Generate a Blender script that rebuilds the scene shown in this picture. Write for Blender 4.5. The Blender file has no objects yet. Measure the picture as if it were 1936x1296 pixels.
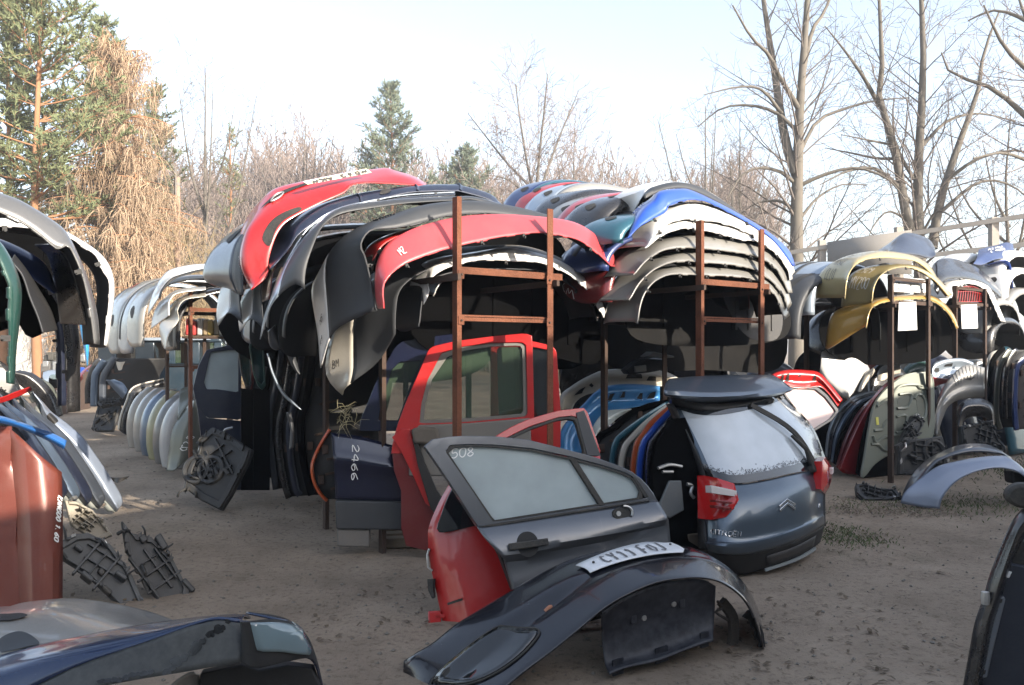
import bpy, bmesh, math, random
import numpy as np
from mathutils import Vector, Matrix

SC = bpy.context.scene
COL = SC.collection
R = math.radians
# ---------------------------------------------------------------- camera, sky, sun, exposure
CAMZ = 1.5
cam_d = bpy.data.cameras.new('camera')
cam_d.sensor_width = 36.0
cam_d.lens = 36.0 * 1500.0 / 1936.0
cam_d.shift_y = 12.0 / 1936.0
cam_d.clip_start = 0.05
cam_d.clip_end = 3000
cam = bpy.data.objects.new('camera', cam_d)
COL.objects.link(cam)
cam.location = (0, 0, CAMZ)
cam.rotation_euler = (R(90), 0, 0)
SC.camera = cam

SUN_AZ, SUN_EL = R(130), R(21)
world = bpy.data.worlds.new("World")
SC.world = world
world.use_nodes = True
_n, _l = world.node_tree.nodes, world.node_tree.links
sky = _n.new('ShaderNodeTexSky')
sky.sky_type = 'NISHITA'
sky.sun_disc = False
sky.sun_elevation = SUN_EL
sky.sun_rotation = SUN_AZ
sky.dust_density = 1.6
sky.air_density = 1.0
sky.ozone_density = 1.0
hs = _n.new('ShaderNodeHueSaturation'); hs.inputs['Saturation'].default_value = 0.72   # a milky winter sky
_l.new(sky.outputs[0], hs.inputs['Color']); _l.new(hs.outputs[0], _n['Background'].inputs[0])
_n['Background'].inputs[1].default_value = 0.122
sun_d = bpy.data.lights.new('sun', 'SUN')
sun_d.energy = 3.5
sun_d.angle = R(0.5)
sun_d.color = (1.0, 0.90, 0.76)
sun = bpy.data.objects.new('sun', sun_d)
COL.objects.link(sun)
sdir = Vector((math.sin(SUN_AZ) * math.cos(SUN_EL), math.cos(SUN_AZ) * math.cos(SUN_EL), math.sin(SUN_EL)))
sun.rotation_euler = sdir.to_track_quat('Z', 'Y').to_euler()
sun.location = sdir * 60
SC.view_settings.view_transform = 'Standard'
SC.view_settings.look = 'None'
SC.view_settings.gamma = 1.0
SC.view_settings.exposure = 1.86
SC.render.engine = 'CYCLES'
SC.cycles.use_denoising = True
SC.cycles.max_bounces = 8
SC.cycles.transparent_max_bounces = 24
SC.cycles.caustics_reflective = False
SC.cycles.caustics_refractive = False

# ---------------------------------------------------------------- materials
MATS = {}
def mat(name, col, rough=0.5, metal=0.0, coat=0.0, dirt=0.35, dcol=(0.20, 0.175, 0.14), dscale=5.0, bump=0.0, bscale=60.0, spec=0.5, var=0.15, thin=False):
    if name in MATS: return MATS[name]
    m = bpy.data.materials.new(name); m.use_nodes = True
    N, L = m.node_tree.nodes, m.node_tree.links
    b = N['Principled BSDF']
    tc = N.new('ShaderNodeTexCoord')
    def noise(s, d=5.0, ro=0.6):
        t = N.new('ShaderNodeTexNoise'); t.inputs['Scale'].default_value = s; t.inputs['Detail'].default_value = d
        t.inputs['Roughness'].default_value = ro; L.new(tc.outputs['Object'], t.inputs['Vector']); return t
    base = (*col, 1)
    hsv = N.new('ShaderNodeMixRGB'); hsv.blend_type = 'MIX'
    hsv.inputs[1].default_value = tuple(c * (1 - var) for c in col) + (1,)
    hsv.inputs[2].default_value = tuple(min(1, c * (1 + var)) for c in col) + (1,)
    n0 = noise(dscale * 0.45, 3); L.new(n0.outputs['Fac'], hsv.inputs[0])
    out = hsv.outputs[0]
    rv = None
    if dirt > 0:
        n1 = noise(dscale, 8, 0.7)
        rp = N.new('ShaderNodeValToRGB'); rp.color_ramp.elements[0].position = 0.45; rp.color_ramp.elements[1].position = 0.75
        L.new(n1.outputs['Fac'], rp.inputs[0])
        n2 = noise(dscale * 24, 3)
        rp2 = N.new('ShaderNodeValToRGB'); rp2.color_ramp.elements[0].position = 0.35; rp2.color_ramp.elements[1].position = 0.7
        L.new(n2.outputs['Fac'], rp2.inputs[0])
        mu = N.new('ShaderNodeMath'); mu.operation = 'MULTIPLY_ADD'; mu.inputs[1].default_value = 0.6
        L.new(rp.outputs[0], mu.inputs[0])
        mu2 = N.new('ShaderNodeMath'); mu2.operation = 'MULTIPLY'; mu2.inputs[1].default_value = 0.4
        L.new(rp2.outputs[0], mu2.inputs[0]); L.new(mu2.outputs[0], mu.inputs[2])
        mu3 = N.new('ShaderNodeMath'); mu3.operation = 'MULTIPLY'; mu3.inputs[1].default_value = dirt
        L.new(mu.outputs[0], mu3.inputs[0])
        mx = N.new('ShaderNodeMixRGB'); mx.inputs[2].default_value = (*dcol, 1)
        L.new(mu3.outputs[0], mx.inputs[0]); L.new(out, mx.inputs[1]); out = mx.outputs[0]
        ra = N.new('ShaderNodeMath'); ra.operation = 'MULTIPLY_ADD'; ra.inputs[1].default_value = 0.5; ra.inputs[2].default_value = rough
        ra.use_clamp = True
        L.new(mu3.outputs[0], ra.inputs[0]); L.new(ra.outputs[0], b.inputs['Roughness'])
    else:
        b.inputs['Roughness'].default_value = rough
    L.new(out, b.inputs['Base Color'])
    b.inputs['Metallic'].default_value = metal
    b.inputs['Specular IOR Level'].default_value = spec
    b.inputs['Coat Weight'].default_value = coat
    b.inputs['Coat Roughness'].default_value = 0.06
    if bump > 0:
        nb = noise(bscale, 4); bp = N.new('ShaderNodeBump'); bp.inputs['Strength'].default_value = bump; bp.inputs['Distance'].default_value = 0.01
        L.new(nb.outputs['Fac'], bp.inputs['Height']); L.new(bp.outputs[0], b.inputs['Normal'])
    MATS[name] = m
    return m
def dusty(col, k=.45): return tuple(c * (1 - k) + d * k for c, d in zip(col, (.20, .175, .14)))
def paint(name, col, metal=0.0, rough=0.3, dirt=0.35):
    if 'paint_' + name in MATS: return MATS['paint_' + name]
    m = mat('paint_' + name, col, rough, metal, 0.6, dirt, dusty(col))
    # hairline scratches, and panels that are never quite true
    N, L = m.node_tree.nodes, m.node_tree.links; b = N['Principled BSDF']; tc = N.new('ShaderNodeTexCoord'); out = b.inputs['Base Color'].links[0].from_socket
    for sc_, rz in (((1.5, 70, 1.5), .5), ((60, 2, 2), -.3)):
        mp = N.new('ShaderNodeMapping'); mp.inputs['Scale'].default_value = sc_; mp.inputs['Rotation'].default_value = (.2, .3, rz); t = N.new('ShaderNodeTexNoise'); t.inputs['Scale'].default_value = 1.0; t.inputs['Detail'].default_value = 5
        L.new(tc.outputs['Object'], mp.inputs[0]); L.new(mp.outputs[0], t.inputs['Vector']); rp = N.new('ShaderNodeValToRGB'); rp.color_ramp.elements[0].position = .67; rp.color_ramp.elements[1].position = .76; rp.color_ramp.elements[1].color = (.11, .11, .11, 1)
        L.new(t.outputs['Fac'], rp.inputs[0]); mx = N.new('ShaderNodeMixRGB'); mx.inputs[2].default_value = (*[min(.7, x * .6 + .16) for x in col], 1); L.new(rp.outputs[0], mx.inputs[0]); L.new(out, mx.inputs[1]); out = mx.outputs[0]
    L.new(out, b.inputs['Base Color'])
    t = N.new('ShaderNodeTexNoise'); t.inputs['Scale'].default_value = 5.0; t.inputs['Detail'].default_value = 2; L.new(tc.outputs['Object'], t.inputs['Vector']); bp = N.new('ShaderNodeBump'); bp.inputs['Strength'].default_value = .16; bp.inputs['Distance'].default_value = .02
    L.new(t.outputs['Fac'], bp.inputs['Height']); L.new(bp.outputs[0], b.inputs['Normal']); L.new(bp.outputs[0], b.inputs['Coat Normal'])
    return m
def plastic(name, col, rough=0.55, dirt=0.5):
    return mat('plastic_' + name, col, rough, 0, 0, dirt, dusty(col, .3), bump=0.08, bscale=180)
def glassm(name, col, rough=0.06, alpha=0.45, frost=0.0):
    """Car glass: dark tinted, partly see-through, with a film of dew or dust."""
    if name in MATS: return MATS[name]
    m = bpy.data.materials.new(name); m.use_nodes = True
    N, L = m.node_tree.nodes, m.node_tree.links
    b = N['Principled BSDF']; tc = N.new('ShaderNodeTexCoord')
    t = N.new('ShaderNodeTexNoise'); t.inputs['Scale'].default_value = 3.0; t.inputs['Detail'].default_value = 7; L.new(tc.outputs['Object'], t.inputs['Vector'])
    rp = N.new('ShaderNodeValToRGB'); rp.color_ramp.elements[0].position = 0.3; rp.color_ramp.elements[1].position = 0.72
    L.new(t.outputs['Fac'], rp.inputs[0])
    mx = N.new('ShaderNodeMixRGB'); mx.inputs[1].default_value = (*col, 1); mx.inputs[2].default_value = (*[c * 0.72 for c in col], 1)
    L.new(rp.outputs[0], mx.inputs[0]); L.new(mx.outputs[0], b.inputs['Base Color'])
    b.inputs['Roughness'].default_value = rough
    b.inputs['Specular IOR Level'].default_value = 0.8
    b.inputs['Alpha'].default_value = alpha
    b.inputs['Coat Weight'].default_value = 0.5
    b.inputs['Coat Roughness'].default_value = 0.03
    MATS[name] = m
    return m
BLK = plastic('black_inner', (0.011, 0.011, 0.012), 0.6, 0.3)
RUB = mat('rubber_black', (0.012, 0.012, 0.012), 0.65, dirt=0.4)
RUST = mat('rust_steel', (0.165, 0.058, 0.028), 0.85, 0.0, 0, 0.8, (0.045, 0.024, 0.018), 5.0, bump=0.7, bscale=70, var=0.5)
RUSTD = mat('dark_steel', (0.055, 0.036, 0.028), 0.85, 0.0, 0, 0.5, (0.09, 0.05, 0.03), 9.0, bump=0.4, bscale=90)
CHALK = mat('chalk_white', (0.75, 0.75, 0.73), 0.8, dirt=0.1)
INK = mat('marker_black', (0.02, 0.02, 0.022), 0.6, dirt=0.1)
METAL = mat('bare_metal', (0.45, 0.45, 0.44), 0.4, 0.8, 0, 0.4)
PLATE = mat('plate_white', (0.72, 0.73, 0.74), 0.4, dirt=0.35, dcol=(0.4, 0.38, 0.35))
PLATEY = mat('plate_yellow', (0.78, 0.70, 0.48), 0.4, dirt=0.3)

# ---------------------------------------------------------------- frames: a plane in the yard with its own axes
F, CX, HY = 1500.0, 968.0, 660.0
CAMP = np.array([0, 0, CAMZ])
U = np.array([-0.6, 0.8, 0.0]); V = np.array([0.8, 0.6, 0.0]); ZA = np.array([0, 0, 1.0])
def rayd(x, y): return np.array([(x - CX) / F, 1.0, -(y - HY) / F])
def at(x, y, d):
    r = rayd(x, y); return CAMP + r * d
def gnd(x, y): return at(x, y, F * CAMZ / (y - HY))
class Fr:
    def __init__(s, o, ex, ey):
        s.o = np.array(o, float); s.ex = np.array(ex, float); s.ex /= np.linalg.norm(s.ex)
        ey = np.array(ey, float); ey -= s.ex * (ey @ s.ex); s.ey = ey / np.linalg.norm(ey)
        s.n = np.cross(s.ex, s.ey)
    def px(s, x, y, h=0.0):
        d = rayd(x, y); t = (s.n @ (s.o + s.n * h - CAMP)) / (s.n @ d)
        p = CAMP + d * t - s.o
        return (p @ s.ex, p @ s.ey, h)
    def P(s, pts, h=0.0): return np.array([s.px(p[0], p[1], h + (p[2] if len(p) > 2 else 0.0)) for p in pts])
    def M(s):
        m = Matrix.Identity(4)
        for i in range(3):
            m[i][0] = s.ex[i]; m[i][1] = s.ey[i]; m[i][2] = s.n[i]; m[i][3] = s.o[i]
        return m
    def w(s, p): return s.o + s.ex * p[0] + s.ey * p[1] + s.n * p[2]
KU = 1.06
def rack(u, v, z=0.0): return Fr(U * u * KU + V * v + ZA * z, V, ZA)
class Loc:
    @staticmethod
    def P(pts, h=0.0): return np.array([(p[0], p[1], h + (p[2] if len(p) > 2 else 0.0)) for p in pts])
def zc(z, pts):
    """crop coordinates of a study enlargement -> photo coordinates"""
    x0, y0, k = z
    return [(x0 + p[0] / k, y0 + p[1] / k) + tuple(p[2:]) for p in pts]

# ---------------------------------------------------------------- curves and meshes
def cr(pts, n, closed=False, tension=0.5):
    p = np.array(pts, float)
    if len(p) == 2: 
        t = np.linspace(0, 1, n)[:, None]; return p[0] * (1 - t) + p[1] * t
    q = np.vstack([p[-1], p, p[0], p[1]]) if closed else np.vstack([2 * p[0] - p[1], p, 2 * p[-1] - p[-2]])
    out = []
    m = len(p) if closed else len(p) - 1
    for i in range(m):
        a, b, c, d = q[i], q[i + 1], q[i + 2], q[i + 3]
        for t in np.linspace(0, 1, 12, endpoint=False):
            out.append(0.5 * ((2 * b) + (c - a) * t + (2 * a - 5 * b + 4 * c - d) * t * t + (3 * b - a - 3 * c + d) * t ** 3))
    out.append(p[0] if closed else p[-1])
    return resample(np.array(out), n)
def resample(o, n):
    L = np.concatenate([[0], np.cumsum(np.linalg.norm(np.diff(o, axis=0), axis=1))])
    s = np.linspace(0, L[-1], n)
    return np.stack([np.interp(s, L, o[:, k]) for k in range(o.shape[1])], 1)
def lin(pts, n): return resample(np.array(pts, float), n)

def set_props(o, label=None, cat=None, group=None, kind=None):
    if label: o['label'] = label
    if cat: o['category'] = cat
    if group: o['group'] = group
    if kind: o['kind'] = kind
    return o
def thing(name, label, cat, fr=None, group=None, loc=None):
    e = bpy.data.objects.new(name, None); e.empty_display_size = 0.1
    COL.objects.link(e)
    if fr is not None: e.matrix_world = fr.M()
    elif loc is not None: e.location = loc
    return set_props(e, label, cat, group)
def link(name, me, mats, parent=None, fr=None, smooth=None, thick=0.0, off=-1.0, two=False):
    o = bpy.data.objects.new(name, me); COL.objects.link(o)
    if parent is not None: o.parent = parent
    elif fr is not None: o.matrix_world = fr.M()
    for m in (mats if isinstance(mats, (list, tuple)) else [mats]): me.materials.append(m)
    if smooth is not None:
        me.polygons.foreach_set('use_smooth', [True] * len(me.polygons))
        if smooth < 179: me.set_sharp_from_angle(angle=R(smooth))
    if thick > 0:
        s = o.modifiers.new('thickness', 'SOLIDIFY'); s.thickness = thick; s.offset = off
        s.use_even_offset = False
        if two: s.material_offset = 1; s.material_offset_rim = 0
    return o
def mesh(name, v, f):
    me = bpy.data.meshes.new(name); me.from_pydata([tuple(map(float, x)) for x in v], [], [tuple(int(i) for i in x) for x in f]); me.validate(); me.update(); return me
def grid_faces(nr, nc, flip=False):
    f = []
    for i in range(nr - 1):
        for j in range(nc - 1):
            a = i * nc + j
            q = (a, a + 1, a + nc + 1, a + nc)
            f.append(q[::-1] if flip else q)
    return f
def grid_obj(name, G, m, parent, thick=0.006, smooth=45, flip=False, two=False, off=-1.0):
    nr, nc = G.shape[:2]
    me = mesh(name, G.reshape(-1, 3), grid_faces(nr, nc, flip))
    return link(name, me, m, parent, None, smooth, thick, off, two)
class Surf:
    """a built sheet that marks, plates and patches can be laid on"""
    def __init__(s, G, sign=1.0): s.G = G; s.sign = sign
    def at(s, u, t, off=0.0):
        G = s.G; nr, nc = G.shape[:2]
        x = min(max(u, 0), 1) * (nc - 1); y = min(max(t, 0), 1) * (nr - 1)
        i, j = min(int(y), nr - 2), min(int(x), nc - 2); fy, fx = y - i, x - j
        a, b, c, d = G[i, j], G[i, j + 1], G[i + 1, j], G[i + 1, j + 1]
        p = (a * (1 - fx) + b * fx) * (1 - fy) + (c * (1 - fx) + d * fx) * fy
        nn = np.cross((b - a) * (1 - fy) + (d - c) * fy, (c - a) * (1 - fx) + (d - b) * fx)
        nn = nn / (np.linalg.norm(nn) + 1e-9) * s.sign
        return p + nn * off
def camsign(fr, G):
    """+1 when the sheet's own normal faces the camera"""
    nr, nc = G.shape[:2]; i, j = nr // 2, nc // 2; a = G[i, j]; nn = np.cross(G[i, min(j + 1, nc - 1)] - a, G[min(i + 1, nr - 1), j] - a)
    w = fr.w(a); nw = fr.ex * nn[0] + fr.ey * nn[1] + fr.n * nn[2]; return 1.0 if nw @ (CAMP - w) > 0 else -1.0
class Flat(Surf):
    def __init__(s, h=0.0): s.h = h
    def at(s, u, t, off=0.0): return np.array([u, t, s.h + off])
def patch(name, S, s0, s1, t0, t1, off, m, parent, nu=10, nv=6, thick=0.0, skew=0.0):
    G = np.array([[S.at(s0 + (s1 - s0) * i / nu + skew * j / nv, t0 + (t1 - t0) * j / nv, off) for i in range(nu + 1)] for j in range(nv + 1)])
    return grid_obj(name, G, m, parent, thick, 60, flip=S.sign < 0)
def blob(name, S, poly, off, m, parent, rings=4, n=40, thick=0.0, smooth=True, rimup=0.0):
    """star-shaped patch on a sheet, outline given in the sheet's own (s, t)"""
    p = cr(poly, n, True)[:-1] if smooth else lin(list(poly) + [poly[0]], n)[:-1]
    c = p.mean(0); v = [S.at(c[0], c[1], off)]; f = []
    k = len(p)
    for r in range(1, rings + 1):
        q = c + (p - c) * r / rings
        for x in q: v.append(S.at(x[0], x[1], off if r < rings else off - rimup))
    for j in range(k): f.append((0, 1 + j, 1 + (j + 1) % k))
    for r in range(1, rings):
        a, b = 1 + (r - 1) * k, 1 + r * k
        for j in range(k): f.append((a + j, b + j, b + (j + 1) % k, a + (j + 1) % k))
    return link(name, mesh(name, v, f), m, parent, None, 60, thick)
class MB:
    """collects simple solids into one mesh"""
    def __init__(s): s.v = []; s.f = []
    def add(s, v, f):
        k = len(s.v); s.v.extend([tuple(x) for x in v]); s.f.extend([tuple(i + k for i in q) for q in f])
    def box(s, c, h, ax=None):
        c = np.array(c, float); A = np.eye(3) if ax is None else np.array(ax, float)
        v = []
        for x in (-1, 1):
            for y in (-1, 1):
                for z in (-1, 1): v.append(c + A[0] * h[0] * x + A[1] * h[1] * y + A[2] * h[2] * z)
        s.add(v, [(0, 1, 3, 2), (4, 6, 7, 5), (0, 4, 5, 1), (2, 3, 7, 6), (0, 2, 6, 4), (1, 5, 7, 3)])
    def bar(s, a, b, w, d=None, up=(0, 0, 1)):
        a, b = np.array(a, float), np.array(b, float); t = b - a; L = np.linalg.norm(t); t /= L + 1e-9
        x = np.cross(t, np.array(up, float))
        if np.linalg.norm(x) < 1e-3: x = np.cross(t, np.array([1, 0.2, 0]))
        x /= np.linalg.norm(x); y = np.cross(x, t)
        s.box((a + b) / 2, (L / 2, w / 2, (d or w) / 2), (t, x, y))
    def tube(s, pts, r, n=6, cap=True):
        p = np.array(pts, float); k = len(p); rr = np.broadcast_to(np.array(r, float), (k,))
        T = np.gradient(p, axis=0); T /= np.linalg.norm(T, axis=1)[:, None] + 1e-9
        ref = np.array([0.31, 0.17, 0.93]) if abs(T[0][2]) < 0.8 else np.array([0.93, 0.31, 0.17])
        v = []
        for i in range(k):
            x = np.cross(T[i], ref); x /= np.linalg.norm(x) + 1e-9; y = np.cross(T[i], x)
            for j in range(n):
                a = 2 * math.pi * j / n; v.append(p[i] + (x * math.cos(a) + y * math.sin(a)) * rr[i])
        f = [(i * n + j, i * n + (j + 1) % n, (i + 1) * n + (j + 1) % n, (i + 1) * n + j) for i in range(k - 1) for j in range(n)]
        if cap: f += [tuple(range(n))[::-1], tuple(range((k - 1) * n, k * n))]
        s.add(v, f)
    def strip(s, pts, w, d, up):
        """a flat bar swept along a line; up = direction of its thickness d"""
        p = np.array(pts, float); T = np.gradient(p, axis=0); T /= np.linalg.norm(T, axis=1)[:, None] + 1e-9
        up = np.array(up, float); v = []
        for i in range(len(p)):
            x = np.cross(T[i], up); x /= np.linalg.norm(x) + 1e-9
            for sx, sy in ((-1, -1), (1, -1), (1, 1), (-1, 1)): v.append(p[i] + x * w / 2 * sx + up * d / 2 * sy)
        k = len(p)
        f = [(i * 4 + j, i * 4 + (j + 1) % 4, (i + 1) * 4 + (j + 1) % 4, (i + 1) * 4 + j) for i in range(k - 1) for j in range(4)]
        f += [(3, 2, 1, 0), tuple(range((k - 1) * 4, k * 4))]
        s.add(v, f)
    def prism(s, poly, h0, h1):
        k = len(poly)
        s.add([(x[0], x[1], h0) for x in poly] + [(x[0], x[1], h1) for x in poly],
              [tuple(range(k))[::-1], tuple(range(k, 2 * k))] + [(i, (i + 1) % k, k + (i + 1) % k, k + i) for i in range(k)])
    def ring(s, outer, inner, h0, h1):
        k = len(outer); v = [(x[0], x[1], h0) for x in outer] + [(x[0], x[1], h0) for x in inner] + [(x[0], x[1], h1) for x in outer] + [(x[0], x[1], h1) for x in inner]
        f = []
        for i in range(k):
            j = (i + 1) % k
            f += [(i, j, k + j, k + i), (2 * k + i, 3 * k + i, 3 * k + j, 2 * k + j), (i, 2 * k + i, 2 * k + j, j), (k + i, k + j, 3 * k + j, 3 * k + i)]
        s.add(v, f)
    def build(s, name, m, parent=None, fr=None, smooth=40, bevel=0.0, thick=0.0):
        o = link(name, mesh(name, s.v, s.f), m, parent, fr, smooth, thick)
        if bevel > 0:
            b = o.modifiers.new('bevel', 'BEVEL'); b.width = bevel; b.segments = 2; b.limit_method = 'ANGLE'; b.angle_limit = R(50)
        return o
def fixn(o):
    bm = bmesh.new(); bm.from_mesh(o.data); bmesh.ops.recalc_face_normals(bm, faces=bm.faces); bm.to_mesh(o.data); bm.free(); return o

# ---------------------------------------------------------------- handwriting
GLY = {'0': [[(0,.2),(0,.8),(.3,1),(.6,.8),(.6,.2),(.3,0),(0,.2)]], '1': [[(.1,.75),(.35,1),(.35,0)]], '2': [[(0,.8),(.3,1),(.6,.75),(0,0),(.65,0)]],
 '3': [[(0,.9),(.35,1),(.55,.75),(.25,.55),(.6,.3),(.3,0),(0,.1)]], '4': [[(.45,0),(.45,1),(0,.35),(.65,.35)]], '5': [[(.6,1),(.08,1),(.05,.55),(.4,.6),(.6,.3),(.35,0),(0,.08)]],
 '6': [[(.5,1),(.1,.6),(0,.25),(.3,0),(.6,.25),(.35,.5),(.05,.35)]], '8': [[(.3,.52),(.05,.78),(.3,1),(.55,.78),(.3,.52),(0,.22),(.3,0),(.6,.22),(.3,.52)]],
 '9': [[(.55,.6),(.25,.5),(.02,.75),(.3,1),(.55,.8),(.5,.2),(.2,0)]], '7': [[(0,1),(.6,1),(.2,0)]],
 'A': [[(0,0),(.3,1),(.62,0)],[(.12,.36),(.5,.36)]], 'B': [[(0,0),(0,1),(.45,.85),(.4,.58),(0,.52),(.55,.35),(.45,.05),(0,0)]], 'C': [[(.6,.85),(.3,1),(0,.6),(.05,.2),(.3,0),(.6,.15)]],
 'D': [[(0,0),(0,1),(.5,.75),(.5,.25),(0,0)]], 'E': [[(.55,1),(0,1),(0,0),(.58,0)],[(0,.52),(.45,.52)]], 'F': [[(.55,1),(0,1),(0,0)],[(0,.52),(.45,.52)]],
 'G': [[(.6,.85),(.3,1),(0,.6),(.05,.2),(.3,0),(.6,.2),(.6,.45),(.35,.45)]], 'I': [[(.2,1),(.2,0)]], 'J': [[(.5,1),(.5,.2),(.25,0),(0,.2)]], 'K': [[(0,1),(0,0)],[(.55,1),(0,.45),(.6,0)]], 'L': [[(0,1),(0,0),(.5,0)]],
 'M': [[(0,0),(.05,1),(.32,.4),(.6,1),(.65,0)]], 'N': [[(0,0),(0,1),(.55,0),(.55,1)]], 'O': [[(0,.3),(.02,.75),(.3,1),(.58,.75),(.6,.3),(.3,0),(0,.3)]],
 'P': [[(0,0),(0,1),(.5,.85),(.45,.55),(0,.5)]], 'R': [[(0,0),(0,1),(.5,.85),(.45,.55),(0,.5),(.55,0)]], 'S': [[(.55,.9),(.3,1),(.05,.78),(.5,.3),(.3,0),(0,.1)]],
 'T': [[(0,1),(.6,1)],[(.3,1),(.3,0)]], 'U': [[(0,1),(0,.2),(.28,0),(.55,.2),(.55,1)]], 'V': [[(0,1),(.3,0),(.6,1)]], 'W': [[(0,1),(.15,0),(.35,.6),(.55,0),(.7,1)]],
 'Y': [[(0,1),(.3,.5),(.6,1)],[(.3,.5),(.28,0)]], 'Z': [[(0,1),(.6,1),(0,0),(.62,0)]], '.': [[(.1,0),(.16,.1)]], '/': [[(0,0),(.5,1)]], '-': [[(0,.5),(.4,.5)]], ' ': [],
 '"': [[(.1,1),(.1,.75)],[(.3,1),(.3,.75)]]}
def write(name, S, text, o, du, dv, off, m, parent, w=0.007, adv=0.85, jit=0.06, seed=1, round_=True):
    """strokes of hand lettering laid on a sheet: o start, du one unit right, dv one unit up, in the sheet's (s, t)"""
    rg = random.Random(seed); v = []; f = []; x = 0.0
    o, du, dv = np.array(o, float), np.array(du, float), np.array(dv, float)
    for ch in text:
        for st in GLY.get(ch, []):
            pts = [(x + a + rg.uniform(-jit, jit), b + rg.uniform(-jit, jit)) for a, b in st]
            q = cr(pts, 4 * len(pts)) if (round_ and len(pts) > 2) else lin(pts, 6)
            P3 = [S.at(*(o + du * a + dv * b), off) for a, b in q]
            N3 = [S.at(*(o + du * a + dv * b), off + 0.01) - p for (a, b), p in zip(q, P3)]
            T = np.gradient(np.array(P3), axis=0); k = len(v)
            for p, nn, t in zip(P3, N3, T):
                sd = np.cross(nn, t); sd = sd / (np.linalg.norm(sd) + 1e-9) * w / 2
                v += [p + sd, p - sd]
            f += [(k + 2 * i, k + 2 * i + 1, k + 2 * i + 3, k + 2 * i + 2) for i in range(len(P3) - 1)]
        x += adv if ch != ' ' else 0.6
    return link(name, mesh(name, v, f), m, parent)
# ================================================================ the setting
rng = random.Random(7)
nrg = np.random.default_rng(7)
def vnoise(x, y, s, seed):
    r = np.random.default_rng(seed); T = r.random((64, 64))
    x, y = np.asarray(x) / s + 1000, np.asarray(y) / s + 1000
    i, j = np.floor(x).astype(int), np.floor(y).astype(int); fx, fy = x - i, y - j
    fx, fy = fx * fx * (3 - 2 * fx), fy * fy * (3 - 2 * fy)
    g = lambda a, b: T[a % 64, b % 64]
    return (g(i, j) * (1 - fx) + g(i + 1, j) * fx) * (1 - fy) + (g(i, j + 1) * (1 - fx) + g(i + 1, j + 1) * fx) * fy - 0.5
def gh(x, y):
    near = np.exp(-(np.hypot(x, y) / 30.0) ** 2)
    a = x * .8 + y * .6; r = np.exp(-((a - 1.75) / .16) ** 2) + np.exp(-((a - 2.25) / .16) ** 2); b = y - .35 * x; r2 = np.exp(-((b - 3.1) / .14) ** 2) + np.exp(-((b - 4.6) / .14) ** 2) * (x > 1.8)
    return (-.018 * r * (.6 + vnoise(x, y, .5, 5)) - .016 * r2 * (.6 + vnoise(x, y, .5, 6)) + vnoise(x, y, 2.3, 1) * 0.05 + vnoise(x, y, 0.7, 2) * 0.022 + vnoise(x, y, 0.22, 3) * 0.012) * near
xs = np.concatenate([-np.geomspace(400, 9, 24), np.arange(-8.8, 9.0, 0.09), np.geomspace(9.2, 400, 24)])
ys = np.concatenate([[-60, -25, -8], np.arange(-2, 2, 0.5), np.arange(2.0, 17, 0.09), np.geomspace(17.2, 700, 34)])
X, Y = np.meshgrid(xs, ys)
Gd = np.stack([X, Y, gh(X, Y)], -1)
gm = bpy.data.materials.new('packed_dirt'); gm.use_nodes = True
N_, L_ = gm.node_tree.nodes, gm.node_tree.links
b_ = N_['Principled BSDF']; b_.inputs['Roughness'].default_value = 0.92; b_.inputs['Specular IOR Level'].default_value = 0.25
tc_ = N_.new('ShaderNodeTexCoord')
def _noise(s, d=6, r=0.6, st=None):
    t = N_.new('ShaderNodeTexNoise'); t.inputs['Scale'].default_value = s; t.inputs['Detail'].default_value = d; t.inputs['Roughness'].default_value = r
    if st:
        mp = N_.new('ShaderNodeMapping'); mp.inputs['Scale'].default_value = st; L_.new(tc_.outputs['Object'], mp.inputs[0]); L_.new(mp.outputs[0], t.inputs['Vector'])
    else: L_.new(tc_.outputs['Object'], t.inputs['Vector'])
    return t
r1 = N_.new('ShaderNodeValToRGB'); e = r1.color_ramp
e.elements[0].position = 0.25; e.elements[0].color = (0.150, 0.114, 0.083, 1); e.elements[1].position = 0.8; e.elements[1].color = (0.40, 0.325, 0.25, 1)
n1 = _noise(0.9, 9, 0.68); L_.new(n1.outputs['Fac'], r1.inputs[0])
r2 = N_.new('ShaderNodeValToRGB'); r2.color_ramp.elements[0].position = 0.52; r2.color_ramp.elements[1].position = 0.66
n2 = _noise(26, 6, 0.7); L_.new(n2.outputs['Fac'], r2.inputs[0])
m1 = N_.new('ShaderNodeMixRGB'); m1.blend_type = 'MULTIPLY'; m1.inputs[2].default_value = (0.62, 0.60, 0.58, 1)
L_.new(r2.outputs[0], m1.inputs[0]); L_.new(r1.outputs[0], m1.inputs[1])
r3 = N_.new('ShaderNodeValToRGB'); r3.color_ramp.elements[0].position = 0.60; r3.color_ramp.elements[1].position = 0.74
n3 = _noise(0.55, 8, 0.7); L_.new(n3.outputs['Fac'], r3.inputs[0])
m2 = N_.new('ShaderNodeMixRGB'); m2.inputs[2].default_value = (0.085, 0.085, 0.045, 1)
mm = N_.new('ShaderNodeMath'); mm.operation = 'MULTIPLY'; mm.inputs[1].default_value = 0.45; L_.new(r3.outputs[0], mm.inputs[0])
L_.new(mm.outputs[0], m2.inputs[0]); L_.new(m1.outputs[0], m2.inputs[1]); L_.new(m2.outputs[0], b_.inputs['Base Color'])
n4 = _noise(55, 6, 0.7); bp = N_.new('ShaderNodeBump'); bp.inputs['Strength'].default_value = 0.75; bp.inputs['Distance'].default_value = 0.02
L_.new(n4.outputs['Fac'], bp.inputs['Height']); L_.new(bp.outputs[0], b_.inputs['Normal'])
go = grid_obj('ground', Gd, gm, None, 0, 180); set_props(go, kind='structure')

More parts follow.
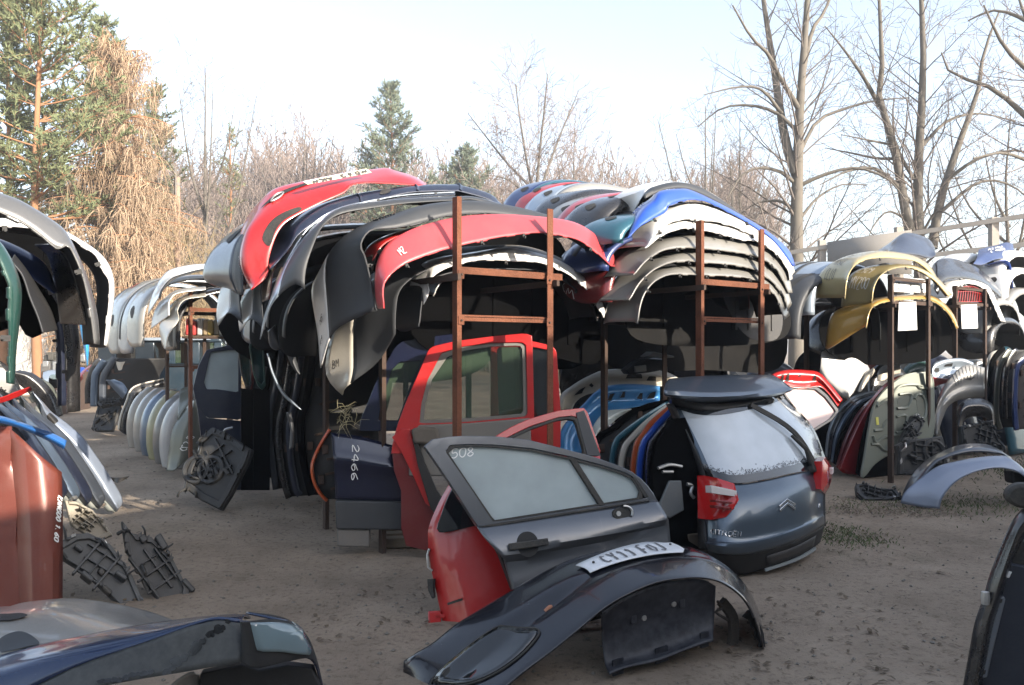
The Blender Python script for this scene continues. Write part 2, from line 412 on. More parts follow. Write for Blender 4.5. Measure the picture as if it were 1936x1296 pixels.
# loose stones, bits and dry stalks on the dirt
STONE = mat('stone', (0.16, 0.145, 0.125), 0.9, dirt=0.3, dscale=2.0, var=0.4)
mb = MB()
for i in range(4200):
    y = 2.6 + 15 * rng.random() ** 1.6; x = rng.uniform(-0.72, 0.72) * y
    r = 0.004 + 0.011 * rng.random() ** 3
    c = np.array([x, y, float(gh(x, y)) + r * 0.3])
    k = [c + np.array(d) * r * rng.uniform(0.6, 1.25) for d in ((1, .2, 0), (-.2, 1, 0), (-1, -.2, 0), (.2, -1, 0), (0, 0, .7), (0, 0, -.7))]
    mb.add(k, [(0, 1, 4), (1, 2, 4), (2, 3, 4), (3, 0, 4), (1, 0, 5), (2, 1, 5), (3, 2, 5), (0, 3, 5)])
set_props(mb.build('gravel', STONE), kind='stuff')
LITTER = mat('dry_litter', (0.105, 0.075, 0.048), 0.9, dirt=0.2, dscale=1.0, var=0.5)
mb = MB()
def scat(x, y, L):
    a = rng.uniform(0, 6.28); z = float(gh(x, y)) + 0.008
    p = np.array([x, y, z]); d = np.array([math.cos(a), math.sin(a), rng.uniform(-.1, .25)]) * L
    s = np.array([-d[1], d[0], 0]) / L * rng.uniform(0.003, 0.009)
    mb.add([p - s, p + s, p + d * .5 + s * 1.4 + (0, 0, .006), p + d, p + d * .5 - s * 1.4 + (0, 0, .006)], [(0, 4, 3, 2, 1)])
for i in range(3800):
    y = 2.7 + 14 * rng.random() ** 1.5; x = rng.uniform(-0.72, 0.72) * y
    if float(vnoise(x, y, 0.9, 9)) > -0.02: scat(x, y, rng.uniform(0.015, 0.06))
for (cx, cy, sx, sy, n) in ((3.5, 7.2, .45, .10, 260), (3.3, 7.5, .5, .2, 160), (2.5, 6.2, .35, .3, 120), (-1.3, 7.0, .5, .5, 120)):
    for i in range(n): scat(rng.gauss(cx, sx), rng.gauss(cy, sy), rng.uniform(0.012, 0.045))
set_props(mb.build('leaf_litter', LITTER), kind='stuff')
GRASS = mat('grass_blades', (0.105, 0.135, 0.060), 0.8, dirt=0.5, dcol=(0.16, 0.15, 0.07), dscale=1.5, var=0.4)
mb = MB()
def blade(x, y, L):
    a = rng.uniform(0, 6.28); z = float(gh(x, y)) - 0.004; p = np.array([x, y, z]); d = np.array([math.cos(a), math.sin(a), 0])
    s = np.array([-d[1], d[0], 0]) * 0.0035
    mb.add([p - s, p + s, p + d * L * .3 + (0, 0, L * .7) + s * .7, p + d * L * .8 + (0, 0, L * .95)], [(0, 1, 2, 3)])
for (cx, cy, sx, sy, n, L) in ((2.62, 6.3, .16, .2, 700, .026), (3.4, 7.5, .4, .2, 500, .022), (4.4, 7.6, .4, .3, 700, .03), (6.4, 9.8, .7, .6, 1300, .04), (9.0, 13, 1.6, 1.5, 1500, .05)):
    for i in range(n): blade(rng.gauss(cx, sx), rng.gauss(cy, sy), L * rng.uniform(.5, 1.4))
set_props(mb.build('grass', GRASS), kind='stuff')


# unseen shed-shaped blockers added behind the camera to shade the near yard
BLOCKER = mat('blocker_grey', (0.28, 0.29, 0.28), 0.6, 0.0, 0, 0.4, dscale=1.0)
ss = np.array([math.sin(SUN_AZ), math.cos(SUN_AZ), 0]); sp = np.array([-ss[1], ss[0], 0])
for k, (xa, xb, H, lab) in enumerate(((-16, 2.6, 3.95, 'unseen grey blocker added for shade behind the camera, left bay'), (2.6, 7.0, 4.45, 'tall unseen grey blocker added for shade behind the camera'), (7.0, 18, 3.4, 'low unseen grey blocker added for shade behind the camera, right bay'))):
    shf = Fr(ss * (4.5 if k == 1 else 4.2), sp, ZA); sg = 1 if (shf.n @ ss) > 0 else -1
    t = thing('shade_blocker', lab, 'shed', shf, 'unseen blockers added for shade'); mb = MB(); xa -= .15 if k == 1 else 0; xb += .15 if k == 1 else 0
    mb.add([(xa, 0, 0), (xb, 0, 0), (xb, H, 0), (xa, H, 0)], [(0, 1, 2, 3)])
    for i in range(int((xb - xa) / .3)): mb.box((xa + .15 + .3 * i, H / 2, -sg * .012), (.05, H / 2 - .01, .012))
    mb.add([(xa, 0, sg * 6), (xb, 0, sg * 6), (xb, H, sg * 6), (xa, H, sg * 6), (xa, 0, 0), (xa, H, 0), (xb, 0, 0), (xb, H, 0)], [(0, 1, 2, 3), (4, 0, 3, 5), (6, 7, 2, 1)])
    mb.build('wall', BLOCKER, t)
    mb = MB(); mb.add([(xa, H + .02, -sg * .12), (xb, H + .02, -sg * .12), (xb, H + .25, sg * 3), (xa, H + .25, sg * 3), (xb, H + .02, sg * 6.2), (xa, H + .02, sg * 6.2)], [(0, 1, 2, 3), (3, 2, 4, 5)])
    mb.build('roof', BLOCKER, t, thick=.06)
# ================================================================ steel racks
Z1 = (0, 340, 3.0854); Z2 = (0, 680, 2.1042); Z3 = (380, 300, 3.0854); Z4 = (580, 360, 2.5917); Z5 = (960, 320, 2.9448); Z6 = (1440, 420, 2.3992)
Z7 = (340, 580, 2.5929); Z8 = (740, 700, 2.1741); A1 = (1080, 680, 3.0143); A2 = (740, 1000, 2.5474); A7 = (1480, 800, 2.6118); A8 = (60, 540, 3.4095)
B1 = (0, 440, 4.3208); B2 = (0, 1100, 3.1226); B3 = (0, 680, 4.05); B4 = (1640, 420, 4.6284); B5 = (1440, 640, 4.9857); B6 = (1680, 640, 4.9844); B7 = (1040, 600, 4.9857); B8 = (60, 580, 6.48)
GR = 'steel racks holding the bumpers'
UC, UD = 4.28, 4.69
def vat(x, u):
    dx = (x - CX) / F; t = u * KU / (.8 - .6 * dx); return t * (.8 * dx + .6)
def zat(x, y, u):
    dx = (x - CX) / F; t = u * KU / (.8 - .6 * dx); return CAMZ - (y - HY) / F * t
def steel_rack(label, u, va, vb, top, bars, depth=1.05, n=2, m0=None, m1=None, mids=True):
    """angle-iron uprights in pairs along the row, cross bars, and rails running down the row"""
    vc = (va + vb) / 2; fr = rack(u, vc); t = thing('steel_rack', label, 'rack', fr, GR)
    g = vb - va; m0 = m0 or RUST; m1 = m1 or RUSTD
    for k in range(n):
        h = -depth * k; mm = m0 if k == 0 else m1
        for sx in (-1, 1):
            x = sx * g / 2; mb = MB(); tp = top + (0.0 if k == 0 else -.35)
            # L-section: one leaf across the row, one leaf down the row
            w = .034 if sx < 0 else .05
            mb.box((x, tp / 2, h), (w / 2, tp / 2, .0035)); mb.box((x + sx * (w / 2 - .0035), tp / 2, h - .028), (.0034, tp / 2 - .001, .0235))
            mb.build('upright', mm, t)
        for i, z in enumerate(bars):
            mb = MB(); ext = .12 if i == 0 else 0.0
            mb.box((ext / 2, z, h - .026), (g / 2 + ext / 2 + .01, .022 if i == 0 else .004, .004)); mb.box((ext / 2, z + (.018 if i == 0 else .004), h - .050), (g / 2 + ext / 2, .004, .02))
            if i: mb.box((0, z - .020, h - .03), (g / 2, .012, .004))
            mb.build('cross_bar', mm, t)
            if k == 0:
                for sx in (-1, 1):
                    mb = MB(); mb.box((sx * (g / 2 - .012), z - .03, h + .006), (.022, .028, .003)); gp = mb.build('gusset_plate', mm, t, bevel=.002)
                    mb = MB(); mb.tube([(sx * (g / 2 - .012), z - .03, h + .009), (sx * (g / 2 - .012), z - .03, h + .018)], [.008, .007], 6); mb.build('bolt', RUSTD, gp)
    if n > 1:
        for sx in (-1, 1):
            mb = MB(); mb.box((sx * (g / 2 + .03), bars[0] - .05, -depth * (n - 1) / 2), (.012, .02, depth * (n - 1) / 2 + .05)); mb.build('long_rail', m1, t)
    return t
steel_rack('rusty rack with two tall uprights in front of the red bumper and the red door', 3.94, vat(868, 3.94), vat(1040, 3.94), zat(868, 372, 3.94), (zat(868, 510, 3.94), zat(868, 597, 3.94)), n=3, depth=1.0)
steel_rack('rusty rack in front of the tall arch of white bumpers, behind the tailgate', 3.72, vat(1328, 3.72), vat(1441, 3.72), zat(1328, 417, 3.72), (zat(1328, 532, 3.72), zat(1328, 600, 3.72)))
steel_rack('dark rack carrying the gold bumpers, white sheet hanging in it', UC, vat(1688, UC), vat(1757, UC), zat(1688, 519, UC), (zat(1688, 570, UC), zat(1688, 524, UC)), m0=RUSTD)
steel_rack('dark rack carrying the black bumper over the red grille', UD, vat(1809, UD), vat(1864, UD), zat(1809, 540, UD), (zat(1809, 573, UD), zat(1809, 542, UD)), m0=RUSTD)
steel_rack('dark rack at the photo\'s left edge under the silver and white bumpers', 4.9, -.75, -.05, 1.9, (1.75, 1.5), n=2, m0=RUSTD)
steel_rack('rack with an orange-rusted upright under the far white bumpers', 8.9, 2.5, 3.25, 2.15, (1.95, 1.3), n=2, m0=RUST)

# ================================================================ bumpers: U-shaped shells hung over the racks
GB = {'A': 'bumpers hung over the rusty rack in the middle', 'B': 'bumpers stacked on the rack behind the tailgate', 'C': 'bumpers on the two dark racks at the right', 'L': 'bumpers hung at the left edge', 'W': 'pale bumpers on the far end of the middle row'}
WHITE = paint('white', (0.72, 0.71, 0.69), 0, 0.35, .35); SILV = paint('silver', (0.255, 0.247, 0.230), .2, .32, .35); SILB = paint('silver_blue', (0.34, 0.40, 0.47), .4, .3, .35)
RED = paint('red', (0.42, 0.012, 0.012), 0, .3, .2); REDL = paint('faded_red', (0.47, 0.05, 0.058), 0, .38, .35); NAVY = paint('navy', (0.012, 0.018, 0.040), .2, .28, .3)
BLACK = paint('black', (0.012, 0.012, 0.014), 0, .25, .3); GREYD = plastic('grey_bumper', (0.034, 0.037, 0.042), .5, .3); GREYB = paint('grey_blue', (0.055, 0.066, 0.085), .35, .32, .3)
BLUE = paint('bright_blue', (0.020, 0.085, 0.45), .1, .3, .25); BLUED = paint('dark_blue', (0.015, 0.035, 0.13), .2, .3, .3); GOLD = paint('gold', (0.44, 0.355, 0.17), .3, .32, .25); GOLDD = paint('old_gold', (0.42, 0.25, 0.05), .3, .35, .25)
GREEN = paint('dark_green', (0.010, 0.055, 0.045), .2, .3, .3); TEAL = paint('teal', (0.02, 0.10, 0.14), .2, .3, .3); MAROON = paint('maroon', (0.13, 0.012, 0.014), .1, .3, .3); CREAM = paint('cream', (0.50, 0.46, 0.39), 0, .4, .4)
BLKD = mat('black_shade', (.0022, .0022, .0024), .9, dirt=0, spec=.05)  # near-black, so the shade deep in the stacks is in the colour
OLIVE = paint('olive_grey', (0.115, 0.125, 0.105), .3, .35, .4); BROWN = paint('red_brown', (0.15, 0.036, 0.024), .15, .32, .3); CYAN = paint('light_blue', (0.035, 0.30, 0.62), 0, .35, .2); ORANGE = paint('orange_red', (0.50, 0.085, 0.018), 0, .35, .3)
STEELB = paint('steel_blue', (0.10, 0.14, 0.20), .45, .3, .35)
def offs(A, dr, dh, cut=0.0):
    T = np.gradient(A, axis=0); n = np.stack([-T[:, 1], T[:, 0]], 1); n /= np.linalg.norm(n, axis=1)[:, None] + 1e-9
    B = A.copy(); B[:, :2] += n * dr; B[:, 2] += dh
    if cut > 0:
        k = len(B); x = np.linspace(cut, 1 - cut, k) * (k - 1); B = np.stack([np.interp(x, np.arange(k), B[:, c]) for c in range(3)], 1)
    return B
def sheet(fr, curves, ns=56, nt=14):
    arr = []
    for c in curves:
        if c[0] == 'o': arr.append(offs(arr[-1], *c[1:]))
        elif c[0] == 'l': arr.append(cr(np.array(c[1], float), ns))
        else: arr.append(cr(fr.P(c[1], c[0]), ns))
    S = np.stack(arr); return np.stack([cr(S[:, j], nt) for j in range(ns)], 1)
def bumper(fr, label, curves, rows, group, tabs=10, seed=0, name='bumper', cat='bumper', ns=56, nt=15, thick=.006, tabm=None, bar=False, ribs=0):
    """rows: [(part name, material, t0, t1)] splits the shell across its height into painted and plastic parts"""
    rg = random.Random(seed or len(label)); G = sheet(fr, curves, ns, nt); t = thing(name, label, cat, fr, group)
    for nm, m, t0, t1 in rows:
        a, b = int(round(t0 * (nt - 1))), int(round(t1 * (nt - 1)))
        grid_obj(nm, G[a:b + 1], [m, BLK], t, thick, 40, two=True)
    S = Surf(G)
    if tabs:
        # the notched mounting flange along the near rim, and a few clips left on it
        n2 = ns * 5; A = resample(G[0], n2); k = np.ones(n2) * .003; x = 4
        while x < n2 - 12:
            w = rg.randint(4, 13); k[x:x + w] = rg.uniform(.006, .013); x += w + rg.randint(5, max(7, int(n2 / tabs / 1.2)))
        T = np.gradient(A, axis=0); n = np.stack([-T[:, 1], T[:, 0]], 1); n /= np.linalg.norm(n, axis=1)[:, None] + 1e-9
        B = A.copy(); B[:, :2] -= n * k[:, None]; B[:, 2] -= .006
        grid_obj('mounting_flange', np.stack([B, A + np.array([0, 0, .001])]), [tabm or rows[0][1], BLK], t, .004, 60)
        for i in range(min(6, tabs // 2)):
            j = int((i + .5 + rg.uniform(-.3, .3)) / min(6, tabs // 2) * (ns - 3)) + 1; T = unit(G[0, j + 1] - G[0, j]); nn = np.array([-T[1], T[0], 0]); mb = MB()
            p = G[0, j] - nn * .012; mb.box(p, (.010, .014, .003), (T, nn, np.cross(T, nn))); mb.box(p - nn * .012 + (0, 0, .008), (.004, .006, .010), (T, nn, np.cross(T, nn))); mb.build('clip', BLK, t)
    if bar:
        p = offs(G[0], -.07, -.10, .12); mb = MB(); mb.strip(p, .05, .05, (0, 0, 1)); mb.build('impact_beam', mat('beam_steel', (.10, .10, .10), .6, .3), t)
    return t, S
def unit(v): return v / (np.linalg.norm(v) + 1e-9)
def arch(W, top, L, n=2.6, k=40, leg=0.0, da=0.0, flare=0.0, skewb=0.0):
    th = np.linspace(math.pi, 0, k); c, s = np.cos(th), np.sin(th)
    a = W / 2 * np.sign(c) * np.abs(c) ** (2 / n); b = top - L + L * np.abs(s) ** (2 / n)
    P = np.stack([a + da, b + skewb * a, 0 * a], 1)
    if leg > 0: P = np.vstack([P[0] + (-flare, -leg, 0), P, P[-1] + (flare, -leg, 0)])
    return P
def gb(label, m, u, xl, ytop, group, W=1.62, L=.5, H=.42, lip=.09, leg=.12, lipm=None, tabs=8, n=2.5, skewb=0.0, low=None, cut=.03, flare=0.0, bar=False, seed=0, xr=None):
    va = vat(xl, u)
    if xr is not None: W = vat(xr, u) - va
    v0 = va + W / 2; d = .8 * u * KU + .6 * v0; top = CAMZ + (HY - ytop) / F * d; fr = rack(u, v0)
    c1 = arch(W, top, L, n, leg=leg, flare=flare, skewb=skewb); c0 = offs(c1, -lip, .05)
    rows = [('rim', lipm or m, 0, .2), ('shell', m, .2, 1)] if lipm else ([('lower_trim', low, 0, .45), ('shell', m, .45, 1)] if low else [('shell', m, 0, 1)])
    t, S = bumper(fr, label, [('l', c0), ('l', c1), ('o', .03, -H * .4), ('o', .005, -H * .35, cut), ('o', -.04, -H * .25, cut * 2)], rows, group, tabs, seed or int(abs(xl)), bar=bar)
    if int(xl) % 2 == 0 and m is not BLKD:
        blob('lamp_hole', S, [(.115, .42), (.14, .36), (.165, .45), (.14, .56)], .005, RUB, t)
        if int(xl) % 4 == 0: blob('grille_slot', S, [(.24, .34), (.32, .32), (.40, .33), (.40, .44), (.32, .45), (.25, .46)], .005, RUB, t)
    else: patch('rub_strip', S, .05, .95, .52, .60, .006, GREYD, t, 40, 2, .004)
    return t, S
S_ = lambda z, p: zc(z, p)
RA = rack(3.94, 2.91); gA = GB['A']
t, s = bumper(RA, 'faded red bumper arching across both rusty uprights, scratched at its left end', [
    (-.06, S_(Z4, [(378, 580), (372, 500), (388, 435), (465, 370), (560, 328), (700, 284), (900, 238), (1050, 214), (1150, 208), (1250, 222), (1340, 248), (1420, 305), (1492, 372)])),
    (-.20, S_(Z4, [(345, 575), (335, 440), (350, 350), (400, 265), (500, 205), (620, 160), (760, 133), (900, 121), (1050, 122), (1200, 135), (1320, 160), (1420, 220), (1490, 290), (1525, 372)])),
    ('o', -.03, -.06, .04), ('o', -.06, -.06, .05)], [('shell', REDL, 0, 1)], gA, 9, 3)
write('chalk_lettering', s, 'MZ', (.17, .16), (.012, 0), (0, .13), .008, CHALK, t, .004, seed=4)
t, s = bumper(RA, 'pale silver bumper lowest under the faded red one, ends hanging free', [
    (-.32, S_(Z4, [(572, 560), (598, 500), (592, 460), (620, 420), (680, 383), (760, 357), (860, 340), (1000, 346), (1130, 352), (1240, 390), (1330, 445), (1400, 520), (1440, 590), (1456, 625)])),
    (-.40, S_(Z4, [(556, 470), (575, 430), (612, 365), (700, 330), (850, 305), (1000, 285), (1100, 300), (1200, 328), (1290, 373), (1380, 450), (1440, 540), (1464, 620)])),
    ('o', .02, -.3), ('o', -.05, -.1)], [('rim', WHITE, 0, .5), ('shell', GREYD, .5, 1)], gA, 9, 5)
bumper(RA, 'dark grey bumper end with bolt holes hanging inside the red arch', [
    (-.42, S_(Z4, [(548, 668), (562, 560), (575, 470), (640, 425), (760, 395), (1000, 385), (1200, 410), (1380, 540), (1420, 640)])),
    (-.72, S_(Z4, [(492, 692), (438, 640), (440, 520), (470, 462), (560, 405), (760, 360), (1000, 350), (1200, 380), (1390, 535), (1425, 640)])), ('o', 0, -.1)],
    [('shell', GREYD, 0, 1)], gA, 5, 7)
t, s = bumper(RA, 'dark grey bumper with a white upper half, second below the black-rimmed one', [
    (-.24, S_(Z4, [(345, 592), (332, 560), (318, 470), (285, 330), (264, 285), (272, 240), (322, 192), (440, 184), (550, 162), (700, 124), (870, 113), (960, 119), (1060, 136), (1170, 152)])),
    (-.32, S_(Z4, [(275, 612), (285, 500), (262, 330), (250, 270), (262, 225), (330, 168), (430, 130), (560, 85), (700, 62), (820, 57), (950, 72), (1080, 97), (1200, 128)])),
    (-.62, S_(Z4, [(128, 700), (120, 560), (108, 390), (120, 300), (170, 235), (260, 178), (420, 118), (560, 76), (700, 56), (820, 52), (950, 68), (1080, 95), (1200, 126)])),
    (-.85, S_(Z4, [(66, 872), (52, 700), (22, 500), (50, 420), (110, 350), (200, 262), (300, 195), (420, 135), (560, 90), (700, 68), (820, 62), (950, 80), (1080, 104), (1200, 132)]))],
    [('lower_trim', GREYD, 0, .64), ('shell', WHITE, .64, 1)], gA, 7, 9, nt=18)
write('marker_lettering', s, 'M5', (.075, .86), (0, -.055), (.014, 0), .008, INK, t, .005, seed=2)
write('marker_lettering', s, 'K9', (.035, .9), (0, -.05), (.012, 0), .008, INK, t, .005, seed=8)
# ribbed step on the shoulder of this bumper
mb = MB()
for i in range(7):
    p = s.at(.335 + i * .009, .30, .004); q = s.at(.335 + i * .009, .42, .004); mb.bar(p, q, .006)
mb.build('grip_ribs', BLK, t)
t, s = bumper(RA, 'two-tone white and dark grey bumper whose tip hangs lowest of all, beside the blue door', [
    (-.40, S_(Z4, [(432, 705), (434, 600), (450, 500), (500, 440), (580, 395), (700, 350), (900, 320), (1100, 320), (1300, 410), (1435, 590)])),
    (-.62, S_(Z4, [(340, 850), (300, 640), (330, 520), (400, 420), (560, 340), (700, 305), (900, 285), (1100, 290), (1300, 380), (1445, 570)])),
    (-.78, S_(Z4, [(195, 960), (222, 840), (224, 640), (250, 550), (320, 450), (420, 375), (560, 315), (700, 288), (900, 272), (1100, 282), (1300, 372), (1450, 560)])),
    (-1.0, S_(Z4, [(174, 1005), (118, 950), (90, 870), (118, 720), (180, 560), (300, 425), (420, 360), (560, 310), (700, 285), (900, 270), (1100, 280), (1300, 370), (1450, 560)]))],
    [('lower_trim', GREYD, 0, .64), ('shell', CREAM, .64, 1)], gA, 0, 11, nt=18)
write('marker_lettering', s, 'BM', (.06, .9), (0, -.05), (.016, 0), .008, INK, t, .005, seed=3)
t, s = bumper(RA, 'bumper with thin black rim full of clips and a pale silver-blue flank', [
    (-.52, S_(Z3, [(606, 765), (604, 700), (622, 600), (662, 485), (695, 412), (760, 347), (850, 312), (1000, 287), (1200, 260), (1480, 242)]) + [(900, 378), (960, 398), (1010, 428)]),
    (-.58, S_(Z3, [(538, 735), (550, 620), (600, 522), (640, 442), (700, 372), (790, 300), (900, 274), (1000, 262), (1200, 240), (1480, 228)]) + [(900, 374), (960, 393), (1012, 424)]),
    (-.78, S_(Z3, [(410, 850), (455, 700), (520, 570), (600, 470), (690, 372), (780, 300), (900, 265), (1000, 254), (1200, 233), (1480, 222)]) + [(900, 373), (960, 392), (1012, 424)]),
    (-1.05, S_(Z3, [(342, 1055), (365, 930), (412, 790), (445, 690), (505, 560), (565, 480), (640, 400), (720, 332), (800, 287), (1000, 250), (1200, 230), (1480, 220)]) + [(900, 372), (960, 391), (1012, 424)])],
    [('rim', GREYD, 0, .35), ('shell', SILB, .35, 1)], gA, 0, 13, nt=18, ribs=16)
t, s = bumper(RA, 'navy bumper with ridged face directly under the top red one', [
    (-.90, S_(Z3, [(400, 650), (500, 540), (560, 450), (640, 392), (740, 330), (900, 285), (1180, 205), (1352, 190), (1480, 190)]) + [(870, 362), (925, 378), (945, 395), (990, 430)]),
    (-1.0, S_(Z3, [(392, 620), (500, 488), (525, 420), (600, 345), (720, 272), (860, 225), (960, 200), (1180, 165), (1350, 152), (1480, 152)]) + [(870, 350), (925, 366), (945, 384), (990, 420)]),
    ('o', .015, -.25), ('o', -.03, -.12)], [('shell', NAVY, 0, 1)], gA, 0, 15)
blob('fog_lamp_hole', s, [(.425, .12), (.455, .10), (.465, .2), (.44, .24)], .006, RUB, t)
mb = MB()
for sx in (.36, .56, .72):
    mb.strip([s.at(sx, q, .006) for q in np.linspace(.02, .5, 8)], .02, .012, (0, 0, 1))
mb.build('raised_ridges', NAVY, t)
t, s = bumper(RA, 'dark red bumper flank showing as a thin strip under the navy bumper', [
    (-1.02, S_(Z3, [(395, 820), (420, 660), (470, 560), (540, 460), (640, 400), (900, 300), (1300, 220)])),
    (-1.2, S_(Z3, [(375, 830), (400, 640), (440, 540), (500, 450), (620, 370), (900, 280), (1300, 205)])), ('o', -.02, -.2)], [('shell', MAROON, 0, 1)], gA, 0, 16)
t, s = bumper(RA, 'glossy red bumper on top of the middle stack carrying an upside-down number plate', [
    (-1.0, S_(Z3, [(290, 764), (385, 685), (392, 600), (430, 470), (480, 385), (560, 330), (700, 258), (830, 200), (870, 160), (930, 142), (1040, 142), (1200, 152), (1310, 156)])),
    (-1.14, S_(Z3, [(288, 766), (238, 620), (262, 460), (315, 375), (405, 298), (520, 240), (640, 187), (760, 147), (880, 118), (1000, 103), (1130, 96), (1230, 112), (1313, 151)])),
    (-1.36, S_(Z3, [(284, 760), (228, 560), (258, 430), (300, 325), (370, 232), (450, 172), (590, 135), (750, 100), (900, 72), (1000, 63), (1080, 54), (1130, 70), (1235, 103), (1313, 148)])),
    ('o', -.01, -.15)], [('shell', RED, 0, 1)], gA, 0, 17, nt=18)
blob('grille_slot', s, [(.30, .50), (.36, .56), (.44, .58), (.52, .58), (.52, .52), (.44, .49), (.36, .47)], .006, RUB, t)
mb = MB(); mb.tube([s.at(a, b, .012) for a, b in cr([(.345, .44), (.37, .53), (.40, .50), (.38, .43)], 24, True)], .006, 6); mb.build('lamp_ring', METAL, t)
blob('lower_grille', s, [(.20, .02), (.27, .03), (.34, .03), (.40, .03), (.40, .10), (.33, .14), (.26, .15), (.21, .13)], .006, RUB, t)
pq = [RA.px(*p, -1.04) for p in S_(Z3, [(622, 152), (596, 134), (965, 60), (995, 82)])]
mb = MB(); mb.prism([(p[0], p[1]) for p in (pq[0], pq[3], pq[2], pq[1])], -1.043, -1.038); pl = fixn(mb.build('number_plate', PLATEY, t)); p0_, du_, dv_ = np.array(pq[2][:2]), np.array(pq[1][:2]) - np.array(pq[2][:2]), np.array(pq[3][:2]) - np.array(pq[2][:2])
write('plate_lettering', Flat(-1.038), 'ND63 AKN', p0_ + du_ * .05 + dv_ * .2, du_ * .132, dv_ * .62, .004, INK, pl, .012, adv=.88, jit=0, round_=False)
write('chalk_lettering', s, 'ARM3', (.075, .42), (.012, .0), (.0, .16), .008, CHALK, t, .004, seed=9)
write('chalk_lettering', s, 'C2', (.055, .38), (.012, .0), (.0, .16), .008, CHALK, t, .004, seed=12)
t, s = bumper(RA, 'dusty grey bumper at the left end of the middle stack, beside the red one', [
    (-1.25, S_(Z3, [(242, 800), (246, 640), (255, 500), (300, 420), (400, 345), (560, 300), (800, 262), (1200, 222), (1480, 250)])),
    (-1.9, S_(Z3, [(150, 768), (42, 718), (28, 650), (60, 560), (130, 468), (210, 405), (300, 352), (420, 318), (600, 290), (900, 255), (1200, 240), (1480, 260)])), ('o', -.02, -.12)],
    [('lower_trim', GREYD, 0, .2), ('shell', GREYB, .2, 1)], gA, 0, 18, nt=14)
blob('lamp_recess', s, [(.19, .62), (.235, .5), (.20, .42), (.17, .5)], .006, RUB, t)
for nm, dx, dy, uo, lab in (('bumper', 0, 0, 0, 'white bumper tip with grey arch lip, below the dusty grey bumper'), ('bumper', 128, 35, .22, 'white bumper tip with grey arch lip, below the glossy red bumper')):
    q = lambda p: S_(Z3, [(x + dx, y + dy) for x, y in p])
    bumper(RA, lab, [(-1.4 + uo, q([(242, 965), (228, 860), (222, 720), (260, 620), (400, 500), (700, 420), (1200, 400)])),
        (-1.55 + uo, q([(160, 900), (195, 860), (196, 730), (240, 600), (400, 490), (700, 405), (1200, 385)])),
        (-1.85 + uo, q([(98, 975), (90, 900), (105, 790), (122, 745), (200, 600), (400, 470), (700, 390), (1200, 370)]))],
        [('lower_trim', GREYD, 0, .5), ('shell', WHITE, .5, 1)], gA, 0, 21)
for lab, m, h, p0, p1 in (('thin bright red bumper rim squeezed between the faded red bumper and the dark grey one', RED, -.36, [(322, 345), (365, 275), (440, 228), (560, 192), (740, 162), (900, 152), (1080, 165)], [(316, 322), (355, 258), (436, 210), (560, 176), (740, 147), (900, 138), (1080, 152)]),
        ('brown-black bumper rim with clips just behind the thin bright red one', plastic('brown_black', (.035, .026, .02), .6, .5), -.46, [(318, 400), (345, 300), (400, 245), (520, 205), (700, 172), (900, 160), (1100, 172)], [(312, 380), (338, 280), (396, 228), (520, 190), (700, 158), (900, 147), (1100, 160)]),
        ('pale grey bumper rim low inside the red arch, ends cut short', SILV, -.62, [(620, 520), (650, 460), (720, 415), (860, 385), (1000, 380), (1150, 395), (1260, 440), (1340, 510)], [(608, 510), (640, 448), (715, 400), (860, 372), (1000, 366), (1155, 382), (1270, 428), (1352, 500)])):
    bumper(RA, lab, [(h, S_(Z4, p0)), (h - .05, S_(Z4, p1)), ('o', .0, -.14)], [('shell', m, 0, 1)], gA, 10, 140 + len(lab))
for lab, m, h, p0, p1 in (('thin black bumper rim between the navy bumper and the black-rimmed one', BLACK, -.80, [(560, 640), (600, 520), (660, 425), (740, 352), (860, 300), (1000, 272), (1200, 236), (1480, 215)], [(545, 630), (585, 508), (648, 412), (730, 338), (855, 286), (1000, 258), (1200, 222), (1480, 202)]),
        ('pale blue-grey bumper sliver between the thin black rim and the navy bumper', SILB, -.90, [(480, 640), (545, 520), (610, 425), (700, 345), (820, 290), (1000, 245), (1200, 212), (1480, 196)], [(468, 632), (533, 510), (600, 414), (692, 334), (815, 280), (1000, 236), (1200, 203), (1480, 188)])):
    bumper(RA, lab, [(h, S_(Z3, p0)), (h - .05, S_(Z3, p1)), ('o', .0, -.14)], [('shell', m, 0, 1)], gA, 8, 150 + len(lab))
# the dark inside of the middle stack
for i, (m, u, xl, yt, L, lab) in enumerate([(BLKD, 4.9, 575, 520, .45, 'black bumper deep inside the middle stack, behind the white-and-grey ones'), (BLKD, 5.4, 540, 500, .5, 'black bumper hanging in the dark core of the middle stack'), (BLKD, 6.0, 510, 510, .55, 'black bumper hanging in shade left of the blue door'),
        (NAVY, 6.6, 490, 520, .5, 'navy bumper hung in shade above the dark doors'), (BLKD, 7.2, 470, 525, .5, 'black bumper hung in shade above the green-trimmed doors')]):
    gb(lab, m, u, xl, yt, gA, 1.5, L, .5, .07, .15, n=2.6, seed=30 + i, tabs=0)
def hung_panel(label, fr, outline, m=None, h=0.0, n=60):
    """dark ribbed panel hung crossways in a stack; black ones are added as shade"""
    t = thing('dark_panel', label, 'splash tray', fr, 'dark panels hung inside the bumper stacks'); p = cr(fr.P(outline, h), n, True)[:-1]
    mb = MB(); mb.prism([x[:2] for x in p], h - .008, h); fixn(mb.build('panel_sheet', m or BLKD, t)); x0, x1 = p[:, 0].min(), p[:, 0].max(); y0, y1 = p[:, 1].min(), p[:, 1].max()
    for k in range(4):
        x = x0 + (x1 - x0) * (k + 1) / 5; mb = MB(); mb.box((x, (y0 + y1) / 2, h + .006), (.012, (y1 - y0) * .3, .006)); mb.build('stiffening_rib', m or BLKD, t, bevel=.004)
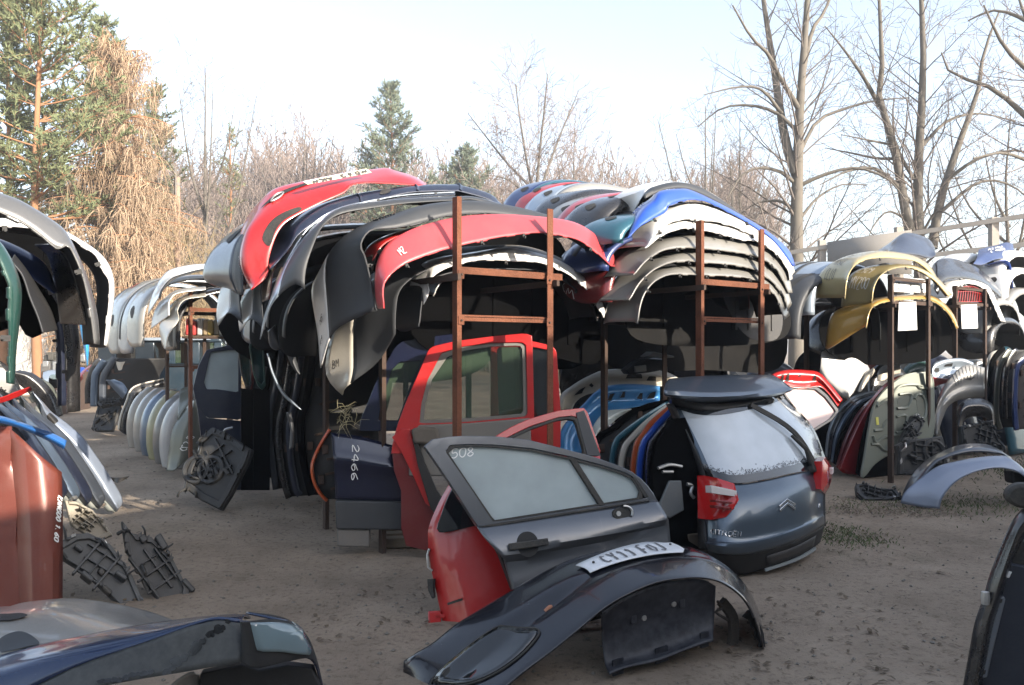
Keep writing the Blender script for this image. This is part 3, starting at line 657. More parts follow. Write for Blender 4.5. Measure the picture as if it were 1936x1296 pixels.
hung_panel('black panel added as shade inside the red arch, behind the rusty uprights', rack(4.75, 2.9), [(800, 520), (880, 492), (980, 490), (1060, 505), (1115, 560), (1135, 640), (1120, 690), (960, 655), (820, 665), (770, 600)])
hung_panel('black panel added as shade farther back inside the middle stack', rack(5.6, 2.9), [(600, 470), (720, 440), (900, 430), (1040, 440), (1090, 540), (1100, 690), (900, 680), (640, 670), (560, 620), (560, 520)])
hung_panel('black panel added as shade deep in the middle stack above the dark doors', rack(7.2, 2.9), [(420, 540), (520, 480), (700, 440), (900, 450), (920, 690), (640, 720), (440, 660)])
hung_panel('dark panel added as shade inside the tall arch above the rusty cross bar', rack(4.5, 4.8), [(1190, 560), (1250, 520), (1350, 500), (1440, 530), (1490, 580), (1480, 640), (1340, 655), (1200, 640)], mat('dark_shade', (.010, .010, .0105), .9, dirt=.05, spec=.1))
hung_panel('dark panel added as shade at the back of the tall arch', rack(5.6, 4.9), [(1140, 560), (1200, 470), (1300, 420), (1400, 440), (1470, 540), (1480, 690), (1330, 700), (1150, 690)], mat('dark_shade', (.010, .010, .0105), .9, dirt=.05, spec=.1))
hung_panel('grey speaker-shelf panel hung at the right inside the tall arch', rack(4.2, 5.0), [(1370, 545), (1440, 550), (1478, 590), (1470, 640), (1420, 640), (1385, 600)], mat('grey_felt', (.07, .07, .072), .9, dirt=.3), n=40)
hung_panel('black panel added as shade inside the gold arch', rack(4.9, 8.6), [(1560, 590), (1650, 575), (1790, 575), (1800, 640), (1760, 680), (1640, 690), (1560, 660)])
hung_panel('black panel added as shade inside the right dark rack', rack(5.3, 10.4), [(1800, 560), (1880, 555), (1920, 600), (1920, 660), (1820, 680), (1780, 640)])

# ---- the tall arch behind the tailgate
RB = rack(3.72, 4.85); gB = GB['B']
arches = [
 ('lowest pale grey bumper of the tall arch, resting on the rusty cross bar', SILV, -.04, [(722, 860), (735, 770), (760, 695), (800, 640), (850, 605), (920, 585), (1050, 588), (1150, 592), (1300, 600), (1400, 628), (1480, 690), (1520, 770), (1540, 840)], [(685, 850), (705, 745), (742, 655), (800, 592), (880, 556), (1000, 540), (1150, 545), (1300, 557), (1440, 602), (1530, 700), (1566, 810)], 11),
 ('second pale bumper from the bottom of the tall arch', SILV, -.05, [(675, 730), (740, 625), (830, 550), (950, 512), (1100, 520), (1300, 540), (1420, 585), (1530, 690), (1560, 790)], [(640, 730), (690, 670), (725, 610), (785, 545), (860, 500), (960, 470), (1080, 459), (1220, 467), (1380, 500), (1450, 542), (1540, 640), (1576, 740)], 10),
 ('third pale bumper of the tall arch, crossed by a shadow band', SILV, -.06, [(700, 590), (765, 515), (850, 458), (950, 438), (1050, 440), (1250, 460), (1400, 492), (1500, 560), (1565, 690)], [(672, 590), (735, 495), (825, 423), (930, 386), (1060, 368), (1200, 380), (1400, 425), (1500, 500), (1560, 590), (1582, 690)], 10),
 ('fourth bumper of the tall arch, white with clips along its rim', WHITE, -.07, [(765, 440), (830, 388), (900, 350), (1000, 328), (1150, 352), (1300, 392), (1400, 405), (1500, 475), (1560, 560), (1572, 620)], [(745, 428), (790, 368), (850, 318), (920, 290), (1000, 274), (1100, 284), (1250, 310), (1400, 368), (1500, 440), (1560, 530), (1580, 610)], 12),
 ('fifth bumper of the tall arch, white, just under the bright blue one', WHITE, -.09, [(775, 432), (830, 352), (900, 300), (980, 278), (1060, 282), (1200, 300), (1330, 350), (1460, 430), (1550, 530), (1585, 590)], [(750, 405), (792, 312), (860, 250), (950, 208), (1060, 188), (1200, 220), (1350, 290), (1480, 380), (1560, 480), (1592, 565)], 8)]
for i, (lab, m, h, p0, p1, tb) in enumerate(arches):
    bumper(RB, lab, [(h, S_(Z5, p0)), (h - .10, S_(Z5, p1)), ('o', .01, -.22), ('o', -.04, -.1)], [('shell', m, 0, 1)], gB, tb, 50 + i, ribs=9, tabm=m)
t, s = bumper(RB, 'bright blue bumper near the top of the tall arch with chalk writing', [
    (-.12, S_(Z5, [(668, 385), (720, 330), (790, 285), (880, 240), (900, 200), (980, 175), (1080, 172), (1200, 222), (1350, 305), (1480, 395), (1590, 540)])),
    (-.20, S_(Z5, [(664, 378), (700, 300), (760, 222), (815, 175), (850, 130), (960, 114), (1030, 124), (1150, 178), (1300, 258), (1450, 350), (1560, 448), (1602, 538)])),
    (-.45, S_(Z5, [(655, 375), (668, 300), (710, 225), (790, 165), (840, 128), (960, 110), (1030, 120), (1150, 175), (1300, 255), (1450, 347), (1560, 446), (1602, 538)]))],
    [('shell', BLUE, 0, 1)], gB, 5, 60)
write('chalk_lettering', s, 'SKIN', (.07, .72), (.021, 0), (0, .16), .01, CHALK, t, .006, seed=5)
write('chalk_lettering', s, '206 PL', (.045, .50), (.021, 0), (0, .16), .01, CHALK, t, .006, seed=6)
t, s = bumper(RB, 'grey-rimmed white bumper crowning the tall arch', [
    (-.38, S_(Z5, [(762, 165), (830, 132), (900, 108), (1000, 112), (1100, 152), (1230, 217), (1330, 290), (1480, 400)])),
    (-.45, S_(Z5, [(748, 155), (800, 110), (880, 84), (960, 74), (1060, 95), (1150, 145), (1260, 220), (1350, 290), (1490, 395)])),
    (-.85, S_(Z5, [(660, 300), (655, 230), (612, 160), (660, 122), (720, 95), (800, 75), (900, 70), (1000, 78), (1100, 118), (1200, 188), (1340, 285), (1490, 390)])), ('o', -.02, -.1)],
    [('rim', GREYD, 0, .3), ('shell', WHITE, .3, 1)], gB, 0, 61)
bl = [(TEAL, 3.95, 1160, 410, .28, .0, 'teal-blue bumper end sticking out left of the tall arch'), (BLUED, 4.05, 1133, 440, .36, .0, 'dark blue bumper end low on the left side of the tall arch'), (MAROON, 4.1, 1140, 470, .42, .05, 'maroon bumper end with white scrawl at the foot of the tall arch')]
for i, (m, u, xl, yt, L, leg, lab) in enumerate(bl):
    t, s = gb(lab, m, u, xl, yt, gB, 1.75, L, .5, .05, leg, n=2.4, tabs=0, seed=70 + i)
    if m is MAROON: write('chalk_lettering', s, 'W7', (.03, .55), (0, .25), (-.025, 0), .01, CHALK, t, .008, seed=7)
bl = [(BLACK, 4.5, 1128, 372, .5, None, 'black bumper corner jutting left just under the white crown bumper'), (RED, 4.75, 1110, 368, .55, None, 'red bumper wedged between black ones left of the tall arch'), (SILV, 5.0, 1082, 372, .55, GREYD, 'silver bumper flank left of the wedged red bumper'),
      (BLACK, 5.3, 1058, 362, .5, None, 'long black bumper sloping left behind the wedged red one'), (SILB, 5.6, 1044, 350, .5, SILV, 'light blue bumper with pale grey rim at the back of the tall arch'), (RED, 6.0, 1020, 349, .45, None, 'bright red bumper at the far left top behind the rusty upright'), (BLUED, 6.2, 998, 344, .5, TEAL, 'dark blue bumper tip farthest left behind the rusty upright'),
      (GREYD, 4.3, 1150, 400, .6, None, 'dark grey bumper hidden in the core of the tall arch'), (BLACK, 5.0, 1180, 470, .6, None, 'black bumper deep inside the tall arch'), (GREYD, 5.8, 1190, 480, .6, None, 'grey bumper hanging inside the tall arch behind the cross bar')]
for i, (m, u, xl, yt, L, lm, lab) in enumerate(bl):
    gb(lab, m, u, xl, yt, gB, 1.6, L * .8, .5, .08, .0, lipm=lm, n=2.3, tabs=4, seed=80 + i)

# ---- gold bumpers and their neighbours
RC = rack(UC, 8.6); gC = GB['C']
t, s = bumper(RC, 'uppermost gold bumper with black marker writing on its left flank', [
    (-.10, S_(Z6, [(378, 348), (384, 275), (402, 222), (440, 186), (500, 166), (600, 165), (700, 180), (770, 235), (788, 262)])),
    (-.18, S_(Z6, [(368, 345), (372, 260), (395, 200), (440, 160), (530, 136), (620, 141), (700, 161), (760, 201), (795, 255)])),
    (-.5, S_(Z6, [(268, 345), (282, 245), (318, 195), (380, 158), (450, 139), (530, 131), (620, 138), (700, 158), (760, 199), (795, 253)])), ('o', -.02, -.08)],
    [('shell', GOLD, 0, 1)], gC, 7, 90, tabm=GOLD)
for k, (tx, tt) in enumerate((('2150', .24), ('MY302', .155), ('CLIO', .07))): write('marker_lettering', s, tx, (tt, .80), (0, -.085), (.055, 0), .008, INK, t, .006, seed=k)
t, s = bumper(RC, 'middle gold bumper with an oval lamp hole and pale chalk numbers', [
    (-.04, S_(Z6, [(500, 362), (508, 300), (535, 248), (580, 218), (640, 205), (700, 215), (780, 262), (850, 340)])),
    (-.12, S_(Z6, [(488, 368), (495, 300), (520, 240), (570, 205), (640, 194), (710, 204), (790, 250), (862, 332)])),
    (-.38, S_(Z6, [(385, 382), (394, 300), (412, 250), (450, 215), (520, 195), (600, 188), (700, 201), (790, 247), (862, 330)])), ('o', -.02, -.08)],
    [('shell', GOLD, 0, 1)], gC, 7, 91, tabm=GOLD)
blob('lamp_hole', s, [(.30, .72), (.36, .62), (.40, .72), (.36, .84)], .006, RUB, t)
for k, (tx, tt) in enumerate((('2929', .16), ('MY200', .07))): write('chalk_lettering', s, tx, (tt, .80), (0, -.11), (.06, 0), .008, CHALK, t, .006, seed=k + 5)
t, s = bumper(RC, 'lowest gold bumper, orange-tinged flank, over the hanging white sheet', [
    (-.02, S_(Z6, [(474, 482), (488, 412), (520, 377), (600, 358), (700, 350), (770, 357), (830, 398), (866, 445), (884, 486)])),
    (-.08, S_(Z6, [(463, 478), (472, 402), (510, 362), (580, 342), (690, 334), (775, 338), (834, 378), (872, 428), (892, 482)])),
    (-.42, S_(Z6, [(314, 570), (324, 480), (345, 410), (400, 378), (480, 352), (580, 335), (690, 328), (775, 334), (834, 375), (872, 426), (892, 480)])), ('o', -.02, -.08)],
    [('shell', GOLDD, 0, 1)], gC, 8, 92, tabm=GOLD)
for i, (m, u, xl, yt, L, lab) in enumerate([(GREYD, 4.25, 1500, 520, .7, 'grey bumper end hanging below the silver one beside the gold stack'), (SILB, 4.35, 1527, 498, .6, 'silver-blue bumper flank left of the uppermost gold bumper'), (SILV, 4.7, 1496, 497, .7, 'silver bumper with round lamp hole left of the gold bumpers'), (WHITE, 5.2, 1490, 508, .5, 'pale bumper behind the silver one left of the gold stack'), (BLACK, 4.6, 1590, 580, .6, 'black bumper inside the gold arch')]):
    t, s = gb(lab, m, u * 1.13, xl, yt, gC, 1.8, L, .55, .06, .05, n=2.4, tabs=3, seed=95 + i)
    if i == 2: blob('lamp_hole', s, [(.27, .5), (.29, .42), (.31, .5), (.29, .6)], .006, RUB, t)
t, s = bumper(rack(4.86, 8.6), 'dark blue-black fender lying on top of the gold bumpers', [
    (0, S_(Z6, [(560, 150), (600, 140), (700, 150), (760, 165), (790, 150)])), (-.15, S_(Z6, [(575, 128), (640, 100), (690, 95), (745, 105), (785, 125)])), (-.35, S_(Z6, [(560, 130), (610, 75), (650, 52), (700, 56), (760, 80), (788, 120)])), (-.6, S_(Z6, [(520, 135), (600, 82), (650, 54), (700, 58), (755, 84), (785, 125)]))],
    [('shell', NAVY, 0, 1)], None, 0, 99, 'fender', 'fender')
RD = rack(UD, 10.4)
t, s = bumper(RD, 'glossy black bumper with notched rim right of the gold ones', [
    (-.06, S_(Z6, [(800, 330), (830, 270), (860, 258), (930, 258), (1000, 278), (1050, 315), (1085, 345)])), (-.14, S_(Z6, [(780, 300), (795, 245), (850, 225), (930, 228), (1000, 250), (1060, 295), (1090, 330)])),
    (-.42, S_(Z6, [(772, 235), (780, 190), (832, 165), (900, 174), (980, 208), (1050, 266), (1085, 318)]))], [('shell', BLACK, 0, 1)], gC, 9, 101)
t, s = bumper(RD, 'white bumper directly under the glossy black one', [
    (-.04, S_(Z6, [(862, 345), (875, 310), (905, 285), (960, 282), (1020, 312), (1050, 372), (1085, 450)])), (-.09, S_(Z6, [(835, 345), (848, 290), (890, 264), (965, 262), (1035, 300), (1068, 370), (1105, 455)])), ('o', .01, -.25)], [('shell', WHITE, 0, 1)], gC, 6, 102)
G = sheet(RD, [(-.05, S_(Z6, [(885, 362), (950, 362), (1010, 362)])), (-.05, S_(Z6, [(885, 325), (950, 320), (1010, 335)])), (-.08, S_(Z6, [(890, 298), (950, 292), (1005, 312)]))], 24, 8)
t = thing('grille', 'red-painted grille with slatted openings lying inside the dark right rack', 'grille', RD)
mb = MB()
for j in range(8): mb.strip(G[j], .006, .02, (0, 0, 1)) if j in (0, 4, 7) else None
for i in range(0, 24, 2): mb.strip([G[0, i], G[4, min(i + 1, 23)], G[7, min(i + 1, 23)]], .012, .012, (0, 0, 1))
mb.build('slats', RED, t); grid_obj('backing', G + np.array([0, 0, -.05]), BLK, t, .004)
t, s = bumper(rack(5.2, 11.4), 'dark blue bumper standing high with chalk letters, by the fence', [
    (0, S_(Z6, [(960, 190), (1000, 195), (1060, 170), (1145, 160), (1147, 150)])), (-.1, S_(Z6, [(975, 165), (1010, 150), (1060, 140), (1120, 135), (1147, 140)])), (-.3, S_(Z6, [(985, 125), (1020, 115), (1070, 104), (1110, 92), (1140, 100)]))], [('shell', BLUED, 0, 1)], gC, 0, 103)
write('chalk_lettering', s, 'ASTRA', (.28, .62), (.10, .0), (0, .16), .01, CHALK, t, .009, seed=3)
write('chalk_lettering', s, 'L 4000', (.36, .42), (.08, .0), (0, .14), .01, CHALK, t, .009, seed=4)
t, s = bumper(rack(5.1, 11.4), 'blue bumper leg hanging under the dark blue one at the right', [
    (0, S_(Z6, [(1140, 305), (1135, 230), (1120, 180), (1080, 175)])), (-.3, S_(Z6, [(1075, 300), (1065, 230), (1040, 200), (1010, 200)]))], [('shell', BLUE, 0, 1)], gC, 0, 104)
for i, (m, u, xl, yt, W, lab) in enumerate([(WHITE, 4.6, 1890, 476, 1.6, 'white bumper stacked highest at the photo\'s right edge'), (WHITE, 4.5, 1896, 508, 1.6, 'white bumper under the highest one at the right edge'), (SILV, 4.45, 1900, 546, 1.6, 'silver bumper lowest at the right edge'), (BLACK, 4.3, 1868, 600, 1.2, 'black bumper low behind the dark right rack'), (WHITE, 4.9, 1810, 482, 1.6, 'white bumper flat behind the glossy black one'), (SILV, 4.35, 1862, 566, 1.1, 'grey-white bumper end right of the second white sheet')]):
    gb(lab, m, u * 1.13, xl, yt, gC, W * 1.1, .5, .45, .09, .05, n=2.4, tabs=6, seed=110 + i)
# white sheets hanging in the two dark racks
SHEET = mat('white_sheet', (0.80, 0.80, 0.78), 0.6, dirt=.15)
for fr, q, lab in ((RC, [(1699, 572), (1731, 571), (1733, 624), (1697, 626)], 'white plastic sheet hanging under the lowest gold bumper'), (RD, [(1816, 577), (1846, 576), (1848, 621), (1818, 622)], 'white plastic sheet hanging in the right rack under the red grille')):
    mb = MB(); mb.prism([p[:2] for p in fr.P(q, .02)], .02, .026); o = mb.build('plastic_sheet', SHEET, None, fr); set_props(o, lab, 'sheet', 'white sheets hung in the racks')
fr = RC; G = sheet(fr, [(-.08, [(1688, 552), (1722, 553), (1752, 555)]), (-.1, [(1690, 530), (1722, 527), (1752, 528)])], 12, 5)
t = thing('number_plate_holder', 'pale number plate holder behind the dark uprights, between two gold bumpers', 'plate holder', fr); grid_obj('backing', G, PLATE, t, .012)
mb = MB(); S = Surf(G)
for a, b in ((.15, .7), (.5, .5), (.85, .7), (.15, .25), (.85, .25)): mb.box(S.at(a, b, .004), (.012, .006, .006))
mb.build('screw_heads', INK, t)

# ---- left edge row
gL = GB['L']
t, s = bumper(rack(3.6, 0), 'big silver-grey bumper arching in from the photo\'s left edge', [
    (0, S_(Z1, [(-900, 700), (-860, 420), (-700, 240), (-400, 160), (-80, 172), (0, 192), (120, 247), (220, 312), (330, 402), (395, 385), (440, 450), (490, 580), (520, 720), (545, 880), (552, 958)])),
    (-.08, S_(Z1, [(-940, 700), (-900, 400), (-720, 180), (-400, 60), (-80, 62), (0, 82), (100, 116), (200, 170), (300, 236), (385, 305), (440, 400), (500, 540), (550, 700), (572, 820), (582, 962)])),
    ('o', .03, -.25), ('o', -.03, -.15)], [('shell', paint('dull_silver', (.13, .13, .13), .3, .35, .3), 0, 1)], gL, 7, 120, ns=70)
t, s = bumper(rack(4.3, 0), 'white bumper with bright sunlit edge, right of the big silver-grey one', [
    (0, S_(Z1, [(-500, 800), (-480, 500), (-300, 330), (0, 270), (300, 300), (420, 342), (480, 386), (560, 440), (600, 530), (638, 590), (640, 700), (625, 850), (612, 965)])),
    (-.08, S_(Z1, [(-530, 800), (-500, 480), (-300, 270), (0, 225), (300, 265), (390, 305), (470, 350), (560, 410), (620, 470), (655, 540), (669, 620), (666, 700), (652, 800), (640, 900), (626, 978)])),
    ('o', .02, -.28), ('o', -.03, -.15)], [('shell', WHITE, 0, 1)], gL, 7, 121, ns=70)
t, s = bumper(rack(2.9, 0), 'glossy dark green bumper leg at the photo\'s left edge, lowest corner', [
    (0, S_(Z1, [(-900, 900), (-800, 560), (-400, 400), (-60, 425), (0, 485), (30, 560), (58, 640), (52, 760), (58, 900), (58, 1100), (62, 1190)])),
    (-.05, S_(Z1, [(-920, 900), (-820, 500), (-400, 300), (-60, 330), (0, 362), (50, 432), (90, 512), (115, 590), (126, 680), (112, 850), (96, 1000), (86, 1192)])), ('o', .01, -.2)], [('shell', GREEN, 0, 1)], gL, 6, 122, ns=60)
bumper(rack(4.0, 0), 'dark blue bumper inside the left row, under the silver-grey one', [
    (0, S_(Z1, [(-200, 560), (-100, 420), (0, 440), (100, 510), (200, 580), (318, 662)])), (-.1, S_(Z1, [(-220, 540), (-100, 330), (0, 346), (140, 408), (250, 478), (302, 560), (334, 656)])), ('o', .0, -.25)], [('shell', BLUED, 0, 1)], gL, 0, 123)
bumper(rack(3.4, 0), 'dark bumper leg hanging diagonally between the green and the silver-grey bumper', [
    (0, S_(Z1, [(245, 895), (215, 800), (170, 690), (125, 560), (60, 480)])), (-.35, S_(Z1, [(330, 880), (290, 760), (220, 640), (150, 530), (80, 440)]))], [('shell', GREYD, 0, 1)], gL, 0, 124)
bumper(rack(4.0, 0), 'black bumper inner face hanging behind the silver-grey leg', [
    (0, S_(Z1, [(510, 850), (470, 700), (430, 560), (380, 440), (300, 380)])), (-.2, S_(Z1, [(350, 840), (330, 700), (310, 560), (270, 440), (200, 380)]))], [('shell', BLACK, 0, 1)], gL, 0, 125)
for i, (m, u, xl, yt, lab) in enumerate([(BLACK, 5.0, -250, 480, 'black bumper in the dark back of the left row'), (NAVY, 5.6, -200, 500, 'navy bumper in the dark back of the left row')]):
    gb(lab, m, u, xl, yt, gL, None, .6, .5, .07, .3, n=2.6, seed=126 + i, xr=150 - 20 * i)

hung_panel('black panel added as shade inside the left row behind the green bumper', rack(5.2, 0), [(-60, 430), (60, 440), (130, 480), (175, 550), (180, 625), (130, 600), (60, 640), (20, 600), (-60, 640)])
hung_panel('black panel added as shade farther back in the left row', rack(6.2, 0), [(-60, 400), (60, 430), (140, 500), (180, 580), (170, 600), (60, 610), (-60, 620)])
# ---- far pale bumpers
gW = GB['W']
RW = rack(8.7, 2.9)
t, s = bumper(RW, 'nearest white bumper of the far pale stack, blue-white in the shade', [
    (0, S_(Z1, [(935, 695), (950, 645), (1000, 592), (1060, 562), (1180, 532), (1280, 530), (1360, 580), (1400, 700)])), (-.06, S_(Z1, [(925, 690), (940, 640), (990, 580), (1060, 550), (1180, 520), (1280, 520), (1370, 575), (1410, 700)])),
    (-.5, S_(Z1, [(862, 790), (872, 720), (902, 640), (942, 570), (1000, 522), (1140, 494), (1280, 500), (1380, 570), (1415, 700)]))], [('rim', BLK, 0, .15), ('shell', WHITE, .15, 1)], gW, 0, 130)
bumper(RW, 'white bumper wing with scalloped edge under the far pale stack', [
    (-.1, S_(Z1, [(988, 790), (985, 740), (992, 700), (1040, 660), (1200, 640)])), (-.5, S_(Z1, [(880, 870), (890, 800), (920, 730), (960, 690), (1040, 640), (1200, 620)]))], [('shell', WHITE, 0, 1)], gW, 0, 131)
bumper(RW, 'cream bumper wing hanging lowest with its pointed tip under the far stack', [
    (.05, S_(Z1, [(962, 990), (985, 900), (1040, 820), (1035, 760), (1080, 700), (1200, 680)])), (-.3, S_(Z1, [(940, 940), (930, 860), (960, 790), (1000, 740), (1080, 680), (1200, 660)]))], [('shell', CREAM, 0, 1)], gW, 0, 132)
for i, (m, u, xl, yt, L, lab) in enumerate([(SILV, 9.4, 262, 522, .62, 'white bumper second from the near end of the far stack'), (paint('mid_silver', (.24, .25, .27), .35, .3, .35), 10.4, 243, 527, .75, 'silver bumper in the middle of the far pale stack'), (SILV, 11.0, 222, 527, .8, 'silver bumper with a red reflector at the back of the far stack'), (SILB, 12.4, 213, 536, .7, 'white bumper farthest back beside the aisle'), (BLACK, 9.0, 330, 545, .5, 'black bumper under the nearest far white bumper')]):
    t, s = gb(lab, m, u, xl, yt, gW, 1.7, L, .6, .05, .25, n=2.4, tabs=0, seed=133 + i)
    if i == 2: blob('reflector', s, [(.29, .5), (.32, .42), (.34, .5), (.32, .58)], .006, RED, t)
# ================================================================ the large pieces in front
SG = 1.5 / 1.6
def facing(x, y, z, yaw, lean=0.0):
    """a standing frame at a ground point: yaw turns its right-hand axis away from the camera, lean tips its top back"""
    ex = np.array([math.cos(R(yaw)), math.sin(R(yaw)), 0]); aw = np.array([-ex[1], ex[0], 0])
    return Fr((x, y, z), ex, ZA * math.cos(R(lean)) + aw * math.sin(R(lean)))
def inv(S, fr, x, y):
    """nearest (s, t) of a sheet to a photo pixel"""
    best = None
    for j in range(S.G.shape[0]):
        for i in range(S.G.shape[1]):
            w = fr.w(S.G[j, i]) - CAMP; px = CX + F * w[0] / w[1]; py = HY - F * w[2] / w[1]; d = (px - x) ** 2 + (py - y) ** 2
            if best is None or d < best[0]: best = (d, i / (S.G.shape[1] - 1), j / (S.G.shape[0] - 1))
    return np.array(best[1:])
def inv_t(S, fr, x, y, z):
    p = zc(z, [(x, y)])[0]; return inv(S, fr, *p)
def angring(outer, inner, n=72):
    c = np.mean(np.array(inner)[:, :2], 0)
    def cast(poly):
        p = np.array(poly, float)[:, :2] - c; out = []
        for k in range(n):
            a = 2 * math.pi * k / n; d = np.array([math.cos(a), math.sin(a)]); best = None
            for i in range(len(p)):
                q, r = p[i], p[(i + 1) % len(p)] - p[i]; den = d[0] * r[1] - d[1] * r[0]
                if abs(den) < 1e-12: continue
                t = (q[0] * r[1] - q[1] * r[0]) / den; u = (q[0] * d[1] - q[1] * d[0]) / den
                if t > 0 and -1e-6 <= u <= 1 + 1e-6 and (best is None or t > best): best = t
            out.append(c + d * (best or 0.01))
        return out
    return cast(outer), cast(inner)
def plate(name, fr, pts, h0, h1, m, parent, smooth=30, n=0, bevel=.004):
    p = fr.P(pts, (h0 + h1) / 2); p = cr(p, n, True)[:-1] if n else p
    mb = MB(); mb.prism([q[:2] for q in p], h0, h1); o = mb.build(name, m, parent, None, smooth, bevel); return fixn(o)
def frame_ring(name, fr, outer, inner, h0, h1, m, parent, n=72, bevel=.004):
    hm = (h0 + h1) / 2; a, b = angring(fr.P(outer, hm), fr.P(inner, hm), n); mb = MB(); mb.ring(a, b, h0, h1); return fixn(mb.build(name, m, parent, None, 40, bevel))
GL_PALE = glassm('glass_dewy', (0.44, 0.50, 0.50), 0.05, 0.93); GL_GREEN = glassm('glass_green', (0.055, 0.085, 0.055), .05, .55); GL_DARK = glassm('glass_dark', (0.012, 0.014, 0.016), .05, .92)
GL_FROST = glassm('glass_frosted', (0.56, 0.60, 0.63), .07, 1.0); GL_SEE = glassm('glass_clear', (0.10, 0.14, 0.13), .05, .35)
TRIM = plastic('grey_trim', (0.16, 0.15, 0.135), .65, .3); CHROME = mat('chrome', (.75, .75, .76), .12, 1, 0, .15)
DGREY = paint('graphite', (0.105, 0.111, 0.122), .60, .28, .05); TGB = paint('tailgate_blue', (0.080, 0.104, 0.132), .62, .28, .05)

# ---- graphite front door with 508 on its glass
F5 = facing(.20 * SG, 4.36 * SG, 0, 15, 14)
t = thing('car_door', 'graphite front door with chalk digits on its pale dewy glass, before the red doors', 'car door', F5, 'loose car doors')
q = lambda p: zc(Z8, p)
G = sheet(F5, [(.015, q([(352, 642), (500, 622), (700, 592), (900, 562), (1060, 537), (1092, 534)])), (.055, q([(385, 690), (520, 668), (700, 640), (900, 605), (1080, 570), (1112, 566)])), (.078, q([(452, 765), (560, 745), (700, 712), (900, 672), (1060, 632), (1136, 608)])),
    (.050, q([(468, 800), (580, 785), (700, 752), (900, 706), (1060, 668), (1142, 640)])), (.055, q([(505, 930), (600, 920), (700, 890), (900, 840), (1060, 800), (1150, 770)])), (.02, q([(545, 1090), (640, 1080), (720, 1060), (900, 1010), (1060, 960), (1150, 930)]))], 44, 26)
grid_obj('door_panel', G, [DGREY, BLK], t, .01, 25, two=True, flip=True); S5 = Surf(G, -1)
plate('inner_panel', F5, q([(375, 640), (1085, 540), (1130, 620), (1140, 920), (900, 1000), (560, 1080), (500, 920), (440, 760)]), -.07, -.012, BLK, t)
inn = q([(208, 314), (300, 307), (430, 311), (580, 327), (725, 358), (860, 393), (985, 433), (1020, 480), (1040, 528), (860, 554), (650, 588), (418, 624), (310, 462)])
out = q([(122, 300), (170, 285), (260, 272), (420, 274), (560, 289), (700, 324), (830, 359), (940, 399), (1002, 430), (1044, 472), (1094, 538), (1060, 545), (860, 572), (650, 604), (352, 648), (235, 465)])
frame_ring('window_frame', F5, out, inn, -.035, .012, DGREY, t, 96)
a_, b_ = angring(F5.P(inn, .013), F5.P(q([(222, 322), (300, 314), (430, 318), (580, 334), (722, 365), (860, 400), (978, 438), (1012, 482), (1028, 521), (860, 548), (650, 581), (422, 617), (316, 462)]), .013), 96)
mb = MB(); mb.ring(a_, b_, .004, .0135); fixn(mb.build('rubber_seal', RUB, t))
gl = plate('window_glass', F5, q([(206, 312), (300, 305), (430, 309), (580, 325), (733, 362), (790, 450), (864, 556), (650, 590), (414, 628), (306, 460)]), -.012, -.006, GL_PALE, t, bevel=0)
plate('quarter_glass', F5, q([(745, 360), (860, 392), (988, 432), (1022, 480), (1044, 530), (950, 543), (868, 556), (812, 460)]), -.012, -.006, GL_PALE, t, bevel=0)
plate('divider_bar', F5, q([(722, 356), (752, 363), (876, 556), (852, 560)]), -.02, .014, RUB, t)
plate('corner_trim', F5, q([(985, 436), (1004, 444), (1056, 520), (1038, 527)]), -.01, .016, RUB, t)
plate('waist_seal', F5, q([(352, 645), (415, 632), (650, 596), (860, 563), (1060, 533), (1058, 541), (860, 573), (650, 607), (415, 644)]), .0, .024, RUB, t)
fl = Flat(-.006)
d0 = F5.px(*q([(248, 362)])[0], 0)
write('chalk_digits', fl, '508', d0[:2], (.050, .004), (.006, .046), .002, CHALK, gl, .006, seed=21, jit=.03)
hx = np.array(F5.px(*q([(478, 728)])[0], .07)); hy = np.array(F5.px(*q([(640, 705)])[0], .07)); hd = hy - hx
mb = MB(); L5 = np.linalg.norm(hd); e1 = hd / L5; e2 = np.array([-e1[1], e1[0], 0])
bw = MB(); cc = hx + hd * .5
blob_pts = [(cc + e1 * math.cos(a) * L5 * .27 + e2 * math.sin(a) * .065)[:2] for a in np.linspace(0, 2 * math.pi, 28)[:-1]]
bw.prism(blob_pts, .055, .079); hr = fixn(bw.build('handle_recess', BLK, t))
mb.strip([hx + hd * s + (0, 0, .02 + .022 * math.sin(math.pi * min(1, s * 1.05))) for s in np.linspace(0, 1, 12)], .036, .018, (0, 0, 1)); mb.build('handle', RUB, t, bevel=.005)
lc = np.array(F5.px(*q([(952, 588)])[0], .07)); bw = MB(); bw.prism([(lc + e1 * math.cos(a) * .055 + e2 * math.sin(a) * .034)[:2] for a in np.linspace(0, 2 * math.pi, 24)[:-1]], .04, .062); lk = fixn(bw.build('lock_recess', RUB, t))
mb = MB(); mb.tube([lc + e1 * -.025 + (0, 0, -.01), lc + e1 * -.025 + (0, 0, .001)], [.014, .014], 10); mb.tube([lc + e1 * (.01 + .045 * math.cos(a)) + e2 * .036 * math.sin(a) for a in np.linspace(-.6, 1.6, 9)], .007, 6); mb.build('lock_barrel', METAL, lk)

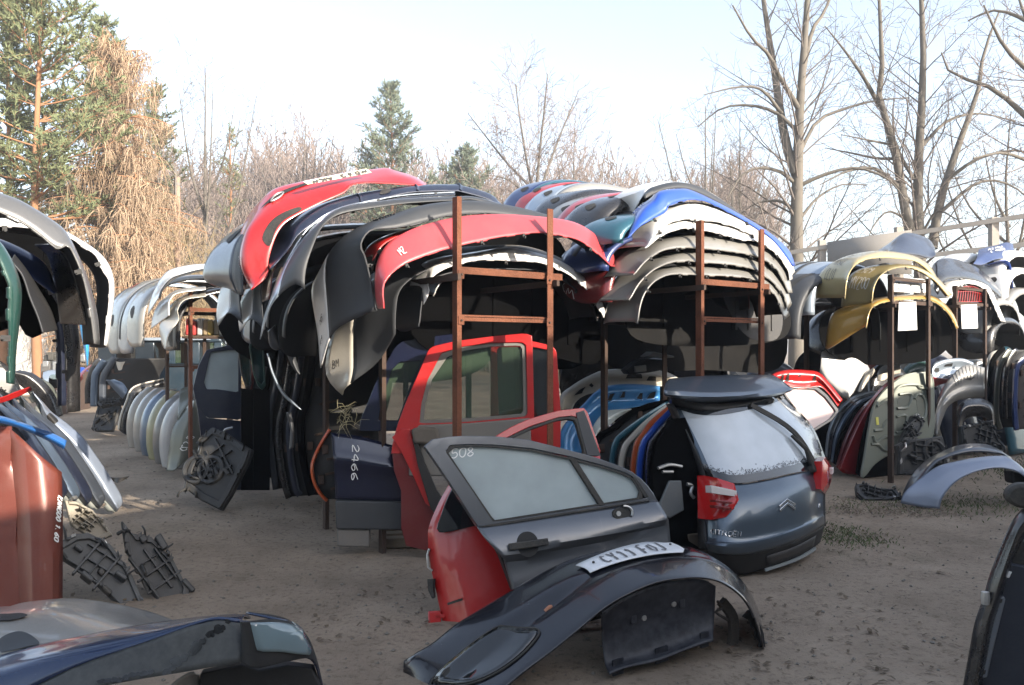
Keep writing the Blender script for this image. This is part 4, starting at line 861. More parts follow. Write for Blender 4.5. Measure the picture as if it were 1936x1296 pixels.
# ---- bright red door leaning behind it
F6 = facing(.12 * SG, 4.72 * SG, 0, 12, 16)
t = thing('car_door', 'bright red rear door, empty window frame, leaning behind the graphite door', 'car door', F6, 'loose car doors')
G = sheet(F6, [(-.03, q([(240, 462), (190, 555), (154, 645), (151, 710), (162, 810), (184, 910), (205, 1010), (226, 1120)])), (.05, q([(330, 430), (290, 560), (280, 645), (285, 720), (300, 810), (320, 910), (340, 1010), (360, 1120)])), (.065, q([(520, 420), (520, 560), (520, 640), (520, 720), (520, 810), (520, 910), (530, 1010), (540, 1120)])), (.05, q([(858, 352), (862, 500), (866, 640), (868, 720), (868, 810), (868, 910), (870, 1010), (872, 1120)]))], 30, 16)
grid_obj('door_panel', G, [RED, BLK], t, .01, 30, two=True); S6 = Surf(G)
frame_ring('window_frame', F6, q([(238, 470), (330, 350), (425, 274), (490, 236), (560, 204), (680, 170), (786, 158), (800, 170), (862, 356), (560, 420), (330, 440)]), q([(300, 440), (370, 360), (455, 290), (510, 262), (570, 234), (680, 198), (752, 190), (766, 204), (806, 352), (560, 400)]), -.03, .02, RED, t)
plate('pillar_trim', F6, q([(758, 176), (792, 166), (862, 356), (804, 352), (764, 204)]), .021, .028, GREYD, t)
a_, b_ = angring(F6.P(q([(300, 440), (370, 360), (455, 290), (510, 262), (570, 234), (680, 198), (752, 190), (766, 204), (806, 352), (560, 400)]), .02), F6.P(q([(312, 436), (378, 368), (462, 300), (514, 272), (574, 244), (680, 207), (745, 200), (757, 210), (795, 345), (560, 390)]), .02))
mb = MB(); mb.ring(a_, b_, -.02, .025); fixn(mb.build('rubber_seal', RUB, t))
plate('quarter_window', F6, q([(196, 668), (206, 588), (246, 492), (300, 420), (420, 560), (420, 650), (352, 640)]), .05, .075, GL_DARK, t, n=40)
mb = MB(); a = np.array(F6.px(*q([(230, 962)])[0], .06)); b = np.array(F6.px(*q([(292, 942)])[0], .06)); mb.strip([a, b], .012, .012, (0, 0, 1)); mb.build('rub_mark', RUB, t)
mb = MB(); a = np.array(F6.px(*q([(156, 735)])[0], -.02)); mb.tube([a + (0, 0, 0), a + (-.012, -.03, 0), a + (-.01, -.10, 0), a + (.012, -.12, 0)], .007, 6); mb.build('hinge', METAL, t)
mb = MB(); a = np.array(F6.px(*q([(178, 1045)])[0], -.03)); mb.box(a, (.035, .07, .012)); mb.box(a + (.03, .04, 0), (.03, .012, .012)); mb.build('hinge', RED, t, bevel=.006)
mb = MB(); a = np.array(F6.px(*q([(165, 905)])[0], -.03)); mb.tube([a + (0, .06, 0), a, a + (.01, -.04, .01)], [.024, .02, .012], 8); mb.build('check_strap_boot', RUB, t)

# ---- grey-blue tailgate
FT = facing(1.83 * SG, 5.62 * SG, 0, 31.5, 8)
t = thing('tailgate', 'grey-blue hatchback tailgate with spoiler, rear window and both red lamps, standing on the dirt', 'tailgate', FT)
q = lambda p: zc(A1, p)
body = [(-.13, q([(762, 662, -.12), (850, 690, -.02), (950, 711, .05), (1100, 690, .08), (1250, 656, .07), (1380, 628, .0), (1452, 600, -.14)])),
        (-.06, q([(762, 760, -.14), (850, 775, -.02), (960, 790, .05), (1100, 775, .08), (1250, 742, .07), (1380, 712, .0), (1466, 680, -.16)])),
        (-.02, q([(760, 900, -.14), (850, 905, -.02), (960, 908, .05), (1100, 885, .08), (1250, 842, .07), (1380, 800, .0), (1446, 765, -.16)])),
        (.0, q([(760, 1030, -.14), (850, 1036, -.02), (980, 1034, .05), (1120, 1008, .08), (1270, 962, .07), (1390, 908, .0), (1438, 876, -.12)])),
        (.045, q([(764, 1045, -.14), (850, 1052, -.02), (980, 1050, .05), (1120, 1024, .08), (1270, 978, .07), (1390, 922, .0), (1442, 890, -.12)])),
        (.03, q([(775, 1090, -.14), (860, 1110, -.02), (990, 1112, .05), (1130, 1085, .08), (1280, 1035, .07), (1395, 975, .0), (1446, 945, -.12)]))]
G = sheet(FT, body, 48, 30); grid_obj('body_panel', G, [TGB, BLK], t, .012, 30, two=True, flip=True); ST = Surf(G, -1)
G2 = sheet(FT, [(.02, q([(776, 1092, -.14), (860, 1112, -.02), (990, 1114, .05), (1130, 1087, .08), (1280, 1037, .07), (1395, 977, .0), (1444, 946, -.12)])), (-.01, q([(800, 1150, -.12), (880, 1175, -.02), (985, 1190, .03), (1130, 1160, .06), (1275, 1110, .05), (1380, 1050, -.02), (1430, 1000, -.12)])), (-.03, q([(830, 1190, -.12), (900, 1215, -.02), (985, 1226, .03), (1130, 1183, .06), (1275, 1134, .05), (1370, 1080, -.02), (1420, 1040, -.12)]))], 40, 10)
grid_obj('lower_skirt', G2, BLK, t, .012, 40, flip=True); SK = Surf(G2, -1)
npp = patch('number_plate', SK, .33, .80, .25, .85, .006, mat('dark_plate', (.03, .03, .032), .5), t, 14, 3, .004)
mb = MB(); mb.strip([SK.at(a, .97, .014) for a in np.linspace(.30, .82, 14)], .014, .018, (0, 1, 0)); mb.build('plate_lip', mat('dull_lip', (.25, .27, .27), .45), t)
win = [(-.13, q([(775, 655, -.12), (850, 684, -.02), (950, 705, .05), (1100, 684, .08), (1250, 650, .07), (1380, 622, .0), (1446, 560, -.14)])), (-.24, q([(690, 480, -.12), (790, 505, -.02), (900, 508, .05), (1060, 480, .08), (1210, 440, .07), (1310, 410, .0), (1370, 380, -.14)])), (-.38, q([(578, 250, -.12), (690, 285, -.02), (800, 292, .05), (930, 275, .08), (1080, 240, .07), (1150, 215, .0), (1200, 195, -.14)]))]
G3 = sheet(FT, win, 40, 20); SWn = Surf(G3, 1)
gw = grid_obj('rear_window', G3, GL_FROST, t, .006, 60)
# dark printed border of the glass and the wet, dripping lower edge
patch('window_border', SWn, 0, 1, .0, .10, .003, GL_DARK, gw, 40, 3)
patch('window_border', SWn, 0, 1, .93, 1.0, .003, GL_DARK, gw, 40, 2)
patch('window_border', SWn, 0, .035, .10, .93, .003, TGB, gw, 2, 20)
patch('window_border', SWn, .955, 1, .10, .93, .003, GL_DARK, gw, 2, 20)
rg = random.Random(5); mb = MB()
for i in range(1100):
    a = rg.random(); b = .10 + abs(rg.gauss(0, .030)); 
    if rg.random() < .3: a = .955 - abs(rg.gauss(0, .05)); b = rg.uniform(.1, .75)
    c = SWn.at(a, b, .003); r = rg.uniform(.0012, .0048); u_, v_ = SWn.at(a + .01, b, .003) - c, SWn.at(a, b + .02, .003) - c; u_, v_ = unit(u_) * r, unit(v_) * r * rg.uniform(.8, 2)
    mb.add([c + u_, c + v_, c - u_, c - v_], [(0, 1, 2, 3)])
o = mb.build('dew_drops', GL_DARK, gw); o['kind'] = 'stuff'
# wiper
mb = MB(); w0 = SWn.at(.715, .03, .02); w1 = SWn.at(.60, .45, .03); w2 = SWn.at(.475, .97, .02)
mb.tube([w0, SWn.at(.67, .25, .045), w1], [.022, .018, .012], 7); mb.strip([SWn.at(.745 - .27 * s, .08 + .90 * s, .02 + .02 * math.sin(math.pi * s)) for s in np.linspace(0, 1, 10)], .035, .014, (0, 0, 1)); mb.tube([SWn.at(.71, .0, .0), SWn.at(.71, .0, .04)], [.03, .026], 10)
mb.build('wiper', RUB, t)
# spoiler
SPO = [(-.62, q([(560, 118, 0), (700, 105, .03), (860, 98, .04), (1060, 95, .03), (1150, 97, 0)])), (-.50, q([(540, 140, 0), (690, 130, .03), (860, 128, .05), (1070, 118, .03), (1185, 118, 0)])), (-.30, q([(526, 180, 0), (660, 196, .03), (800, 202, .05), (1000, 200, .05), (1130, 188, .03), (1248, 165, 0)])), (-.31, q([(530, 196, 0), (660, 208, .03), (800, 214, .05), (1000, 211, .05), (1130, 199, .03), (1246, 175, 0)])), (-.38, q([(570, 206, 0), (680, 230, .02), (800, 240, .03), (1000, 228, .03), (1100, 214, .02), (1200, 190, 0)]))]
G4 = sheet(FT, SPO, 40, 22); grid_obj('spoiler', G4, paint('spoiler_blue', (.105, .130, .165), .35, .3, .2), t, .012, 35); SS = Surf(G4, camsign(FT, G4))
write('chalk_lettering', SS, 'E240 04 KOMBI', (.38, .30), (.028, 0), (0, -.13), .004, CHALK, t, .005, seed=3)
write('chalk_lettering', SS, 'WEPZ', (.53, .44), (.028, 0), (0, -.12), .004, CHALK, t, .005, seed=4)
mb = MB(); mb.box(SS.at(.27, .34, .003), (.03, .008, .002)); mb.build('sticker', CHALK, t)
G6 = sheet(FT, [(-.40, q([(572, 206, 0), (680, 228, .02), (800, 238, .03), (1000, 227, .03), (1100, 212, .02), (1200, 186, 0)])), (-.385, q([(574, 250, -.10), (690, 288, -.02), (800, 296, .05), (930, 279, .08), (1080, 244, .07), (1150, 219, .0), (1202, 196, -.12)]))], 30, 5); grid_obj('upper_panel', G6, BLK, t, .01, 60)
# side returns that carry the gate's depth
for nm, pts in (('side_return', [(770, 1085), (760, 900), (762, 665), (600, 300), (575, 250)]), ('side_return', [(1446, 945), (1446, 770), (1452, 600), (1300, 360), (1200, 200)])):
    p0 = FT.P(q([(x, y, h) for (x, y), h in zip(pts, (-.10, -.16, -.26, -.40, -.50))])); G5 = np.stack([p0, p0 + np.array([.03 if pts[0][0] < 900 else -.03, 0, -.10])]); grid_obj(nm, np.stack([cr(g, 20) for g in G5]), BLK, t, .01, 40)
LRED = mat('lamp_red', (0.55, 0.012, 0.012), .12, 0, .8, .1); LWH = mat('lamp_clear', (.62, .58, .56), .15, 0, .6, .1); LDK = mat('lamp_dark_red', (0.16, 0.006, 0.006), .2, 0, .6, .1)
def lamp(pts, hb, band, bars):
    la = MB(); p = [FT.px(*q([(x, y)])[0], h + .065) for x, y, h in pts]
    k = len(p); c = np.mean(np.array(p), 0) + (0, 0, .03); v = [c] + [np.array(x) for x in p] + [np.array(x) - (0, 0, .07) for x in p]
    mid = [c * .35 + np.array(x) * .65 + (0, 0, .022) for x in p]; v += mid
    f = [(0, 1 + 2 * k + i, 1 + 2 * k + (i + 1) % k) for i in range(k)] + [(1 + 2 * k + i, 1 + i, 1 + (i + 1) % k, 1 + 2 * k + (i + 1) % k) for i in range(k)] + [(1 + i, 1 + k + i, 1 + k + (i + 1) % k, 1 + (i + 1) % k) for i in range(k)]
    la.add(v, f); lo = fixn(la.build('tail_lamp', LRED, t, None, 50))
    m = MB(); m.prism([FT.px(*q([(x, y)])[0], hb)[:2] for x, y in band], hb - .02, hb + .035); fixn(m.build('reversing_lens', LWH, lo, bevel=.003))
    for bq in bars:
        m = MB(); m.prism([FT.px(*q([(x, y)])[0], hb)[:2] for x, y in bq], hb - .02, hb + .028); fixn(m.build('lens_bar', LDK, lo, bevel=.003))
lamp([(760, 662, -.24), (830, 676, -.13), (930, 708, -.04), (955, 800, -.03), (925, 850, -.03), (880, 900, -.08), (800, 913, -.14), (765, 908, -.2)], .0, [(775, 718), (830, 728), (922, 748), (920, 782), (830, 770), (778, 760)], [[(800, 800), (930, 815), (925, 826), (802, 812)], [(800, 830), (915, 845), (905, 858), (804, 846)]])
lamp([(1430, 580, -.10), (1450, 556, -.2), (1478, 612, -.30), (1468, 700, -.30), (1446, 770, -.22), (1424, 740, -.08)], -.20, [(1432, 660), (1474, 612), (1474, 645), (1436, 690)], [])
# badge: two stacked chevrons, and the raised lettering
def raised(S, p0, du, dv, segs, w, d, nm, m, par):
    mb = MB()
    for sg in segs: mb.strip([S.at(*(np.array(p0) + np.array(du) * a + np.array(dv) * b), .006) for a, b in sg], w, d, (0, 0, 1))
    return mb.build(nm, m, par, bevel=.002)
bx = inv_t(ST, FT, 1222, 828, A1); bu = (inv_t(ST, FT, 1262, 828, A1) - inv_t(ST, FT, 1182, 828, A1)) / 2; bv = (inv_t(ST, FT, 1222, 780, A1) - inv_t(ST, FT, 1222, 860, A1)) / 2
raised(ST, bx, bu, bv, [[(-1, -.35), (-.5, .15), (0, .62), (.5, .15), (1, -.35)]], .017, .012, 'chevron_badge', CHROME, t)
raised(ST, bx, bu, bv, [[(-1, -.95), (-.5, -.45), (0, .02), (.5, -.45), (1, -.95)]], .017, .012, 'chevron_badge', CHROME, t)
LET = {'C': [[(.9, .85), (.6, 1), (.2, .9), (0, .5), (.2, .1), (.6, 0), (.9, .15)]], 'I': [[(.1, 0), (.1, 1)]], 'T': [[(0, 1), (.9, 1)], [(.45, 1), (.45, 0)]], 'R': [[(0, 0), (0, 1), (.7, 1), (.8, .75), (.7, .5), (0, .5)], [(.45, .5), (.85, 0)]], 'O': [[(.5, 0), (.1, .1), (0, .5), (.1, .9), (.5, 1), (.9, .9), (1, .5), (.9, .1), (.5, 0)]], 'E': [[(.8, 1), (0, 1), (0, 0), (.8, 0)], [(0, .5), (.7, .5)]], 'N': [[(0, 0), (0, 1), (.8, 0), (.8, 1)]], '4': [[(.6, 0), (.6, 1), (0, .35), (.9, .35)]]}
def lettering(text, S, p0, du, dv, w, d, nm, par):
    x = 0; segs = []
    for ch in text:
        e = 'E' if ch == 'Ë' else ch
        segs += [[(x + a, b) for a, b in s] for s in LET[e]]
        if ch == 'Ë': segs += [[(x + .15, 1.25), (x + .27, 1.25)], [(x + .52, 1.25), (x + .64, 1.25)]]
        x += .55 if ch == 'I' else 1.25
    return raised(S, p0, du, dv, segs, w, d, nm, CHROME, par)
l0, l1, l2 = inv_t(ST, FT, 800, 984, A1), inv_t(ST, FT, 968, 984, A1), inv_t(ST, FT, 800, 958, A1)
lettering('CITROËN', ST, l0, np.array([l1[0] - l0[0], 0]) / 8.0, np.array([0, -.052]), .0048, .008, 'lettering', t)
l0 = inv_t(ST, FT, 1405, 850, A1); lettering('C4', ST, l0, np.array([.014, 0]), np.array([0, -.06]), .009, .006, 'lettering', t)

NBLK = paint('blue_black', (0.0045, 0.006, 0.012), .1, .2, .22)
# ---- navy bumper with plate, nearest of all
FN = facing(.40 * SG, 3.8 * SG, 0, 23.4, 0)
q = lambda p: zc(A2, p)
t = thing('bumper', 'large navy bumper with white number plate lying arched on the ground nearest the camera', 'bumper', FN)
cv = [(.06, q([(300, 960), (520, 790), (640, 690), (760, 600), (900, 490), (1010, 395), (1120, 325), (1270, 262), (1400, 238), (1510, 236), (1600, 262), (1690, 330), (1745, 420), (1785, 530)])),
      (.035, q([(270, 950), (500, 770), (620, 672), (740, 582), (880, 470), (1000, 372), (1115, 302), (1265, 240), (1400, 220), (1515, 222), (1615, 255), (1705, 330), (1758, 430), (1796, 575)])),
      (-.10, q([(150, 900), (400, 720), (560, 590), (690, 480), (820, 385), (950, 290), (1080, 215), (1240, 165), (1390, 146), (1510, 152), (1610, 192), (1700, 280), (1765, 400), (1800, 578)])),
      (-.16, q([(130, 880), (370, 690), (520, 560), (650, 455), (780, 365), (905, 275), (1050, 200), (1220, 150), (1380, 131), (1500, 137), (1605, 180), (1700, 272), (1766, 395), (1801, 577)])),
      (-.24, q([(110, 850), (300, 640), (460, 500), (600, 395), (740, 300), (880, 222), (1040, 168), (1220, 130), (1370, 112), (1480, 112), (1600, 168), (1700, 265), (1767, 392), (1801, 577)])),
      (-.40, q([(75, 800), (100, 640), (215, 548), (330, 455), (480, 362), (640, 265), (830, 165), (1010, 110), (1200, 82), (1340, 78), (1450, 92), (1540, 132), (1640, 210), (1730, 320), (1790, 480)])),
      (-.44, q([(60, 780), (68, 640), (190, 560), (320, 462), (480, 366), (640, 270), (830, 170), (1010, 116), (1200, 88), (1340, 84), (1450, 98), (1540, 138), (1640, 216), (1730, 326), (1790, 484)]))]
G = sheet(FN, cv, 80, 36); grid_obj('shell', G, [NBLK, BLK], t, .008, 35, two=True); SN = Surf(G)
def quad(nm, S, c, off, m, par, nu=14, nv=4, thick=.0):
    c = [np.array(x) for x in c]
    G_ = np.array([[S.at(*((c[0] * (1 - i / nu) + c[1] * i / nu) * (1 - j / nv) + (c[3] * (1 - i / nu) + c[2] * i / nu) * j / nv), off) for i in range(nu + 1)] for j in range(nv + 1)])
    o = grid_obj(nm, G_, m, par, thick, 60); return o, Surf(G_)
cor = [inv_t(SN, FN, x, y, A2) for x, y in ((958, 228), (1400, 124), (1345, 82), (888, 186))]
pl, SP = quad('number_plate', SN, cor, .016, PLATE, t, 18, 4, .004)
PINK = mat('plate_ink', (.13, .13, .14), .6, dirt=.2)
write('plate_lettering', SP, 'CY11 FOJ', (.19, .2), (.088, 0), (0, .62), .004, PINK, pl, .012, adv=1.0, jit=0, round_=False)
for a in (.10, .92):
    mb = MB(); c = SP.at(a, .55, .003); mb.tube([c, c + (SP.at(a, .55, .01) - c)], [.007, .006], 8); mb.build('plate_screw', RUB, pl)
lp = [inv_t(SN, FN, x, y, A2) for x, y in ((205, 735), (330, 610), (480, 500), (560, 482), (690, 490), (660, 560), (560, 660), (420, 730), (300, 750))]
blob('lamp_cover', SN, lp, .006, GL_DARK, t, 5, 48, .006)
lq = [np.array(x) for x in lp]; cl = sum(lq) / len(lq)
mb = MB(); pts = [SN.at(*(cl + (x - cl) * 1.05), .005) for x in cr(np.array(lq), 60, True)]; mb.tube(pts, .005, 5, cap=False); mb.build('lamp_gasket', RUB, t)
# inner skirt hanging under the rim, with ribs, holes and scuffs
skt = [(.02, q([(1010, 400), (1120, 330), (1270, 268), (1400, 245), (1500, 245), (1560, 275)])), (-.03, q([(1012, 520), (1120, 470), (1270, 420), (1400, 390), (1490, 370), (1555, 360)])), (.0, q([(1025, 640), (1130, 620), (1270, 575), (1400, 530), (1480, 500), (1550, 470)])), (.06, q([(1050, 705), (1140, 670), (1280, 640), (1410, 590), (1490, 560), (1548, 545)]))]
SKM = mat('scuffed_black', (0.009, 0.010, 0.016), .5, 0, 0, .40, (.16, .165, .18), 1.1)
Gs = sheet(FN, skt, 40, 18); grid_obj('splash_skirt', Gs, SKM, t, .006, 45); SSK = Surf(Gs)
for s0, n in ((.06, 6), (.45, 7), (.88, 5)):
    for i in range(n):
        mb = MB(); mb.box(SSK.at(s0 + i * .016, .90, .004), (.004, .035, .006)); mb.build('skirt_rib', SKM, t)
for a, b in ((.36, .42), (.62, .34)):
    mb = MB(); c = SSK.at(a, b, .0); mb.tube([c - (0, 0, .004), c + (0, 0, .012)], [.017, .012], 10); mb.build('skirt_bolt', METAL, t)
for a, b in ((.28, .30), (.70, .26)):
    mb = MB(); c = SSK.at(a, b, .004); mb.box(c, (.016, .055, .006)); mb.build('skirt_clip', SKM, t, bevel=.004)
# right-hand bracket foot and torn inner arch edge
mb = MB(); br = FN.P(q([(1590, 350), (1640, 420), (1648, 520), (1630, 600), (1620, 660)]), -.10)
mb.strip(cr(br, 14), .05, .03, (0, 0, 1)); mb.box(br[-1], (.06, .05, .03)); mb.tube(cr(FN.P(q([(1570, 350), (1600, 380), (1560, 400), (1620, 440)]), -.08), 10), .008, 6); mb.build('bracket', mat('rusty_bracket', (.06, .05, .045), .8, .2, 0, .5), t, bevel=.006)
rg = random.Random(3)
k = [(1690, 425), (1720, 440), (1730, 470), (1750, 490), (1745, 520), (1770, 545), (1765, 570), (1790, 600), (1800, 580), (1790, 500), (1760, 430), (1720, 390)]
plate('inner_arch_edge', FN, q(k), -.03, -.015, BLK, t)
mb = MB(); mb.tube(cr(FN.P(q([(740, 400), (765, 378), (775, 390)]), -.16), 8), [.012] * 8, 6); mb.build('torn_tab', mat('torn_orange', (.35, .14, .07), .6), t)
plate('left_end_flap', FN, q([(60, 790), (66, 645), (185, 575), (215, 640), (200, 720), (170, 800)]), -.50, -.44, BLK, t)

# ---- bottom left corner: silver bonnet and navy bumper
DEEP = paint('deep_blue', (.010, .026, .075), .3, .22, .15)
FB = facing(-1.2 * SG, 2.55 * SG, 0, 8, 0)
q = lambda p: zc(B2, p)
t = thing('bonnet', 'pale silver bonnet bulging behind the navy bumper in the near left corner', 'bonnet', facing(-1.4 * SG, 2.9 * SG, 0, 8, 0))
FBb = facing(-1.4 * SG, 2.9 * SG, 0, 8, 0)
G = sheet(FBb, [(.22, q([(-700, 600), (-300, 480), (0, 430), (230, 380), (620, 330), (920, 320), (1100, 320)])), (.12, q([(-700, 420), (-300, 330), (0, 300), (230, 285), (500, 270), (800, 275), (1050, 300)])), (-.05, q([(-700, 260), (-300, 200), (0, 190), (200, 180), (450, 190), (700, 225), (1000, 285)])), (-.30, q([(-700, 220), (-300, 180), (0, 160), (100, 132), (250, 118), (400, 125), (600, 155), (780, 195), (920, 240), (1010, 280)])), ('o', -.05, -.2)], 50, 24)
grid_obj('shell', G, [SILV, BLK], t, .008, 40, two=True); SB = Surf(G, camsign(FBb, G))
blob('dark_vent', SB, [inv_t(SB, FBb, x, y, B2) for x, y in ((0, 330), (100, 318), (180, 335), (240, 385), (100, 410), (0, 420))], .006, GREYD, t)
blob('bonnet_slot', SB, [inv_t(SB, FBb, x, y, B2) for x, y in ((0, 200), (60, 196), (140, 200), (170, 205), (90, 225), (0, 240))], .006, BLK, t)
t = thing('bumper', 'dark navy bumper with dusty inner face and square lamp in the near left corner', 'bumper', FB)
G = sheet(FB, [(.10, q([(-400, 940), (100, 760), (500, 640), (800, 580), (1050, 540), (1250, 505), (1434, 472)])), (.06, q([(-400, 900), (0, 730), (220, 612), (470, 492), (860, 354), (1240, 219), (1420, 232)]))], 50, 8)
grid_obj('inner_face', G, mat('dusty_black', (0.028, 0.031, 0.034), .5, 0, 0, .8, (.12, .125, .12), 1.6), t, .006, 40)
WET = mat('wet_film', (.008, .008, .009), .12, dirt=0); SI = Surf(G, camsign(FB, G)); rg = random.Random(8)
for (a, b, s) in [(.955 - .016 * k + rg.gauss(0, .006), .86 - .06 * k + rg.gauss(0, .03), rg.uniform(.3, .7)) for k in range(14)] + [(.70 - .02 * k, .13 + rg.gauss(0, .02), rg.uniform(.3, .55)) for k in range(9)]:
    pp = [(a + .030 * s * math.cos(x) * rg.uniform(.6, 1.3), b + .17 * s * math.sin(x) * rg.uniform(.6, 1.3)) for x in np.linspace(0, 6.28, 12)[:-1]]
    blob('wet_stain', SI, pp, .002, WET, t)
G = sheet(FB, [(.062, q([(-400, 898), (0, 728), (220, 610), (470, 490), (860, 352), (1240, 217), (1420, 230)])), (.03, q([(-400, 700), (0, 560), (230, 480), (560, 390), (880, 305), (1220, 212), (1430, 212)])), (-.05, q([(-400, 560), (0, 480), (230, 415), (620, 320), (920, 262), (1200, 208), (1440, 200)])), (-.14, q([(-400, 520), (0, 430), (230, 370), (620, 290), (920, 240), (1200, 205), (1330, 194), (1450, 193)])), ('o', -.04, -.1)], 50, 22)
grid_obj('shell', G, [DEEP, BLK], t, .008, 45, two=True)
G = sheet(FB, [(.10, q([(1436, 474), (1440, 350), (1434, 250), (1430, 222)])), (.12, q([(1525, 505), (1510, 420), (1480, 320), (1452, 232)])), (.06, q([(1680, 470), (1680, 400), (1660, 310), (1600, 225)])), (-.02, q([(1835, 465), (1820, 400), (1785, 320), (1700, 244)])), (-.14, q([(1900, 640), (1862, 480), (1835, 400), (1800, 330), (1715, 248), (1610, 212), (1450, 192)]))], 30, 24)
grid_obj('corner_shell', G, [DEEP, BLK], t, .008, 45, two=True, flip=False); SCn = Surf(G, camsign(FB, G))
lm = [inv_t(SCn, FB, x, y, B2) for x, y in ((1465, 240), (1600, 248), (1700, 262), (1780, 330), (1815, 410), (1810, 435), (1650, 408), (1515, 412))]
blob('side_lamp', SCn, lm, .008, glassm('lamp_glass', (.16, .22, .24), .08, 1.0), t, 5, 40, .006, smooth=False)
plate('dark_liner', FB, q([(1180, 640), (1190, 530), (1436, 476), (1530, 510), (1700, 480), (1850, 500), (1890, 620), (1880, 700), (1200, 700)]), -.10, -.06, BLK, t)
t = thing('trim_strip', 'small pale silver trim under the navy bumper\'s inner face', 'trim', FB)
G = sheet(FB, [(.0, q([(900, 760), (980, 640), (1050, 575), (1130, 530), (1160, 545)])), (-.08, q([(1180, 760), (1175, 680), (1172, 620), (1170, 580), (1165, 548)]))], 16, 8); grid_obj('trim_sheet', G, SILV, t, .006)

# ---- right edge: black door standing on edge
FRt = facing(1.75 * SG, 2.75 * SG, 0, -18, 0)
q = lambda p: zc(A7, p)
t = thing('car_door', 'black door standing on end at the photo\'s right edge, bare inner skin showing', 'car door', FRt, 'loose car doors')
G = sheet(FRt, [(.02, q([(895, 1330), (930, 1140), (960, 985), (1000, 870), (1030, 760), (1070, 655), (1110, 560), (1150, 480), (1200, 425), (1260, 400)])), (.05, q([(930, 1330), (965, 1150), (1000, 990), (1035, 880), (1062, 790), (1095, 700), (1130, 600), (1165, 520), (1215, 465), (1265, 440)])), (.0, q([(960, 1340), (1000, 1160), (1030, 1000), (1060, 900), (1080, 810), (1105, 725), (1140, 640), (1180, 560), (1225, 500), (1270, 470)]))], 40, 12)
grid_obj('door_edge', G, [BLACK, BLK], t, .008, 40, flip=False)
plate('inner_skin', FRt, q([(955, 1340), (1000, 1150), (1040, 980), (1070, 850), (1090, 720), (1110, 690), (1191, 705), (1300, 700), (1420, 760), (1420, 1340)]), -.03, .0, mat('inner_skin_navy', (.020, .024, .036), .45, .2, 0, .5, (.06, .06, .065)), t)
plate('window_channel', FRt, q([(1085, 690), (1110, 640), (1150, 600), (1200, 560), (1300, 540), (1300, 690), (1191, 700)]), -.06, -.03, RUB, t)
plate('reinforcing_strip', FRt, q([(963, 1262), (1008, 1255), (1030, 1150), (1098, 870), (1090, 852), (1058, 868), (1030, 960), (985, 1150)]), .001, .014, mat('galvanised', (.16, .18, .21), .5, .5, 0, .5), t)
plate('strip_slot', FRt, q([(985, 1245), (1000, 1240), (1004, 1220), (990, 1222)]), .013, .0165, RUB, t)
plate('strip_slot', FRt, q([(1070, 890), (1082, 888), (1086, 868), (1074, 870)]), .013, .0165, RUB, t)
plate('paper_tag', FRt, q([(1090, 760), (1118, 766), (1132, 735), (1105, 730)]), .001, .006, PLATE, t)
mb = MB(); a = np.array(FRt.px(*q([(1000, 865)])[0], .06)); mb.tube([a + (0, .02, 0), a, a + (0, -.02, .0)], [.012, .014, .012], 8); mb.build('hinge', METAL, t)
m_ = MB(); c = np.array(FRt.px(*q([(1206, 372)])[0], .05)); 
bm_pts = [(c[0] + .052 * math.cos(a), c[1] + .042 * math.sin(a) * (1 if math.sin(a) > 0 else .9)) for a in np.linspace(0, 2 * math.pi, 30)[:-1]]
m_.prism(bm_pts, -.02, .03); o = fixn(m_.build('mirror_shell', RUB, t, None, 60, .01))
# ================================================================ doors, bonnets, wings and radiator carriers standing in the yard
gD, gH, gF = 'loose car doors', 'loose bonnets', 'loose wings'
VNAVY = paint('royal_navy', (0.006, 0.009, 0.030), .2, .22, .1)
# ---- red and blue doors under the middle rack
FM1 = facing(-.30, 5.62, 0, 4, 3); q = lambda p: zc(Z4, p); q7 = lambda p: zc(Z7, p)
t = thing('car_door', 'tall red door with green-tinted glass standing upright behind the thin rusty upright', 'car door', FM1, gD)
fo = q([(598, 780), (622, 765), (730, 740), (900, 718), (1060, 703), (1102, 709), (1106, 800), (1113, 1110), (1100, 1200), (800, 1210), (560, 1210), (480, 1290), (410, 1290), (438, 1170), (478, 1060), (520, 960)])
fi = q([(660, 800), (760, 768), (900, 750), (1050, 746), (1072, 758), (1078, 1000), (1080, 1108), (800, 1134), (552, 1144), (560, 1050), (592, 930)])
frame_ring('window_frame', FM1, fo, fi, -.05, .0, RED, t, 96)
fs = q([(690, 815), (770, 786), (900, 766), (1044, 760), (1056, 772), (1062, 1000), (1062, 1095), (800, 1118), (572, 1128), (580, 1050), (612, 930)])
a_, b_ = angring(FM1.P(fi, 0), FM1.P(fs, 0), 96); mb = MB(); mb.ring(a_, b_, -.045, -.012); fixn(mb.build('window_seal', TRIM, t))
plate('window_glass', FM1, fi, -.034, -.029, GL_GREEN, t, bevel=0)
plate('trim_panel', FM1, q([(548, 1150), (800, 1140), (1096, 1116), (1104, 1400), (500, 1400), (505, 1250)]), -.015, .012, TRIM, t, bevel=.01)
plate('armrest', FM1, q([(512, 1170), (560, 1158), (640, 1164), (650, 1215), (720, 1225), (640, 1250), (525, 1240)]), .012, .07, mat('armrest_cloth', (.11, .095, .08), .9), t, bevel=.02)
plate('lower_panel', FM1, q7([(1040, 690), (1085, 600), (1140, 690), (1165, 760), (1235, 990), (1300, 1100), (1300, 1215), (1110, 1170), (1085, 1080), (1085, 900), (1050, 800)]), -.05, -.002, MAROON, t)  # maroon puts shade into the red door's lower panel
plate('lower_post', FM1, q7([(1040, 640), (1085, 600), (1128, 600), (1150, 690), (1185, 800), (1240, 990), (1205, 965), (1140, 820), (1090, 720)]), -.004, .018, RED, t)
